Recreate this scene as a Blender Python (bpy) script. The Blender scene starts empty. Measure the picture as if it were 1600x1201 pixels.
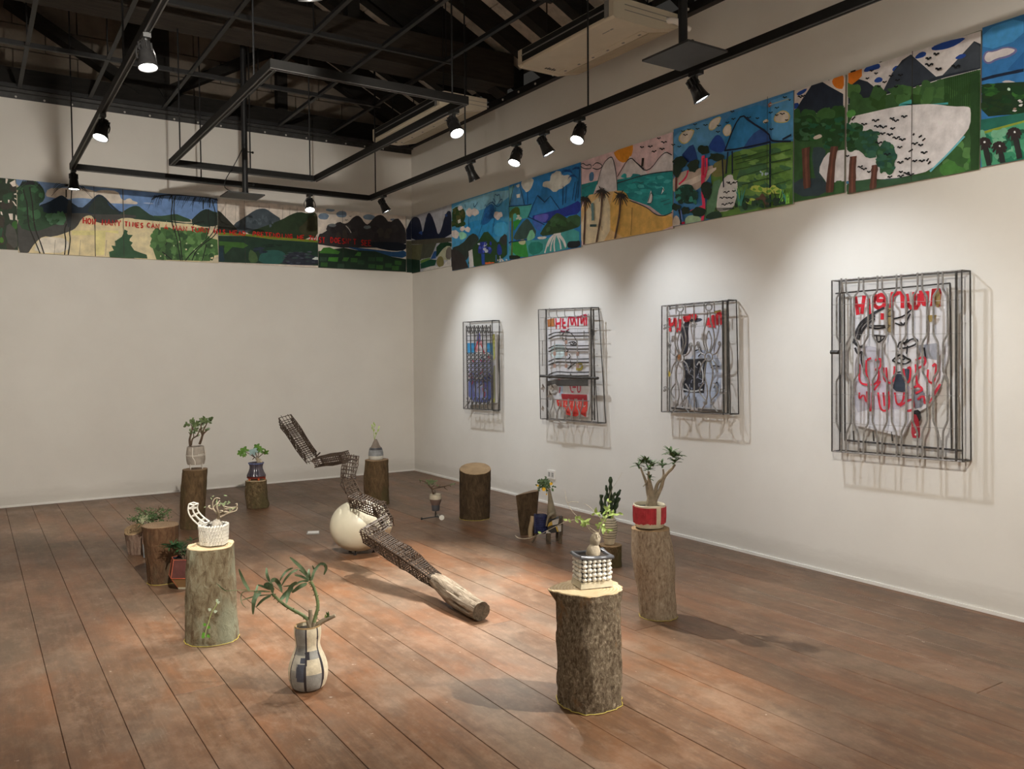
import bpy, bmesh, math, random
from mathutils import Vector, Matrix, noise
random.seed(7)
SC = bpy.context.scene
COL = SC.collection
V = Vector
PI = math.pi

# ---------------------------------------------------------------- camera
FPX, YAW, PITCH, ROLL = 1290.7, math.radians(33.312), math.radians(2.011), math.radians(-0.404)
CAM = V((-4.862, -9.741, 1.5))
FW = V((math.sin(YAW) * math.cos(PITCH), math.cos(YAW) * math.cos(PITCH), -math.sin(PITCH)))
_rt = V((math.cos(YAW), -math.sin(YAW), 0))
_up = _rt.cross(FW)
RT = _rt * math.cos(ROLL) + _up * math.sin(ROLL)
UP = -_rt * math.sin(ROLL) + _up * math.cos(ROLL)
cd = bpy.data.cameras.new('camera')
cd.sensor_width = 36.0
cd.lens = FPX / 1600 * 36.0
cd.clip_start = 0.05
cam = bpy.data.objects.new('camera', cd)
cam.matrix_world = Matrix(((RT.x, UP.x, -FW.x, CAM.x), (RT.y, UP.y, -FW.y, CAM.y), (RT.z, UP.z, -FW.z, CAM.z), (0, 0, 0, 1)))
COL.objects.link(cam)
SC.camera = cam

# ---------------------------------------------------------------- world, view
w = bpy.data.worlds.new('world')
w.use_nodes = True
bg = w.node_tree.nodes['Background']
bg.inputs[0].default_value = (1.0, 0.93, 0.82, 1)
bg.inputs[1].default_value = 0.02
SC.world = w
vs = SC.view_settings
vs.view_transform = 'Standard'
vs.look = 'None'
vs.gamma = 1
vs.use_curve_mapping = False
vs.exposure = 0.5
# light levels (watts) used by the track lamps further down
P_WALL, P_FLOOR, P_FILL = 82, 340, 470
C_WALL, C_FLOOR, C_FILL = (0.88, 0.94, 1.0), (1.0, 0.95, 0.86), (1.0, 0.94, 0.84)
SC.cycles.max_bounces = 8
SC.cycles.diffuse_bounces = 5
SC.cycles.glossy_bounces = 3
SC.cycles.transparent_max_bounces = 12
SC.cycles.sample_clamp_indirect = 4.0
SC.cycles.caustics_reflective = False
SC.cycles.caustics_refractive = False

# ---------------------------------------------------------------- pixel (1600 x 1201) to place
def ray(px, py):
    return FW + RT * ((px - 800) / FPX) + UP * ((600.5 - py) / FPX)
def flo(px, py, z=0.0):
    d = ray(px, py); return CAM + d * ((z - CAM.z) / d.z)
def onx(px, py, x):
    d = ray(px, py); return CAM + d * ((x - CAM.x) / d.x)
def ony(px, py, y):
    d = ray(px, py); return CAM + d * ((y - CAM.y) / d.y)
def dep(p):
    return (V(p) - CAM).dot(FW)
def at(px, py, d):
    return CAM + ray(px, py) * d
class Crop:
    """coordinates read in an enlarged detail of the photograph"""
    def __init__(s, ox, oy, k): s.ox, s.oy, s.k = ox, oy, k
    def __call__(s, x, y): return (s.ox + x / s.k, s.oy + y / s.k)
def pts(s):
    return [tuple(float(v) for v in q.split(',')) for q in s.split()]

def lin(c):
    c /= 255.0
    return c / 12.92 if c <= 0.04045 else ((c + 0.055) / 1.055) ** 2.4
def hx(h, k=1.0, cap=0.88):
    return tuple(min(cap, lin(int(h[i:i + 2], 16)) / k) for i in (0, 2, 4))

# ---------------------------------------------------------------- materials
MATS = {}
def mk(name):
    m = bpy.data.materials.new(name); m.use_nodes = True
    nt = m.node_tree; b = nt.nodes['Principled BSDF']
    return m, nt, b
def nd(nt, t, **kw):
    n = nt.nodes.new(t)
    for k, v in kw.items(): setattr(n, k, v)
    return n
def coords(nt, kind='Object', scale=(1, 1, 1), loc=(0, 0, 0)):
    mp = nd(nt, 'ShaderNodeMapping'); mp.inputs['Scale'].default_value = scale; mp.inputs['Location'].default_value = loc
    if kind == 'World':
        g = nd(nt, 'ShaderNodeNewGeometry'); nt.links.new(g.outputs['Position'], mp.inputs['Vector'])
    else:
        t = nd(nt, 'ShaderNodeTexCoord'); nt.links.new(t.outputs[kind], mp.inputs['Vector'])
    return mp.outputs['Vector']
def nz(nt, vec, scale, detail=4, rough=0.6, dist=0.0):
    n = nd(nt, 'ShaderNodeTexNoise'); n.inputs['Scale'].default_value = scale; n.inputs['Detail'].default_value = detail
    n.inputs['Roughness'].default_value = rough; n.inputs['Distortion'].default_value = dist
    nt.links.new(vec, n.inputs['Vector']); return n.outputs['Fac']
def ramp(nt, fac, stops, interp='LINEAR'):
    r = nd(nt, 'ShaderNodeValToRGB'); cr = r.color_ramp; cr.interpolation = interp
    while len(cr.elements) < len(stops): cr.elements.new(0.5)
    for e, (p, c) in zip(cr.elements, stops):
        e.position = p; e.color = (c[0], c[1], c[2], 1) if hasattr(c, '__len__') else (c, c, c, 1)
    nt.links.new(fac, r.inputs['Fac']); return r.outputs['Color']
def mixc(nt, fac, a, b, mode='MIX'):
    m = nd(nt, 'ShaderNodeMix', data_type='RGBA', blend_type=mode)
    for s, v in ((m.inputs[0], fac), (m.inputs[6], a), (m.inputs[7], b)):
        if hasattr(v, 'is_linked') or isinstance(v, bpy.types.NodeSocket): nt.links.new(v, s)
        elif hasattr(v, '__len__'): s.default_value = (v[0], v[1], v[2], 1)
        else: s.default_value = v
    return m.outputs[2]
def bump(nt, b, h, strength=0.3, dist=0.01):
    n = nd(nt, 'ShaderNodeBump'); n.inputs['Strength'].default_value = strength; n.inputs['Distance'].default_value = dist
    nt.links.new(h, n.inputs['Height']); nt.links.new(n.outputs['Normal'], b.inputs['Normal'])
def M(name, c, rough=0.6, var=0.15, scale=8.0, stretch=(1, 1, 1), bmp=0.0, metal=0.0, spec=0.4, attr=False, c2=None, bscale=None):
    """painted / plain surface: colour (or colour attribute) with soft noise variation and fine relief"""
    if name in MATS: return MATS[name]
    m, nt, b = mk(name); MATS[name] = m
    vec = coords(nt, 'Object', stretch)
    f = nz(nt, vec, scale)
    if attr:
        a = nd(nt, 'ShaderNodeVertexColor', layer_name='Col'); base = a.outputs['Color']
        v = ramp(nt, f, [(0.25, 1 - var), (0.75, 1 + var)])
        col = mixc(nt, 1.0, base, v, 'MULTIPLY')
    else:
        lo = tuple(x * (1 - var) for x in c); hi = c2 or tuple(min(0.95, x * (1 + var)) for x in c)
        col = ramp(nt, f, [(0.3, lo), (0.7, hi)])
    nt.links.new(col, b.inputs['Base Color'])
    b.inputs['Roughness'].default_value = rough; b.inputs['Metallic'].default_value = metal
    b.inputs['Specular IOR Level'].default_value = spec
    if bmp: bump(nt, b, nz(nt, vec, bscale or scale * 4, 3), bmp, 0.01)
    return m
def emit(name, c, s):
    m, nt, b = mk(name); MATS[name] = m
    b.inputs['Emission Color'].default_value = (*c, 1); b.inputs['Emission Strength'].default_value = s
    return m
def bark(name, cols, scale=14, stretch=(1, 1, 0.35), bmp=0.9, moss=None, patch=None, turn=None):
    m, nt, b = mk(name); MATS[name] = m
    if turn is not None:
        r = nd(nt, 'ShaderNodeMapping'); r.inputs['Rotation'].default_value = turn
        nt.links.new(nd(nt, 'ShaderNodeTexCoord').outputs['Object'], r.inputs['Vector'])
        s2 = nd(nt, 'ShaderNodeMapping'); s2.inputs['Scale'].default_value = stretch; nt.links.new(r.outputs[0], s2.inputs['Vector']); vec = s2.outputs[0]
    else:
        vec = coords(nt, 'Object', stretch)
    f = nz(nt, vec, scale, 8, 0.72, 0.6)
    f2 = nz(nt, coords(nt, 'Object', (1, 1, .6)), 5, 4, 0.6)
    n = len(cols)
    col = ramp(nt, f, [(0.3 + 0.4 * i / (n - 1), c) for i, c in enumerate(cols)])
    if moss:
        col = mixc(nt, ramp(nt, f2, [(0.46, 0.0), (0.62, 0.85)]), col, moss)
    if patch:
        f3 = nz(nt, coords(nt, 'Object', (1, 1, .5), (3, 1, 2)), 7, 6, 0.7)
        col = mixc(nt, ramp(nt, f3, [(0.56, 0.0), (0.63, 0.9)]), col, patch)
    nt.links.new(col, b.inputs['Base Color']); b.inputs['Roughness'].default_value = 0.9
    b.inputs['Specular IOR Level'].default_value = 0.2
    bump(nt, b, f, bmp, 0.02)
    return m
def cutwood(name, a, c, dist=3.0):
    m, nt, b = mk(name); MATS[name] = m
    wv = nd(nt, 'ShaderNodeTexWave', wave_type='RINGS', rings_direction='Z')
    wv.inputs['Scale'].default_value = 22; wv.inputs['Distortion'].default_value = dist; wv.inputs['Detail'].default_value = 3
    nt.links.new(coords(nt), wv.inputs['Vector'])
    f = nz(nt, coords(nt), 9, 5)
    col = mixc(nt, ramp(nt, f, [(0.35, 0.0), (0.7, 0.8)]), ramp(nt, wv.outputs['Fac'], [(0.1, a), (0.9, c)]), tuple(x * 0.65 for x in a))
    nt.links.new(col, b.inputs['Base Color']); b.inputs['Roughness'].default_value = 0.85
    bump(nt, b, wv.outputs['Fac'], 0.25, 0.004)
    return m

# ---------------------------------------------------------------- mesh building
def frame_of(d):
    d = V(d).normalized()
    a = V((0, 0, 1)) if abs(d.z) < 0.9 else V((1, 0, 0))
    x = d.cross(a).normalized(); return x, d.cross(x).normalized(), d
class MB:
    def __init__(s): s.v, s.f, s.m, s.c = [], [], [], []
    def add(s, vs, fs, mi=0, col=None):
        o = len(s.v); s.v += [V(p) for p in vs]
        for f in fs: s.f.append([i + o for i in f]); s.m.append(mi); s.c.append(col)
        return s
    def hexa(s, p, mi=0, col=None):          # 8 corners: bottom ring then top ring
        return s.add(p, [(3, 2, 1, 0), (4, 5, 6, 7), (0, 1, 5, 4), (1, 2, 6, 5), (2, 3, 7, 6), (3, 0, 4, 7)], mi, col)
    def box(s, x0, x1, y0, y1, z0, z1, mi=0, col=None):
        x0, x1 = sorted((x0, x1)); y0, y1 = sorted((y0, y1)); z0, z1 = sorted((z0, z1))
        return s.hexa([(x0, y0, z0), (x1, y0, z0), (x1, y1, z0), (x0, y1, z0), (x0, y0, z1), (x1, y0, z1), (x1, y1, z1), (x0, y1, z1)], mi, col)
    def obox(s, c, ax, ay, az, mi=0):
        c, ax, ay, az = V(c), V(ax), V(ay), V(az)
        q = [(-1, -1), (1, -1), (1, 1), (-1, 1)]
        return s.hexa([c + ax * i + ay * j - az for i, j in q] + [c + ax * i + ay * j + az for i, j in q], mi)
    def bar(s, a, b, wd, ht, up=(0, 0, 1), mi=0):    # rectangular bar from a to b
        a, b, up = V(a), V(b), V(up); d = (b - a).normalized()
        x = d.cross(up)
        if x.length < 1e-4: x = d.cross(V((0, 1, 0)))
        x.normalize(); u = x.cross(d).normalized()
        return s.obox((a + b) / 2, x * wd / 2, (b - a) / 2, u * ht / 2, mi)
    def tube(s, path, r, n=6, mi=0, cap=True, col=None):
        path = [V(p) for p in path]; k = len(path)
        rs = [r] * k if not hasattr(r, '__len__') else ([r[0] + (r[-1] - r[0]) * i / (k - 1) for i in range(k)] if len(r) != k else r)
        vs, fs = [], []
        x = None
        for i, p in enumerate(path):
            d = (path[min(i + 1, k - 1)] - path[max(i - 1, 0)])
            if d.length < 1e-7: d = V((0, 0, 1))
            d.normalize()
            if x is None: x, _, _ = frame_of(d)
            x = (x - d * x.dot(d))
            if x.length < 1e-6: x, _, _ = frame_of(d)
            x.normalize(); y = d.cross(x)
            for j in range(n):
                a = 2 * PI * j / n
                vs.append(p + x * (rs[i] * math.cos(a)) + y * (rs[i] * math.sin(a)))
        for i in range(k - 1):
            for j in range(n):
                fs.append((i * n + j, i * n + (j + 1) % n, (i + 1) * n + (j + 1) % n, (i + 1) * n + j))
        if cap:
            fs.append(tuple(range(n - 1, -1, -1))); fs.append(tuple((k - 1) * n + j for j in range(n)))
        return s.add(vs, fs, mi, col)
    def lathe(s, prof, c=(0, 0, 0), n=28, axis=(0, 0, 1), mi=0, fn=None, col=None, cap=True):
        x, y, d = frame_of(axis); c = V(c)
        if abs(d.z) > 0.999: x, y = V((1, 0, 0)), V((0, 1, 0)) * (1 if d.z > 0 else -1)
        vs, fs = [], []
        for i, (r, h) in enumerate(prof):
            for j in range(n):
                a = 2 * PI * j / n
                rr = r * (fn(a, i, h) if fn else 1)
                vs.append(c + x * (rr * math.cos(a)) + y * (rr * math.sin(a)) + d * h)
        k = len(prof)
        for i in range(k - 1):
            for j in range(n): fs.append((i * n + j, i * n + (j + 1) % n, (i + 1) * n + (j + 1) % n, (i + 1) * n + j))
        mis = [mi(i) if callable(mi) else mi for i in range(k - 1) for j in range(n)]
        o = len(s.v); s.v += vs
        for f, q in zip(fs, mis): s.f.append([i + o for i in f]); s.m.append(q); s.c.append(col)
        if cap:
            s.f.append([o + j for j in range(n - 1, -1, -1)]); s.m.append(mis[0]); s.c.append(col)
            s.f.append([o + (k - 1) * n + j for j in range(n)]); s.m.append(mis[-1]); s.c.append(col)
        return s
    def ball(s, c, r, n=10, k=7, mi=0, sc=(1, 1, 1), col=None):
        prof = [(max(1e-4, r * math.sin(PI * i / k)), -r * math.cos(PI * i / k)) for i in range(k + 1)]
        o = len(s.v); s.lathe(prof, (0, 0, 0), n, mi=mi, cap=False, col=col)
        for i in range(o, len(s.v)):
            p = s.v[i]; s.v[i] = V((p.x * sc[0], p.y * sc[1], p.z * sc[2])) + V(c)
        return s
    def leaf(s, a, b, wd, up=(0, 0, 1), droop=0.0, fold=0.25, k=4, mi=0, shape=None, col=None, th=0.0012):
        """a leaf blade: two thin halves folded along the midrib"""
        a, b, up = V(a), V(b), V(up); d = b - a; L = d.length
        if L < 1e-6: return s
        sd = d.cross(up)
        if sd.length < 1e-5: sd = d.cross(V((1, 0.2, 0)))
        sd.normalize(); n = sd.cross(d).normalized()
        vs, fs = [], []
        for i in range(k + 1):
            t = i / k
            wv = (shape(t) if shape else math.sin(PI * min(1, (t * 0.93 + 0.04))) ** 0.8) * wd / 2
            p = a + d * t + n * (droop * L * (4 * t * (1 - t)))
            vs += [p - sd * wv + n * (fold * wv), p, p + sd * wv + n * (fold * wv), p - n * th]
        for i in range(k):
            q, z = i * 4, (i + 1) * 4
            fs += [(q, q + 1, z + 1, z), (q + 1, q + 2, z + 2, z + 1), (q, z, z + 3, q + 3), (q + 2, q + 3, z + 3, z + 2)]
        return s.add(vs, fs, mi, col)
    def build(s, name, mats, parent=None, root=None, smooth=True, kind=None, sharp=45, loc=None):
        """one mesh object; vertices are given in world space, root's location is taken off"""
        off = V((0, 0, 0))
        r = root or parent
        if r is not None:
            q = r
            while q.parent is not None: q = q.parent
            off = q.location.copy()
        if loc is not None and parent is None: off = V(loc)
        me = bpy.data.meshes.new(name)
        me.from_pydata([p - off for p in s.v], [], s.f)
        if not isinstance(mats, (list, tuple)): mats = [mats]
        for m in mats: me.materials.append(m)
        me.polygons.foreach_set('material_index', s.m)
        if any(c is not None for c in s.c):
            ca = me.color_attributes.new('Col', 'FLOAT_COLOR', 'CORNER')
            buf = []
            for f, c in zip(s.f, s.c):
                c = c or (1, 1, 1); buf += [c[0], c[1], c[2], 1.0] * len(f)
            ca.data.foreach_set('color', buf)
        if smooth:
            me.polygons.foreach_set('use_smooth', [True] * len(s.f))
            me.set_sharp_from_angle(angle=math.radians(sharp))
        me.update()
        o = bpy.data.objects.new(name, me)
        COL.objects.link(o)
        if parent is not None: o.parent = parent
        elif loc is not None: o.location = V(loc)
        if kind: o['kind'] = kind
        return o
def thing(name, label, cat, loc=(0, 0, 0), group=None):
    o = bpy.data.objects.new(name, None); COL.objects.link(o)
    o.empty_display_size = 0.05
    o.location = loc; o['label'] = label; o['category'] = cat
    if group: o['group'] = group
    return o
def tag(o, label, cat, group=None):
    o['label'] = label; o['category'] = cat
    if group: o['group'] = group
    return o
def sub(o, lab): o['label'] = lab; return o
def chaikin(p, closed=False, it=2):
    p = [V(q) for q in p]
    for _ in range(it):
        q = [] if closed else [p[0]]
        n = len(p)
        for i in range(n if closed else n - 1):
            a, b = p[i], p[(i + 1) % n]
            q += [a * .75 + b * .25, a * .25 + b * .75]
        if not closed: q.append(p[-1])
        p = q
    return p
# ---------------------------------------------------------------- setting
def plaster():
    m, nt, b = mk('white_plaster')
    v = coords(nt, 'World')
    f = nz(nt, v, 1.3, 5, .6)
    col = ramp(nt, f, [(0.3, (.735, .71, .665)), (0.7, (.79, .77, .725))])
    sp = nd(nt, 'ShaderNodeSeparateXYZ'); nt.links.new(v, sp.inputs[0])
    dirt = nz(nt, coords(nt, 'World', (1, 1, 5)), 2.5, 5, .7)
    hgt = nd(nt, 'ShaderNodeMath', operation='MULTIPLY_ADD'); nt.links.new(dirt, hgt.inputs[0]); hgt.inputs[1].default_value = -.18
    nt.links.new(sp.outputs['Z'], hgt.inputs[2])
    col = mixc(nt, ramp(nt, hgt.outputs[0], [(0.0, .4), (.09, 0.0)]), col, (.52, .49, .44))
    nt.links.new(col, b.inputs['Base Color']); b.inputs['Roughness'].default_value = .75
    b.inputs['Specular IOR Level'].default_value = .25
    bump(nt, b, nz(nt, v, 14, 4), .12, .01)
    return m
PLASTER = plaster()
WHITE = M('trim_white', (.82, .80, .76), .6, .05)
DARK = M('blackened_steel', (.010, .010, .011), .5, .3, 20, bmp=.05)
DARKER = M('dark_timber', (.011, .009, .007), .8, .4, 6, (1, 6, 6), bmp=.3)
def struct(o): o['kind'] = 'structure'; return o
ZT = 4.2
XL, YF = -6.6, -12.2
struct(MB().box(XL, .15, 0, .15, 0, ZT).build('wall_back', PLASTER, smooth=False))
struct(MB().box(0, .15, YF, 0, 0, ZT).build('wall_right', PLASTER, smooth=False))
struct(MB().box(XL - .15, XL, YF, .15, 0, ZT).build('wall_left', PLASTER, smooth=False))
struct(MB().box(XL - .15, .15, YF - .15, YF, 0, ZT).build('wall_front', PLASTER, smooth=False))
struct(MB().box(XL, 0, -.012, -.0005, .001, .022).build('baseboard_back', WHITE, smooth=False))
struct(MB().box(-.012, -.0005, YF, -.012, .001, .022).build('baseboard_right', WHITE, smooth=False))

# floor: every board a part of the floor
def board_mat():
    m, nt, b = mk('worn_floorboard')
    oi = nd(nt, 'ShaderNodeObjectInfo')
    sh = nd(nt, 'ShaderNodeVectorMath', operation='ADD')
    g = nd(nt, 'ShaderNodeNewGeometry')
    cv = nd(nt, 'ShaderNodeVectorMath', operation='SCALE'); cv.inputs['Scale'].default_value = 37.0
    cb = nd(nt, 'ShaderNodeCombineXYZ')
    for i in (0, 1, 2): nt.links.new(oi.outputs['Random'], cb.inputs[i])
    nt.links.new(cb.outputs[0], cv.inputs[0])
    nt.links.new(g.outputs['Position'], sh.inputs[0]); nt.links.new(cv.outputs[0], sh.inputs[1])
    def mp(scale, src):
        n = nd(nt, 'ShaderNodeMapping'); n.inputs['Scale'].default_value = scale; nt.links.new(src, n.inputs['Vector']); return n.outputs[0]
    P = sh.outputs[0]; W = g.outputs['Position']
    grain = nz(nt, mp((34, 1.6, 1), P), 1.0, 6, .65, .3)
    blot = nz(nt, mp((2.2, 1.3, 1), W), 1.0, 6, .62, .3)
    blot2 = nz(nt, mp((3.2, .9, 1), P), 1.0, 4, .6)
    col = ramp(nt, grain, [(.2, (.105, .062, .038)), (.5, (.175, .102, .062)), (.8, (.235, .145, .092))])
    tint = ramp(nt, oi.outputs['Random'], [(0, (.88, .88, .88)), (.5, (1, .97, .94)), (1, (1.10, 1.03, .97))])
    col = mixc(nt, 1.0, col, tint, 'MULTIPLY')
    col = mixc(nt, ramp(nt, blot2, [(.46, 0.0), (.66, .65)]), col, (.30, .135, .062))
    col = mixc(nt, ramp(nt, blot, [(.47, 0.0), (.64, .65)]), col, (.20, .16, .122))
    fade = nz(nt, mp((2.6, 1.9, 1), W), 1.0, 8, .74)
    col = mixc(nt, ramp(nt, fade, [(.50, 0.0), (.66, .6)]), col, (.36, .255, .19))
    # scuffs: thin pale scratches in two directions
    s1 = nz(nt, mp((150, 5, 1), W), 1.0, 4, .6, 1.2)
    n45 = nd(nt, 'ShaderNodeMapping'); n45.inputs['Rotation'].default_value = (0, 0, .9); n45.inputs['Scale'].default_value = (160, 6.0, 1)
    nt.links.new(W, n45.inputs['Vector'])
    s2 = nz(nt, n45.outputs[0], 1.0, 2, .5, .5)
    col = mixc(nt, ramp(nt, s1, [(.64, 0.0), (.72, .16)]), col, (.52, .43, .36))
    col = mixc(nt, ramp(nt, s2, [(.67, 0.0), (.73, .16)]), col, (.52, .43, .36))
    mot = nz(nt, mp((17, 9, 1), W), 1.0, 9, .82)
    col = mixc(nt, ramp(nt, mot, [(.50, 0.0), (.66, .5)]), col, (.37, .27, .20))
    grime = nz(nt, mp((8, 3.5, 1), P), 1.0, 8, .8)
    col = mixc(nt, ramp(nt, grime, [(.50, 0.0), (.68, .55)]), col, (.105, .066, .045))
    dots = nz(nt, mp((26, 26, 1), W), 1.0, 2, .5)
    col = mixc(nt, ramp(nt, dots, [(.745, 0.0), (.77, .6)]), col, (.62, .56, .5))
    col = mixc(nt, 1.0, col, (.71, .655, .59), 'MULTIPLY')
    nt.links.new(col, b.inputs['Base Color'])
    r = ramp(nt, blot, [(.3, .34), (.7, .56)]); nt.links.new(r, b.inputs['Roughness'])
    b.inputs['Specular IOR Level'].default_value = .42
    bump(nt, b, grain, .10, .004)
    return m
BOARD = board_mat()
floor = struct(MB().box(XL, 0, YF, 0, -.06, -.022).build('floor', M('subfloor', (.012, .009, .007), .9), smooth=False))
PW = .2265
rs = random.Random(11)
x1 = -.0
edges = [-.003] + [-.058 - PW * i for i in range(0, 30)]
edges = [e for e in edges if e > XL] + [XL]
cache = {}
for i in range(len(edges) - 1):
    xa, xb = edges[i + 1] + .0011, edges[i] - .0011
    y = YF + .002
    first = rs.uniform(2.0, 6.5)
    while y < -.01:
        L = first if first else rs.uniform(5.0, 7.5)
        first = None
        ye = min(y + L, -.003)
        if -.003 - ye < .7: ye = -.003
        a, bb = y + .0012, ye - .0012
        c = .0016
        dz = rs.uniform(-.0008, .0008)
        mb = MB()
        q = [(xa, a), (xb, a), (xb, bb), (xa, bb)]
        q2 = [(xa + c, a + c), (xb - c, a + c), (xb - c, bb - c), (xa + c, bb - c)]
        mb.add([(u, v, -.022) for u, v in q] + [(u, v, -.0022 + dz) for u, v in q] + [(u, v, dz - .0003) for u, v in q2],
               [(0, 1, 5, 4), (1, 2, 6, 5), (2, 3, 7, 6), (3, 0, 4, 7), (4, 5, 9, 8), (5, 6, 10, 9), (6, 7, 11, 10), (7, 4, 8, 11), (8, 9, 10, 11)])
        mb.build('plank', BOARD, floor, smooth=False)
        y = ye

# roof over the hall: gable, rafters, lining sheets, trusses
def roofz(x): return 4.57 - .49 * x if x > -3.25 else 4.57 + .49 * 3.25 + .49 * (x + 3.25)
SOFFIT = M('lining_sheet', (.62, .575, .51), .85, .25, 9, (1, 1, 1), bmp=.2)
def roofpt(x, y, dz=0): return (x, y, roofz(x) + dz)
ceil_mb = MB()
for xa, xb in ((.25, -3.25), (-3.25, -6.8)):
    ceil_mb.hexa([roofpt(xb, YF, .10), roofpt(xa, YF, .10), roofpt(xa, .5, .10), roofpt(xb, .5, .10),
                  roofpt(xb, YF, .16), roofpt(xa, YF, .16), roofpt(xa, .5, .16), roofpt(xb, .5, .16)])
ceiling = struct(ceil_mb.build('ceiling', M('roof_deck', (.10, .085, .07), .9), smooth=False))
ky = 0
yy = .25
while yy > YF:
    for xa, xb in ((.2, -3.2), (-3.3, -6.7)):
        h = -.13
        MB().hexa([roofpt(xb, yy - .06, h), roofpt(xa, yy - .06, h), roofpt(xa, yy + .06, h), roofpt(xb, yy + .06, h),
                   roofpt(xb, yy - .06, .09), roofpt(xa, yy - .06, .09), roofpt(xa, yy + .06, .09), roofpt(xb, yy + .06, .09)]).build('rafter', DARKER, ceiling, smooth=False)
    if yy > -7:
        n = 5
        for j in range(n):
            xa = .15 - 3.4 * j / n; xb = .15 - 3.4 * (j + 1) / n + .012
            MB().hexa([roofpt(xb, yy - .44, .055), roofpt(xa, yy - .44, .055), roofpt(xa, yy - .06, .055), roofpt(xb, yy - .06, .055),
                       roofpt(xb, yy - .44, .09), roofpt(xa, yy - .44, .09), roofpt(xa, yy - .06, .09), roofpt(xb, yy - .06, .09)]).build('lining_panel', SOFFIT, ceiling, smooth=False)
    yy -= .5
MB().bar((-3.25, YF, roofz(-3.25) - .1), (-3.25, .4, roofz(-3.25) - .1), .1, .3).build('ridge_beam', DARKER, ceiling, smooth=False)
# gable above the back wall, in large pale blocks
BLOCK = M('pale_block', (.20, .165, .13), .9, .18, 5, bmp=.25)
gable = struct(MB().box(XL, .2, .42, .5, ZT - .1, 6.3).build('wall_gable', M('mortar', (.12, .10, .08), .9), smooth=False))
rz = 0
z = ZT
while z < 6.1:
    x = -6.5 + (.3 if rz % 2 else 0)
    while x < .1:
        xe = min(x + .6, .15)
        zt = min(z + .26, 6.2)
        if zt < roofz(min(max((x + xe) / 2, -6.5), .1)) + .1:
            MB().box(x + .006, xe - .006, .36, .42, z + .006, zt - .006).build('block', BLOCK, gable, smooth=False)
        x = xe
    z += .26; rz += 1
def truss(nm, y, lab, lit=False):
    t = thing(nm, lab, 'truss', (-3.25, y, 4.3)); t['kind'] = 'structure'
    MB().box(-6.6, -.02, y - .17, y + .17, 4.31, 4.64).build('tie_beam', TIMBER, t, smooth=False)
    MB().box(-3.37, -3.13, y - .08, y + .08, 4.64, 6.0).build('king_post', DARKER, t, smooth=False)
    for s in (-1, 1):
        MB().bar((-3.25 + s * .1, y, 4.66), (-3.25 + s * 1.75, y, 5.42), .12, .2, (0, 1, 0)).build('strut', DARKER, t, smooth=False)
        MB().box(-3.25 + s * 1.5 - .06, -3.25 + s * 1.5 + .06, y - .06, y + .06, 4.64, 5.3).build('post', DARKER, t, smooth=False)
    for xa, xb in ((-.05, -3.2), (-6.45, -3.3)):
        MB().hexa([roofpt(xb, y - .09, -.36), roofpt(xa, y - .09, -.36), roofpt(xa, y + .09, -.36), roofpt(xb, y + .09, -.36),
                   roofpt(xb, y - .09, -.14), roofpt(xa, y - .09, -.14), roofpt(xa, y + .09, -.14), roofpt(xb, y + .09, -.14)]).build('principal_rafter', DARKER, t, smooth=False)
    return t
TIMBER = M('brown_timber', (.030, .023, .017), .85, .4, 4, (1, 8, 8), bmp=.3)
truss('roof_truss', -2.28, 'dark timber roof truss, second from the gable, its tie beam pale underneath')
truss('roof_truss', -5.6, 'dark timber roof truss over the middle of the gallery')
t = thing('roof_truss', 'dark timber truss with diagonal struts standing against the pale gable blocks', 'truss', (-3.25, .25, 4.3)); t['kind'] = 'structure'
MB().box(-6.6, -.02, .16, .34, 4.21, 4.47).build('tie_beam', DARKER, t, smooth=False)
MB().box(-3.36, -2.9, .18, .30, 4.47, 5.9).build('king_post', DARKER, t, smooth=False)
for s in (-1, 1):
    MB().bar((-3.1 + s * .1, .24, 4.44), (-3.1 + s * 1.35, .24, 5.16), .1, .2, (0, 1, 0)).build('strut', DARKER, t, smooth=False)
for x in (-4.62, -1.62):
    MB().box(x - .06, x + .06, .18, .30, 4.47, 5.2).build('post', DARKER, t, smooth=False)
for xa, xb in ((.1, -3.2), (-6.5, -3.3)):
    MB().hexa([roofpt(xb, .17, -.12), roofpt(xa, .17, -.12), roofpt(xa, .33, -.12), roofpt(xb, .33, -.12),
               roofpt(xb, .17, .06), roofpt(xa, .17, .06), roofpt(xa, .33, .06), roofpt(xb, .33, .06)]).build('principal_rafter', DARKER, t, smooth=False)
# steel angle along the wall heads, bolted
STEEL = M('grey_steel', (.055, .055, .055), .45, .3, 12, metal=.3)
a = struct(MB().box(XL, .0, -.06, .0, ZT - .035, ZT).box(XL, .0, -.008, .0, ZT - .09, ZT).build('trim_1', STEEL, smooth=False))
a2 = struct(MB().box(-.06, .0, YF, -.06, ZT - .02, ZT + .05).build('trim_2', DARK, smooth=False))
BOLT = M('bolt', (.6, .58, .55), .4, .1)
for k in range(18):
    MB().ball((-.4 - .25 * k, -.010, ZT - .07), .011, 6, 4).build('bolt', BOLT, a)
for k in range(24):
    MB().ball((-.063, -.5 - .3 * k, ZT + .01), .012, 6, 4).build('bolt', BOLT, a2)

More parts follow.
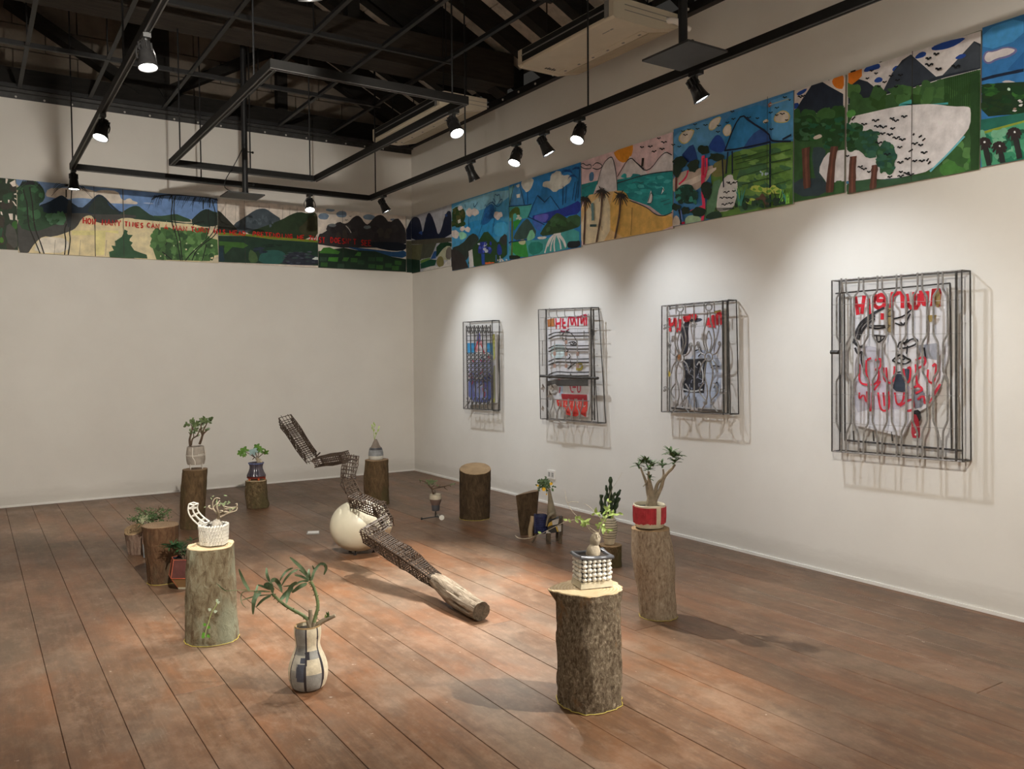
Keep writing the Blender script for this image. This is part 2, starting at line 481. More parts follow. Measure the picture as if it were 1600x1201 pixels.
# black suspended steel grid at wall-head height
gr = thing('ceiling_grid', 'black steel ceiling grid of thin bars hung open below the dark roof', 'ceiling grid', (-3, -3, ZT))
def angle_bar(a, b):
    a, b = V(a), V(b)
    mb = MB().bar(a, b, .035, .006).bar(a + V((0, 0, .02)), b + V((0, 0, .02)), .006, .04)
    return mb
GB = M('grid_steel', (.022, .022, .023), .5, .2, 15, metal=.2)
for y in (-.09, -1.4, -2.98, -4.55, -6.1):
    angle_bar((-6.3, y, ZT - .004), (-1.06, y, ZT - .004)).build('grid_bar', GB, gr, smooth=False)
for x in (-1.12, -1.76, -2.38, -3.03, -3.74, -4.37, -5.0):
    angle_bar((x, -8.2, ZT + .002), (x, -.05, ZT + .002)).build('grid_bar', GB, gr, smooth=False)
for y in (-1.4, -2.98, -4.55):
    for x in (-1.12, -2.38, -3.74, -4.37):
        MB().tube([(x, y, ZT), (x, y, roofz(x) - .02)], .006, 5).build('hanger_rod', DARK, gr)
# ---------------------------------------------------------------- lighting tracks
TZ = 3.25
RAIL = M('rail_black', (.009, .0085, .008), .6, .2, 20, spec=.2)
GROOVE = M('rail_groove', (.06, .058, .056), .4, .15, 20)
def rail(a, b, root, lens=True):
    a, b = V(a), V(b)
    r = MB().bar(a, b, .036, .052).build('rail', RAIL, root, smooth=False)
    d = (b - a).normalized(); s = d.cross(V((0, 0, 1)))
    z = V((0, 0, -.028))
    MB().bar(a + z + s * .013, b + z + s * .013, .007, .006).bar(a + z - s * .013, b + z - s * .013, .007, .006).build('groove_lip', GROOVE, r, smooth=False)
def rod(x, y, root, top=None):
    MB().tube([(x, y, TZ + .025), (x, y, top or (roofz(x) - .02))], .0065, 6).build('suspension_rod', DARK, root)
XO, XI = -1.11, -1.97
tr = thing('lighting_track', 'long black rectangular lighting track hung around the room near the walls', 'lighting track', (-2.5, -1.2, TZ))
rail((XO, -11, TZ), (XO, -1.2, TZ), tr); rail((XO - .018, -1.2, TZ), (-4.05, -1.2, TZ), tr); rail((-4.03, -1.182, TZ), (-4.03, -11, TZ), tr)
for x, y in ((XO, -1.35), (XO, -3.3), (XO, -5.05), (XO, -8), (-4.03, -1.26), (-4.03, -4.2), (-4.03, -7), (-2.9, -1.2)): rod(x, y, tr)
ti = thing('lighting_track', 'smaller black rectangular lighting track hung inside the long one', 'lighting track', (-2.6, -3.3, TZ))
rail((XI, -4.78, TZ), (XI, -1.84, TZ), ti); rail((XI - .018, -1.84, TZ), (-3.32, -1.84, TZ), ti); rail((-3.3, -1.858, TZ), (-3.3, -4.78, TZ), ti); rail((-3.318, -4.78, TZ), (XI + .018, -4.78, TZ), ti)
for x, y in ((XI - .05, -1.84), (XI, -4.6), (-3.3, -2.2), (-3.3, -4.4), (-2.6, -1.84)): rod(x, y, ti)
t3 = thing('lighting_track', 'short black lighting track running out of view overhead', 'lighting track', (-3.4, -7, TZ))
rail((-3.6, -6.12, TZ), (-3.6, -9, TZ), t3); rod(-3.6, -6.5, t3); rod(-3.6, -8.4, t3)

CAN = M('lamp_black', (.014, .0135, .0135), .35, .2, 30, spec=.6)
LENS_W = emit('lens_cool', (.92, .96, 1.0), 22)
LENS_F = emit('lens_warm', (1.0, .97, .92), 26)
LENS_OFF = M('lens_dark', (.12, .12, .12), .15, .1)
CHROME = M('reflector', (.5, .5, .5), .2, .1, metal=.9)
def lamp(x, y, target, label, kind='floor', cone=48, power=None, lit=True, blend=.75, z=TZ):
    t = thing('track_spotlight', label, 'spotlight', (x, y, z - .03), 'track spotlights')
    p = V((x, y, z - .03)); d = (V(target) - p).normalized()
    sx = V((d.x, d.y, 0)); sx = sx.normalized() if sx.length > .05 else V((1, 0, 0))
    ml = MB().box(x - .02, x + .02, y - .045, y + .045, z - .052, z - .028)
    ml.tube([(x, y, z - .05), (x, y, z - .075)], .013, 8)
    ml.build('track_adapter', CAN, t)
    piv = p + V((0, 0, -.045))
    ax, ay, _ = frame_of(d)
    c0 = piv + V((0, 0, -.055)) - d * .01
    sd = d.cross(V((0, 0, 1)))
    sd = sd.normalized() if sd.length > .1 else V((0, 1, 0))
    y1 = MB()
    for s in (-1, 1):
        q = [piv, piv + sd * s * .035 + V((0, 0, -.004)), c0 + sd * s * .058 + d * .0, c0 + sd * s * .056 + d * .05]
        y1.tube(chaikin(q), .0042, 5)
    y1.build('yoke', CAN, t)
    prof = [(.002, -.062), (.024, -.060), (.030, -.052), (.031, -.006), (.036, .0), (.040, .034), (.050, .074), (.053, .078), (.053, .088), (.047, .088), (.045, .080)]
    MB().lathe(prof, c0, 20, d, cap=False).build('lamp_housing', CAN, t)
    fins = MB()
    for k in range(10):
        a = 2 * PI * k / 10; u = ax * math.cos(a) + ay * math.sin(a); vv = d.cross(u)
        fins.obox(c0 + u * .034 - d * .03, u * .005, vv * .0015, d * .022)
    fins.build('cooling_fins', CAN, t, smooth=False)
    MB().lathe([(.0005, .081), (.045, .081)], c0, 20, d, cap=False).build('lens', (LENS_W if kind == 'wall' else LENS_F) if lit else LENS_OFF, t)
    if lit:
        L = bpy.data.lights.new('spot_beam', 'SPOT')
        L.energy = power or {'wall': P_WALL, 'floor': P_FLOOR, 'fill_lamp': P_FILL}[kind]
        L.color = {'wall': C_WALL, 'floor': C_FLOOR, 'fill_lamp': C_FILL}[kind]
        L.spot_size = math.radians(cone); L.spot_blend = blend; L.shadow_soft_size = .03
        o = bpy.data.objects.new('spot_beam', L); COL.objects.link(o)
        o.parent = t
        o.location = c0 + d * .10 - p
        o.rotation_euler = d.to_track_quat('-Z', 'Y').to_euler()
    return t
# wall washers over the four grilles
lamp(XO, -1.55, (0, -1.88, 0.92), 'track spotlight on the wall side rail nearest the room corner, aimed at the smallest grille', 'wall', 76, blend=1)
lamp(XO, -3.40, (0, -3.45, 0.92), 'second track spotlight along the wall side rail, seen from behind', 'wall', 76, blend=1)
lamp(XO, -4.51, (0, -5.10, 0.92), 'lit track spotlight turned to the scrollwork grille, between two glaring ones', 'wall', 76, blend=1)
lamp(XO, -6.10, (0, -6.78, 0.92), 'track spotlight hanging just under the square black plate near the air conditioner', 'wall', 78, blend=1)
# floor spots facing the room
lamp(XO, -4.12, (-2.6, -4.7, 0), 'glaring track spotlight third along the wall side rail', 'floor', 46, 610)
lamp(XO, -4.95, (-2.75, -5.5, 0), 'glaring track spotlight on the wall side rail, in front of the pink beach painting', 'floor', 46, 500)
lamp(-1.80, -1.2, (-2.2, -2.6, 0), 'glaring track spotlight on the far rail, in front of the painted green mountain', 'floor', 42, 70)
lamp(-4.02, -1.2, (-3.95, -1.1, 0), 'small track spotlight at the far corner of the long track, pointing straight down', 'floor', 46, 120)
lamp(-4.03, -3.23, (-4.9, -4.2, 0), 'tilted glaring track spotlight on the side rail above painted palms', 'floor', 48, 90)
lamp(-4.03, -4.94, (-3.75, -5.6, 0), 'large glaring track spotlight highest on the side rail, before the dark post', 'floor', 48, 190)
lamp(XI, -4.62, (-1.75, -6.5, 0), 'glaring track spotlight on the inner rail, in front of the far air conditioner', 'floor', 50, 300)
lamp(-3.6, -6.24, (-2.6, -4.8, 0), 'unlit track spotlight up in the dark at the end of the short track', 'floor', lit=False)
# out of view: one spot on the stump, then lamps added only for fill
lamp(XO, -8.45, (-2.8, -6.8, .2), 'track spotlight beyond the picture edge, aimed at the rough bark stump', 'floor', 38, 580)
lamp(XO, -9.2, (-2.2, -12, 1.3), 'added fill spotlight on the wall side rail far beyond the picture edge', 'fill_lamp', 100)
lamp(-4.03, -7.2, (-3.4, -1.0, .5), 'added fill spotlight on the side rail beyond the picture, flooding the far wall', 'fill_lamp', 104, 530, blend=1)
lamp(-4.03, -8.8, (-6.4, -7.5, 1.2), 'added fill spotlight on the side rail beyond the picture, flooding the side wall', 'fill_lamp', 110, 420, blend=1)
lamp(-4.03, -10.2, (-5.0, -12, 1.3), 'added fill spotlight at the rear of the side rail, flooding the entrance wall', 'fill_lamp', 110, 420, blend=1)
lamp(-3.6, -8.4, (-.2, -8.6, .9), 'added fill spotlight on the short track beyond the picture, flooding the near wall', 'fill_lamp', 110, 250, blend=1)

# ---------------------------------------------------------------- square plates on poles
PLATE = M('plate_grey_black', (.035, .035, .035), .5, .2, 10)
def plate(label, x0, x1, y0, y1, z, px, py):
    t = thing('hanging_plate', label, 'hanging plate', (px, py, z))
    MB().box(x0, x1, y0, y1, z, z + .012).build('plate', PLATE, t, smooth=False)
    MB().tube([(px, py, z + .012), (px, py, roofz(px) - .02)], .026, 10).build('pole', DARK, t)
    MB().lathe([(.055, .012), (.055, .02), (.03, .024), (.03, .05)], (px, py, z), 14).build('flange', DARK, t)
    MB().tube([(px + .02, py, z + .12), (px + .07, py, z + .12)], .005, 5).ball((px + .075, py, z + .12), .012, 6, 4).build('clamp_screw', DARK, t)
    MB().tube([(px + .02, py, z + .42), (px + .07, py, z + .42)], .005, 5).ball((px + .075, py, z + .42), .012, 6, 4).build('clamp_screw', DARK, t)
    return t
plate('square dark plate on a thick pole beside the near air conditioner', -1.55, -1.24, -6.47, -6.1, 3.2, -1.37, -6.25)
pl2 = plate('square dark plate on a thin pole in front of the far painted wall', -2.86, -2.52, -2.02, -1.74, 3.0, -2.66, -1.87)
MB().tube(chaikin([(-2.66, -1.9, 3.5), (-2.75, -1.9, 3.3), (-2.88, -1.9, 3.08), (-2.8, -1.88, 3.03), (-2.66, -1.88, 3.03)]), .004, 5).build('cable', DARK, pl2)

# ---------------------------------------------------------------- air conditioners
ACW = M('cream_plastic', (.62, .55, .43), .5, .06, 4)
ACG = M('grey_plastic', (.22, .22, .21), .5, .1, 6)
ACT = M('tan_filter', (.46, .385, .27), .6, .12, 5)
BLK = M('slot_black', (.006, .006, .006), .7, .1)
def aircon(label, x0, x1, y0, y1, z, hh):
    t = thing('air_conditioner', label, 'air conditioner', ((x0 + x1) / 2, y0, z), 'ceiling suspended air conditioners')
    # side profile, x from room side (outlet) to wall side
    prof = [(x0, z + .012), (x0 + .012, z), (x1 - .22, z), (x1, z + .05), (x1, z + hh), (x0 + .05, z + hh), (x0, z + hh - .02)]
    def ext(pr, a, b):
        mb = MB(); n = len(pr)
        mb.add([(x, a, zz) for x, zz in pr] + [(x, b, zz) for x, zz in pr],
               [tuple(range(n)), tuple(range(2 * n - 1, n - 1, -1))] + [(i, n + i, n + (i + 1) % n, (i + 1) % n) for i in range(n)])
        return mb
    ext(prof, y0 + .05, y1 - .05).build('casing', ACW, t, sharp=20)
    for a, b in ((y0, y0 + .05), (y1 - .05, y1)):
        e = ext([(x - .004 if i in (0, 6) else x, zz + (-.004 if i in (1, 2) else .0)) for i, (x, zz) in enumerate(prof)], a, b).build('end_cap', ACW, t, sharp=20)
        m = MB()
        for k in range(2):
            zz = z + hh * (.45 + .25 * k); s = -1 if a == y0 else 1; yy = y0 if a == y0 else y1
            m.box(x0 + .1, x1, yy + s * .0005, yy + s * .003, zz, zz + .004)
        m.build('groove', ACG, e, smooth=False)
    g = MB().box(x0 - .004, x0 + .0, y0 + .10, y1 - .06, z + .028, z + hh - .025).build('outlet_slot', BLK, t, smooth=False)
    mm = MB()
    mm.bar((x0 - .008, y0 + .1, z + hh * .5), (x0 - .008, y1 - .06, z + hh * .5), .012, .005)
    mm.build('louvre', ACG, g, smooth=False)
    MB().box(x0 - .006, x0 + .0, y0 + .055, y0 + .10, z + .02, z + hh - .015).build('side_block', ACG, t, smooth=False)
    xm = x1 - .21
    fl = MB().hexa([(xm, y0 + .09, z - .006), (x1 - .015, y0 + .09, z + .04), (x1 - .015, y1 - .09, z + .04), (xm, y1 - .09, z - .006),
                    (xm, y0 + .09, z + .004), (x1 - .015, y0 + .09, z + .052), (x1 - .015, y1 - .09, z + .052), (xm, y1 - .09, z + .004)]).build('intake_panel', ACT, t, smooth=False)
    mb = MB().box(xm - .075, xm - .004, y0 + .09, y1 - .09, z - .003, z + .002)
    mb.build('hinge_strip', ACW, fl, smooth=False)
    cl = MB()
    for k in range(6):
        yk = y0 + .15 + (y1 - y0 - .3) * k / 5
        cl.box(xm - .045, xm - .03, yk - .012, yk + .012, z - .006, z - .002)
    cl.build('clip', ACG, fl, smooth=False)
    # maker's plate: small dark emblem bar; and pictograms at the far end
    MB().box(x0 + .13, x0 + .143, y0 + .17, y0 + .20, z - .0015, z + .001).box(x0 + .132, x0 + .141, y0 + .21, y0 + .29, z - .0012, z + .001).build('badge', ACG, t, smooth=False)
    m = MB()
    for k in range(5):
        m.box(x0 + .20 + .022 * k, x0 + .214 + .022 * k, y1 - .12 - .012 * (k % 2), y1 - .09, z - .0015, z + .001)
    m.build('display_marks', BLK, t, smooth=False)
    hb = MB()
    for yk in (y0 + .2, y1 - .2):
        for xk in (x0 + .15, x1 - .12):
            hb.tube([(xk, yk, z + hh), (xk, yk, roofz(xk) - .05)], .006, 5)
    hb.build('hanger_bolt', DARK, t)
    # insulated pipe bundle to the wall at the near end
    if hh > .151: MB().tube(chaikin([(x1 - .10, y0 + .01, z + hh * .55), (x1 - .08, y0 - .05, z + hh * .5), (x1 + .0, y0 - .06, z + .05), (x1 + .06, y0 - .06, z + .03)]), .024, 8).build('pipe', WHITE, t)
    return t
aircon('cream ceiling air conditioner in front, next to the square black plate', -.97, -.345, -5.17, -3.95, 3.9, .153)
aircon('cream ceiling air conditioner farther back, partly hidden by the inner lighting track', -1.02, -.49, -2.67, -1.1, 3.9, .15)
# ---------------------------------------------------------------- painted frieze of boards
KF = 0.52
PAINTMAT = M('brushed_paint', None, .55, .22, 13, (1, 1, 1), bmp=.12, attr=True, spec=.3)
BOARDMAT = M('board_edge', (.42, .38, .32), .8, .1)
class Panel:
    def __init__(s, wall, x0, x1, z0, z1, thick=.018, K=KF):
        s.wall, s.a, s.b, s.z0, s.z1, s.t, s.K = wall, min(x0, x1), max(x0, x1), z0, z1, thick, K
        s.mb = MB(); s.layer = 0
        s.rnd = random.Random(int(abs(x0 * 1000)) + 5)
    def uv(s, px, py):
        p = onx(px, py, -s.t) if s.wall == 'r' else ony(px, py, -s.t)
        return (p.y if s.wall == 'r' else p.x, p.z)
    def xyz(s, u, v, off):
        return V((-s.t - off, u, v)) if s.wall == 'r' else V((u, -s.t - off, v))
    def clip(s, poly):
        for ax, lim, sg in ((0, s.a, 1), (0, s.b, -1), (1, s.z0, 1), (1, s.z1, -1)):
            out = []
            for i in range(len(poly)):
                p, q = poly[i - 1], poly[i]
                ip, iq = sg * (p[ax] - lim) >= 0, sg * (q[ax] - lim) >= 0
                if ip != iq:
                    t = (lim - p[ax]) / (q[ax] - p[ax]); out.append((p[0] + (q[0] - p[0]) * t, p[1] + (q[1] - p[1]) * t))
                if iq: out.append(q)
            poly = out
            if len(poly) < 3: return []
        return poly
    def face(s, uvs, col, off=None, mb=None):
        uvs = s.clip(uvs)
        if len(uvs) < 3: return
        s.layer += 1
        off = off if off is not None else .0004 + s.layer * .00012
        vs = [s.xyz(u, v, off) for u, v in uvs]
        n = len(vs)
        ar = sum(uvs[i - 1][0] * uvs[i][1] - uvs[i][0] * uvs[i - 1][1] for i in range(n))
        f = list(range(n)) if (ar > 0) == (s.wall == 'b') else list(range(n - 1, -1, -1))
        (mb or s.mb).add(vs, [f], 0, col)
    def poly(s, crop, col, pt, smooth=1, jit=0.0):
        P = [V((*s.uv(*crop(*q)), 0)) for q in pts(pt)]
        if smooth: P = chaikin(P, True, smooth)
        if jit: P = [p + V((s.rnd.uniform(-jit, jit), s.rnd.uniform(-jit, jit), 0)) for p in P]
        s.face([(p.x, p.y) for p in P], hx(col, s.K))
    def stroke(s, crop, col, wd, pt, smooth=2, taper=False, mb=None):
        P = [V((*s.uv(*crop(*q)), 0)) for q in pts(pt)] if isinstance(pt, str) else [V((*s.uv(*crop(*q)), 0)) for q in pt]
        if smooth and len(P) > 2: P = chaikin(P, False, smooth)
        c = hx(col, s.K); n = len(P)
        L, R = [], []
        for i, p in enumerate(P):
            d = P[min(i + 1, n - 1)] - P[max(i - 1, 0)]
            if d.length < 1e-6: continue
            d.normalize(); q = V((-d.y, d.x, 0)) * wd / 2 * ((1 - .75 * i / (n - 1)) if taper else s.rnd.uniform(.85, 1.15))
            L.append(p + q); R.append(p - q)
        s.layer += 1; off = .0004 + s.layer * .00012
        for i in range(len(L) - 1):
            s.layer -= 1
            s.face([(L[i].x, L[i].y), (L[i + 1].x, L[i + 1].y), (R[i + 1].x, R[i + 1].y), (R[i].x, R[i].y)], c, off, mb)
            s.layer = max(s.layer, 0)
        s.layer += 1
    def blob(s, crop, col, x, y, rx, ry=None, n=16, jag=.25):
        ry = ry or rx
        q = []
        for i in range(n):
            a = 2 * PI * i / n; r = 1 + s.rnd.uniform(-jag, jag)
            q.append(s.uv(*crop(x + rx * r * math.cos(a), y + ry * r * math.sin(a))))
        P = chaikin([V((*p, 0)) for p in q], True, 1)
        s.face([(p.x, p.y) for p in P], hx(col, s.K))
    def dabs(s, crop, cols, x0, y0, x1, y1, n, r, jag=.4, ry=None):
        for _ in range(n):
            s.blob(crop, s.rnd.choice(cols), s.rnd.uniform(x0, x1), s.rnd.uniform(y0, y1), r * s.rnd.uniform(.6, 1.3), (ry or r) * s.rnd.uniform(.6, 1.3), 9, jag)
    def birds(s, crop, pt, w=.007, size=13, col='101418'):
        for x, y in pts(pt):
            k = size * s.rnd.uniform(.7, 1.2); t = s.rnd.uniform(-.3, .3) * k
            s.stroke(crop, col, w, [(x - k, y - k * .1 - t * .5), (x - k * .45, y - k * .35), (x, y + k * .3), (x + k * .5, y - k * .4), (x + k, y - k * .25 + t * .5)], 1)
    def palm(s, crop, col, x, y, r, n=11, w=.008, down=.5):
        for i in range(n):
            a = PI * (-.05 + 1.1 * i / (n - 1)); k = r * s.rnd.uniform(.75, 1.15)
            s.stroke(crop, col, w, [(x, y), (x + .55 * k * math.cos(a), y - .55 * k * math.sin(a) * .8), (x + k * math.cos(a), y + k * (down - .6 * math.sin(a)))], 1, True)
    def bg(s, col):
        s.face([(s.a, s.z0), (s.b, s.z0), (s.b, s.z1), (s.a, s.z1)], hx(col, s.K), .0003)
    def finish(s, label, seams=(), group='boards of the painted frieze'):
        mid = s.xyz((s.a + s.b) / 2, s.z0, -s.t / 2)
        t = thing('frieze_painting', label, 'painting', mid, group)
        m = MB()
        cuts = [s.a] + sorted(seams) + [s.b]
        for i in range(len(cuts) - 1):
            g = .0008
            u0, u1 = cuts[i] + g, cuts[i + 1] - g
            if s.wall == 'r': MB().box(-s.t, -.001, u0, u1, s.z0, s.z1).build('board', BOARDMAT, t, smooth=False)
            else: MB().box(u0, u1, -s.t, -.001, s.z0, s.z1).build('board', BOARDMAT, t, smooth=False)
        for u in seams:
            s.face([(u - .002, s.z0), (u + .002, s.z0), (u + .002, s.z1), (u - .002, s.z1)], hx('3a3834', 1.0))
        s.mb.build('painted_scene', PAINTMAT, t, smooth=False)
        return t

# hand painted capitals as brush strokes on a 1 x 1 box (y down)
GLY = {'A': ['0,1 .5,0 1,1', '.2,.65 .8,.65'], 'B': ['0,1 0,0 .8,.1 .8,.4 0,.5 .9,.6 .9,.9 0,1'], 'C': ['.95,.2 .6,0 .15,.2 .05,.6 .3,.95 .9,.85'],
       'D': ['0,0 0,1', '0,0 .6,.05 .95,.5 .6,.95 0,1'], 'E': ['.9,0 0,0 0,1 .9,1', '0,.5 .7,.5'], 'G': ['.95,.2 .55,0 .1,.25 .1,.75 .5,1 .9,.85 .9,.55 .55,.55'],
       'H': ['0,0 0,1', '1,0 1,1', '0,.5 1,.5'], 'I': ['.5,0 .5,1'], 'J': ['.1,0 1,0', '.65,0 .65,.8 .4,1 .05,.8'], 'M': ['0,1 .1,0 .5,.7 .9,0 1,1'],
       'N': ['0,1 0,0 1,1 1,0'], 'O': ['.5,0 .05,.3 .05,.7 .5,1 .95,.7 .95,.3 .5,0'], 'P': ['0,1 0,0 .8,.05 .9,.3 .7,.5 0,.52'],
       'R': ['0,1 0,0 .8,.05 .9,.28 .7,.5 0,.52', '.4,.52 1,1'], 'S': ['.9,.12 .5,0 .1,.2 .3,.45 .8,.58 .9,.82 .5,1 .05,.88'], 'T': ['0,0 1,0', '.5,0 .5,1'],
       'U': ['0,0 0,.75 .5,1 1,.75 1,0'], 'W': ['0,0 .2,1 .5,.3 .8,1 1,0'], 'Y': ['0,0 .5,.5 1,0', '.5,.5 .5,1'], "'": ['.5,0 .4,.3']}
RED = '9a1510'
def letters(pn, crop, word, x0, y0, x1, y1, h, wd=.011, col=RED):
    """word drawn from (x0, y0) to (x1, y1), the top line of the letters, height h, in crop units"""
    n = len(word); mb = MB(); pn.layer = max(pn.layer + 4, 120)
    step = 1.0 / n
    for i, ch in enumerate(word):
        if ch not in GLY: continue
        t0 = i * step; lw = .70 * (x1 - x0) * step
        if ch in "I'": lw *= .55
        bx = x0 + (x1 - x0) * (t0 + .1 * step); by = y0 + (y1 - y0) * t0 + pn.rnd.uniform(-.05, .05) * h
        sl = (y1 - y0) / max(1, (x1 - x0))
        for st in GLY[ch]:
            pn.stroke(crop, col, wd, [(bx + a * lw, by + b * h + a * lw * sl) for a, b in pts(st)], 0 if ch in 'AHNMTEWYI' else 1, False, mb)
    mb.build('red_word', PAINTMAT, pn.words, smooth=False)

F1 = Crop(0, 275, 8); F2 = Crop(180, 275, 8); F3 = Crop(335, 290, 8.889); F4 = Crop(490, 310, 7.2727); F5 = Crop(690, 250, 6.674)
F6 = Crop(890, 140, 4.4444); F7 = Crop(1040, 140, 5.2227); F8 = Crop(1230, 40, 4.448); F9 = Crop(1500, 10, 4.62)
ZB, ZTp = 2.573, 3.303
def bx(px, py=350): return ony(px, py, -.018).x
def ry(px, py=250): return onx(px, py, -.018).y

# 1 far end board: dark thicket (runs on beyond the picture)
p = Panel('b', bx(-60), bx(27), 2.597, 3.303)
p.bg('1c2a1c')
p.dabs(F1, ['1a2616', '22361e', '2a2620', '1e3a24', '2e2a22'], -300, 0, 215, 900, 34, 60)
for q in ('70,30 100,40 85,95 70,90', '120,85 190,45 200,125 160,135', '150,310 175,320 215,380 190,370', '105,470 160,470 160,550 125,545', '195,480 230,530 220,560 190,545',
          '5,440 25,450 35,490 10,480', '0,310 25,310 20,325 0,325', '100,295 120,300 115,335 100,330', '175,220 205,215 205,235 175,235', '180,270 215,290 210,300 180,285'):
    p.poly(F1, 'b4aca4', q, 0)
p.poly(F1, '26501a', '150,570 215,560 215,670 150,650'); p.poly(F1, '3c6420', '0,760 40,770 50,830 0,840'); p.poly(F1, '22402c', '0,650 40,640 20,760 0,760')
p.poly(F1, '3a3a36', '90,560 215,690 215,940 60,800', 1)
p.finish('painted board of dark thicket at the far end of the frieze, slightly raised')

# 2 palms, dark hills and pale sand, up to the bush
p = Panel('b', bx(27.2), bx(340), ZB, ZTp)
p.bg('a39a86')
p.poly(F1, '5c7496', '120,0 1700,100 1700,560 480,400', 0)
p.poly(F2, '54709a', '0,120 1300,240 1300,560 600,520 0,470', 0)
p.poly(F1, 'a49c92', '600,150 760,150 1000,140 1200,190 1250,240 1180,290 1000,270 820,290 650,270 560,250'); p.poly(F1, 'a8a096', '1150,250 1190,190 1300,170 1480,190 1500,270 1560,310 1700,310 1700,350 1350,340 1180,310')
p.poly(F2, 'aca49a', '100,330 130,290 190,275 220,310 280,325 275,355 200,350 105,345'); p.poly(F2, 'aca49a', '0,200 40,200 70,270 90,320 0,330')
p.poly(F2, '8a98b0', '330,335 420,330 500,345 420,350')
p.poly(F1, '0e1e2c', '470,370 600,330 700,270 760,238 800,250 880,320 1010,410 1100,340 1200,240 1240,226 1300,250 1400,360 1520,460 1700,470 1700,520 480,500', 1)
p.poly(F1, '16231f', '1080,470 1130,360 1240,235 1330,300 1470,440 1500,490', 1)
p.poly(F1, '143056', '1330,310 1390,370 1440,430 1380,390')
p.poly(F2, '1e3428', '60,470 130,420 200,380 285,368 350,420 460,500 700,560 960,600 960,560 1300,400 1300,640 800,620 0,540', 1)
p.poly(F2, '263e2a', '450,490 560,500 650,490 760,470 830,500 950,545 940,580 600,545')
p.poly(F2, '17251f', '940,560 1010,490 1080,430 1150,408 1220,440 1290,520 1290,640 1000,600', 1)
p.poly(F1, '343432', '300,560 560,470 1060,460 1160,480 1700,480 1700,530 1520,520 1480,590 1030,640 900,680 830,740 600,765 420,900 360,965 216,960 216,500', 1)
p.poly(F1, '1c3822', '216,60 480,80 560,180 560,300 470,360 560,470 830,500 820,570 700,600 560,660 420,700 216,640', 1)
p.dabs(F1, ['1e3a22', '284a2c', '182e1c', '2c5032', '203c24'], 220, 80, 520, 620, 34, 45)
p.dabs(F1, ['36583c', '2a4a30', '40624a'], 540, 490, 800, 590, 14, 40)
p.poly(F1, 'b2a684', '350,965 440,830 540,750 660,765 880,690 960,640 1020,530 1090,490 1160,500 1190,590 1480,590 1480,540 1560,520 1700,535 1700,1040 350,1000', 1)
p.poly(F2, 'b2a888', '0,560 100,520 300,545 800,590 1040,610 1300,720 1300,1100 0,1040', 1)
p.poly(F1, 'b8ac78', '890,680 1480,680 1480,720 1320,700 1300,990 1200,990 1180,740 900,740', 0)
p.poly(F1, 'b4aea2', '460,830 540,755 860,780 860,960 420,960', 1)
for x in (690, 1005, 1330, 1440): p.stroke(F1, '6e6656', .004, [(x, 800), (x - 14, 1000)], 0)
p.stroke(F1, '2a2620', .006, '1185,480 1190,1010', 0); p.stroke(F1, '6a6256', .004, '1535,170 1550,540', 0)
for x in (470, 556, 640, 730): p.stroke(F2, '8a826c', .004, [(x, 560), (x - 5, 660)], 0)
p.palm(F1, '14161a', 375, 105, 190, 17, .008, .55); p.palm(F1, '14161a', 870, 125, 255, 17, .009, .45)
for q in ('290,170 310,260 340,340 350,560 365,650 430,800 500,970', '370,140 385,250 405,340 415,520 440,670 500,820 550,975', '825,170 825,270', '895,170 885,330 890,450 875,640 865,720 880,790 850,990', '830,600 800,680 825,820 805,985'):
    p.stroke(F1, '16160f', .011, q)
p.poly(F1, '23272a', '840,300 890,300 890,640 830,640', 1)
# fir and big bush
p.poly(F1, '24442a', '1560,670 1600,740 1620,800 1590,840 1640,900 1640,1000 1680,1030 1370,1015 1360,950 1420,930 1390,870 1480,880 1430,820 1520,760 1540,720', 0)
p.poly(F2, '22402a', '110,670 150,690 140,730 215,740 170,800 220,830 190,870 230,930 300,960 390,985 400,1030 0,1010 0,820 90,760', 0, .004)
p.poly(F2, '37552e', '440,840 470,760 560,740 560,650 680,650 740,690 840,680 960,680 1040,740 1150,760 1270,800 1280,980 1200,1000 1180,1060 520,1040 470,920', 0, .006)
p.dabs(F2, ['2c4a28', '44663a', '385a30', '4e7040', '264024'], 470, 680, 1240, 1040, 70, 42)
p.dabs(F2, ['b4ac90', '8ea078'], 480, 780, 1260, 1040, 12, 12)
# bare hanging branches at the top right and bending trunks
p.stroke(F2, '101624', .014, '450,300 500,260 640,238 860,245 1040,260 1180,275 1290,310')
for i in range(26):
    x = p.rnd.uniform(470, 1270); y = 250 + (x - 640) * .05; k = p.rnd.uniform(60, 190)
    p.stroke(F2, '101624', .007, [(x, y), (x - .25 * k, y + .45 * k), (x - p.rnd.uniform(.2, .6) * k, y + k)], 1, True)
for q in ('700,250 710,350 690,480 700,600 760,760 780,900 810,1060', '745,255 730,350 725,480 750,620 800,760 830,1060', '1200,300 1250,480 1250,560 1240,660 1180,760 1040,880 930,980 870,1060',
          '1160,420 1150,560 1180,640 1120,790', '1100,570 990,590 960,620', '1290,640 1230,760 1120,830 1000,940 950,1060', '1130,860 1080,1060', '620,870 640,830', '580,950 700,1050', '1090,300 1090,420', '1180,280 1170,400'):
    p.stroke(F2, '141a16', .010, q)
t2 = p.finish('painted board of palms, dark hills, pale sand and a bush, lettered HOW MANY TIMES', (bx(147.5), bx(192)))
p.words = t2
for wd, a, b in (('HOW', (1030, 525), (1200, 545)), ('MANY', (1265, 545), (1515, 565)),): letters(p, F1, wd, *a, *b, 72)
for wd, a, b in (('TIMES', (108, 575), (352, 595)), ('CAN', (385, 590), (548, 605)), ('A', (600, 610), (655, 615)), ('MAN', (712, 620), (895, 640)), ('TURN', (930, 640), (1165, 660)), ('HIS'[:1], (1220, 662), (1270, 668))): letters(p, F2, wd, *a, *b, 58)

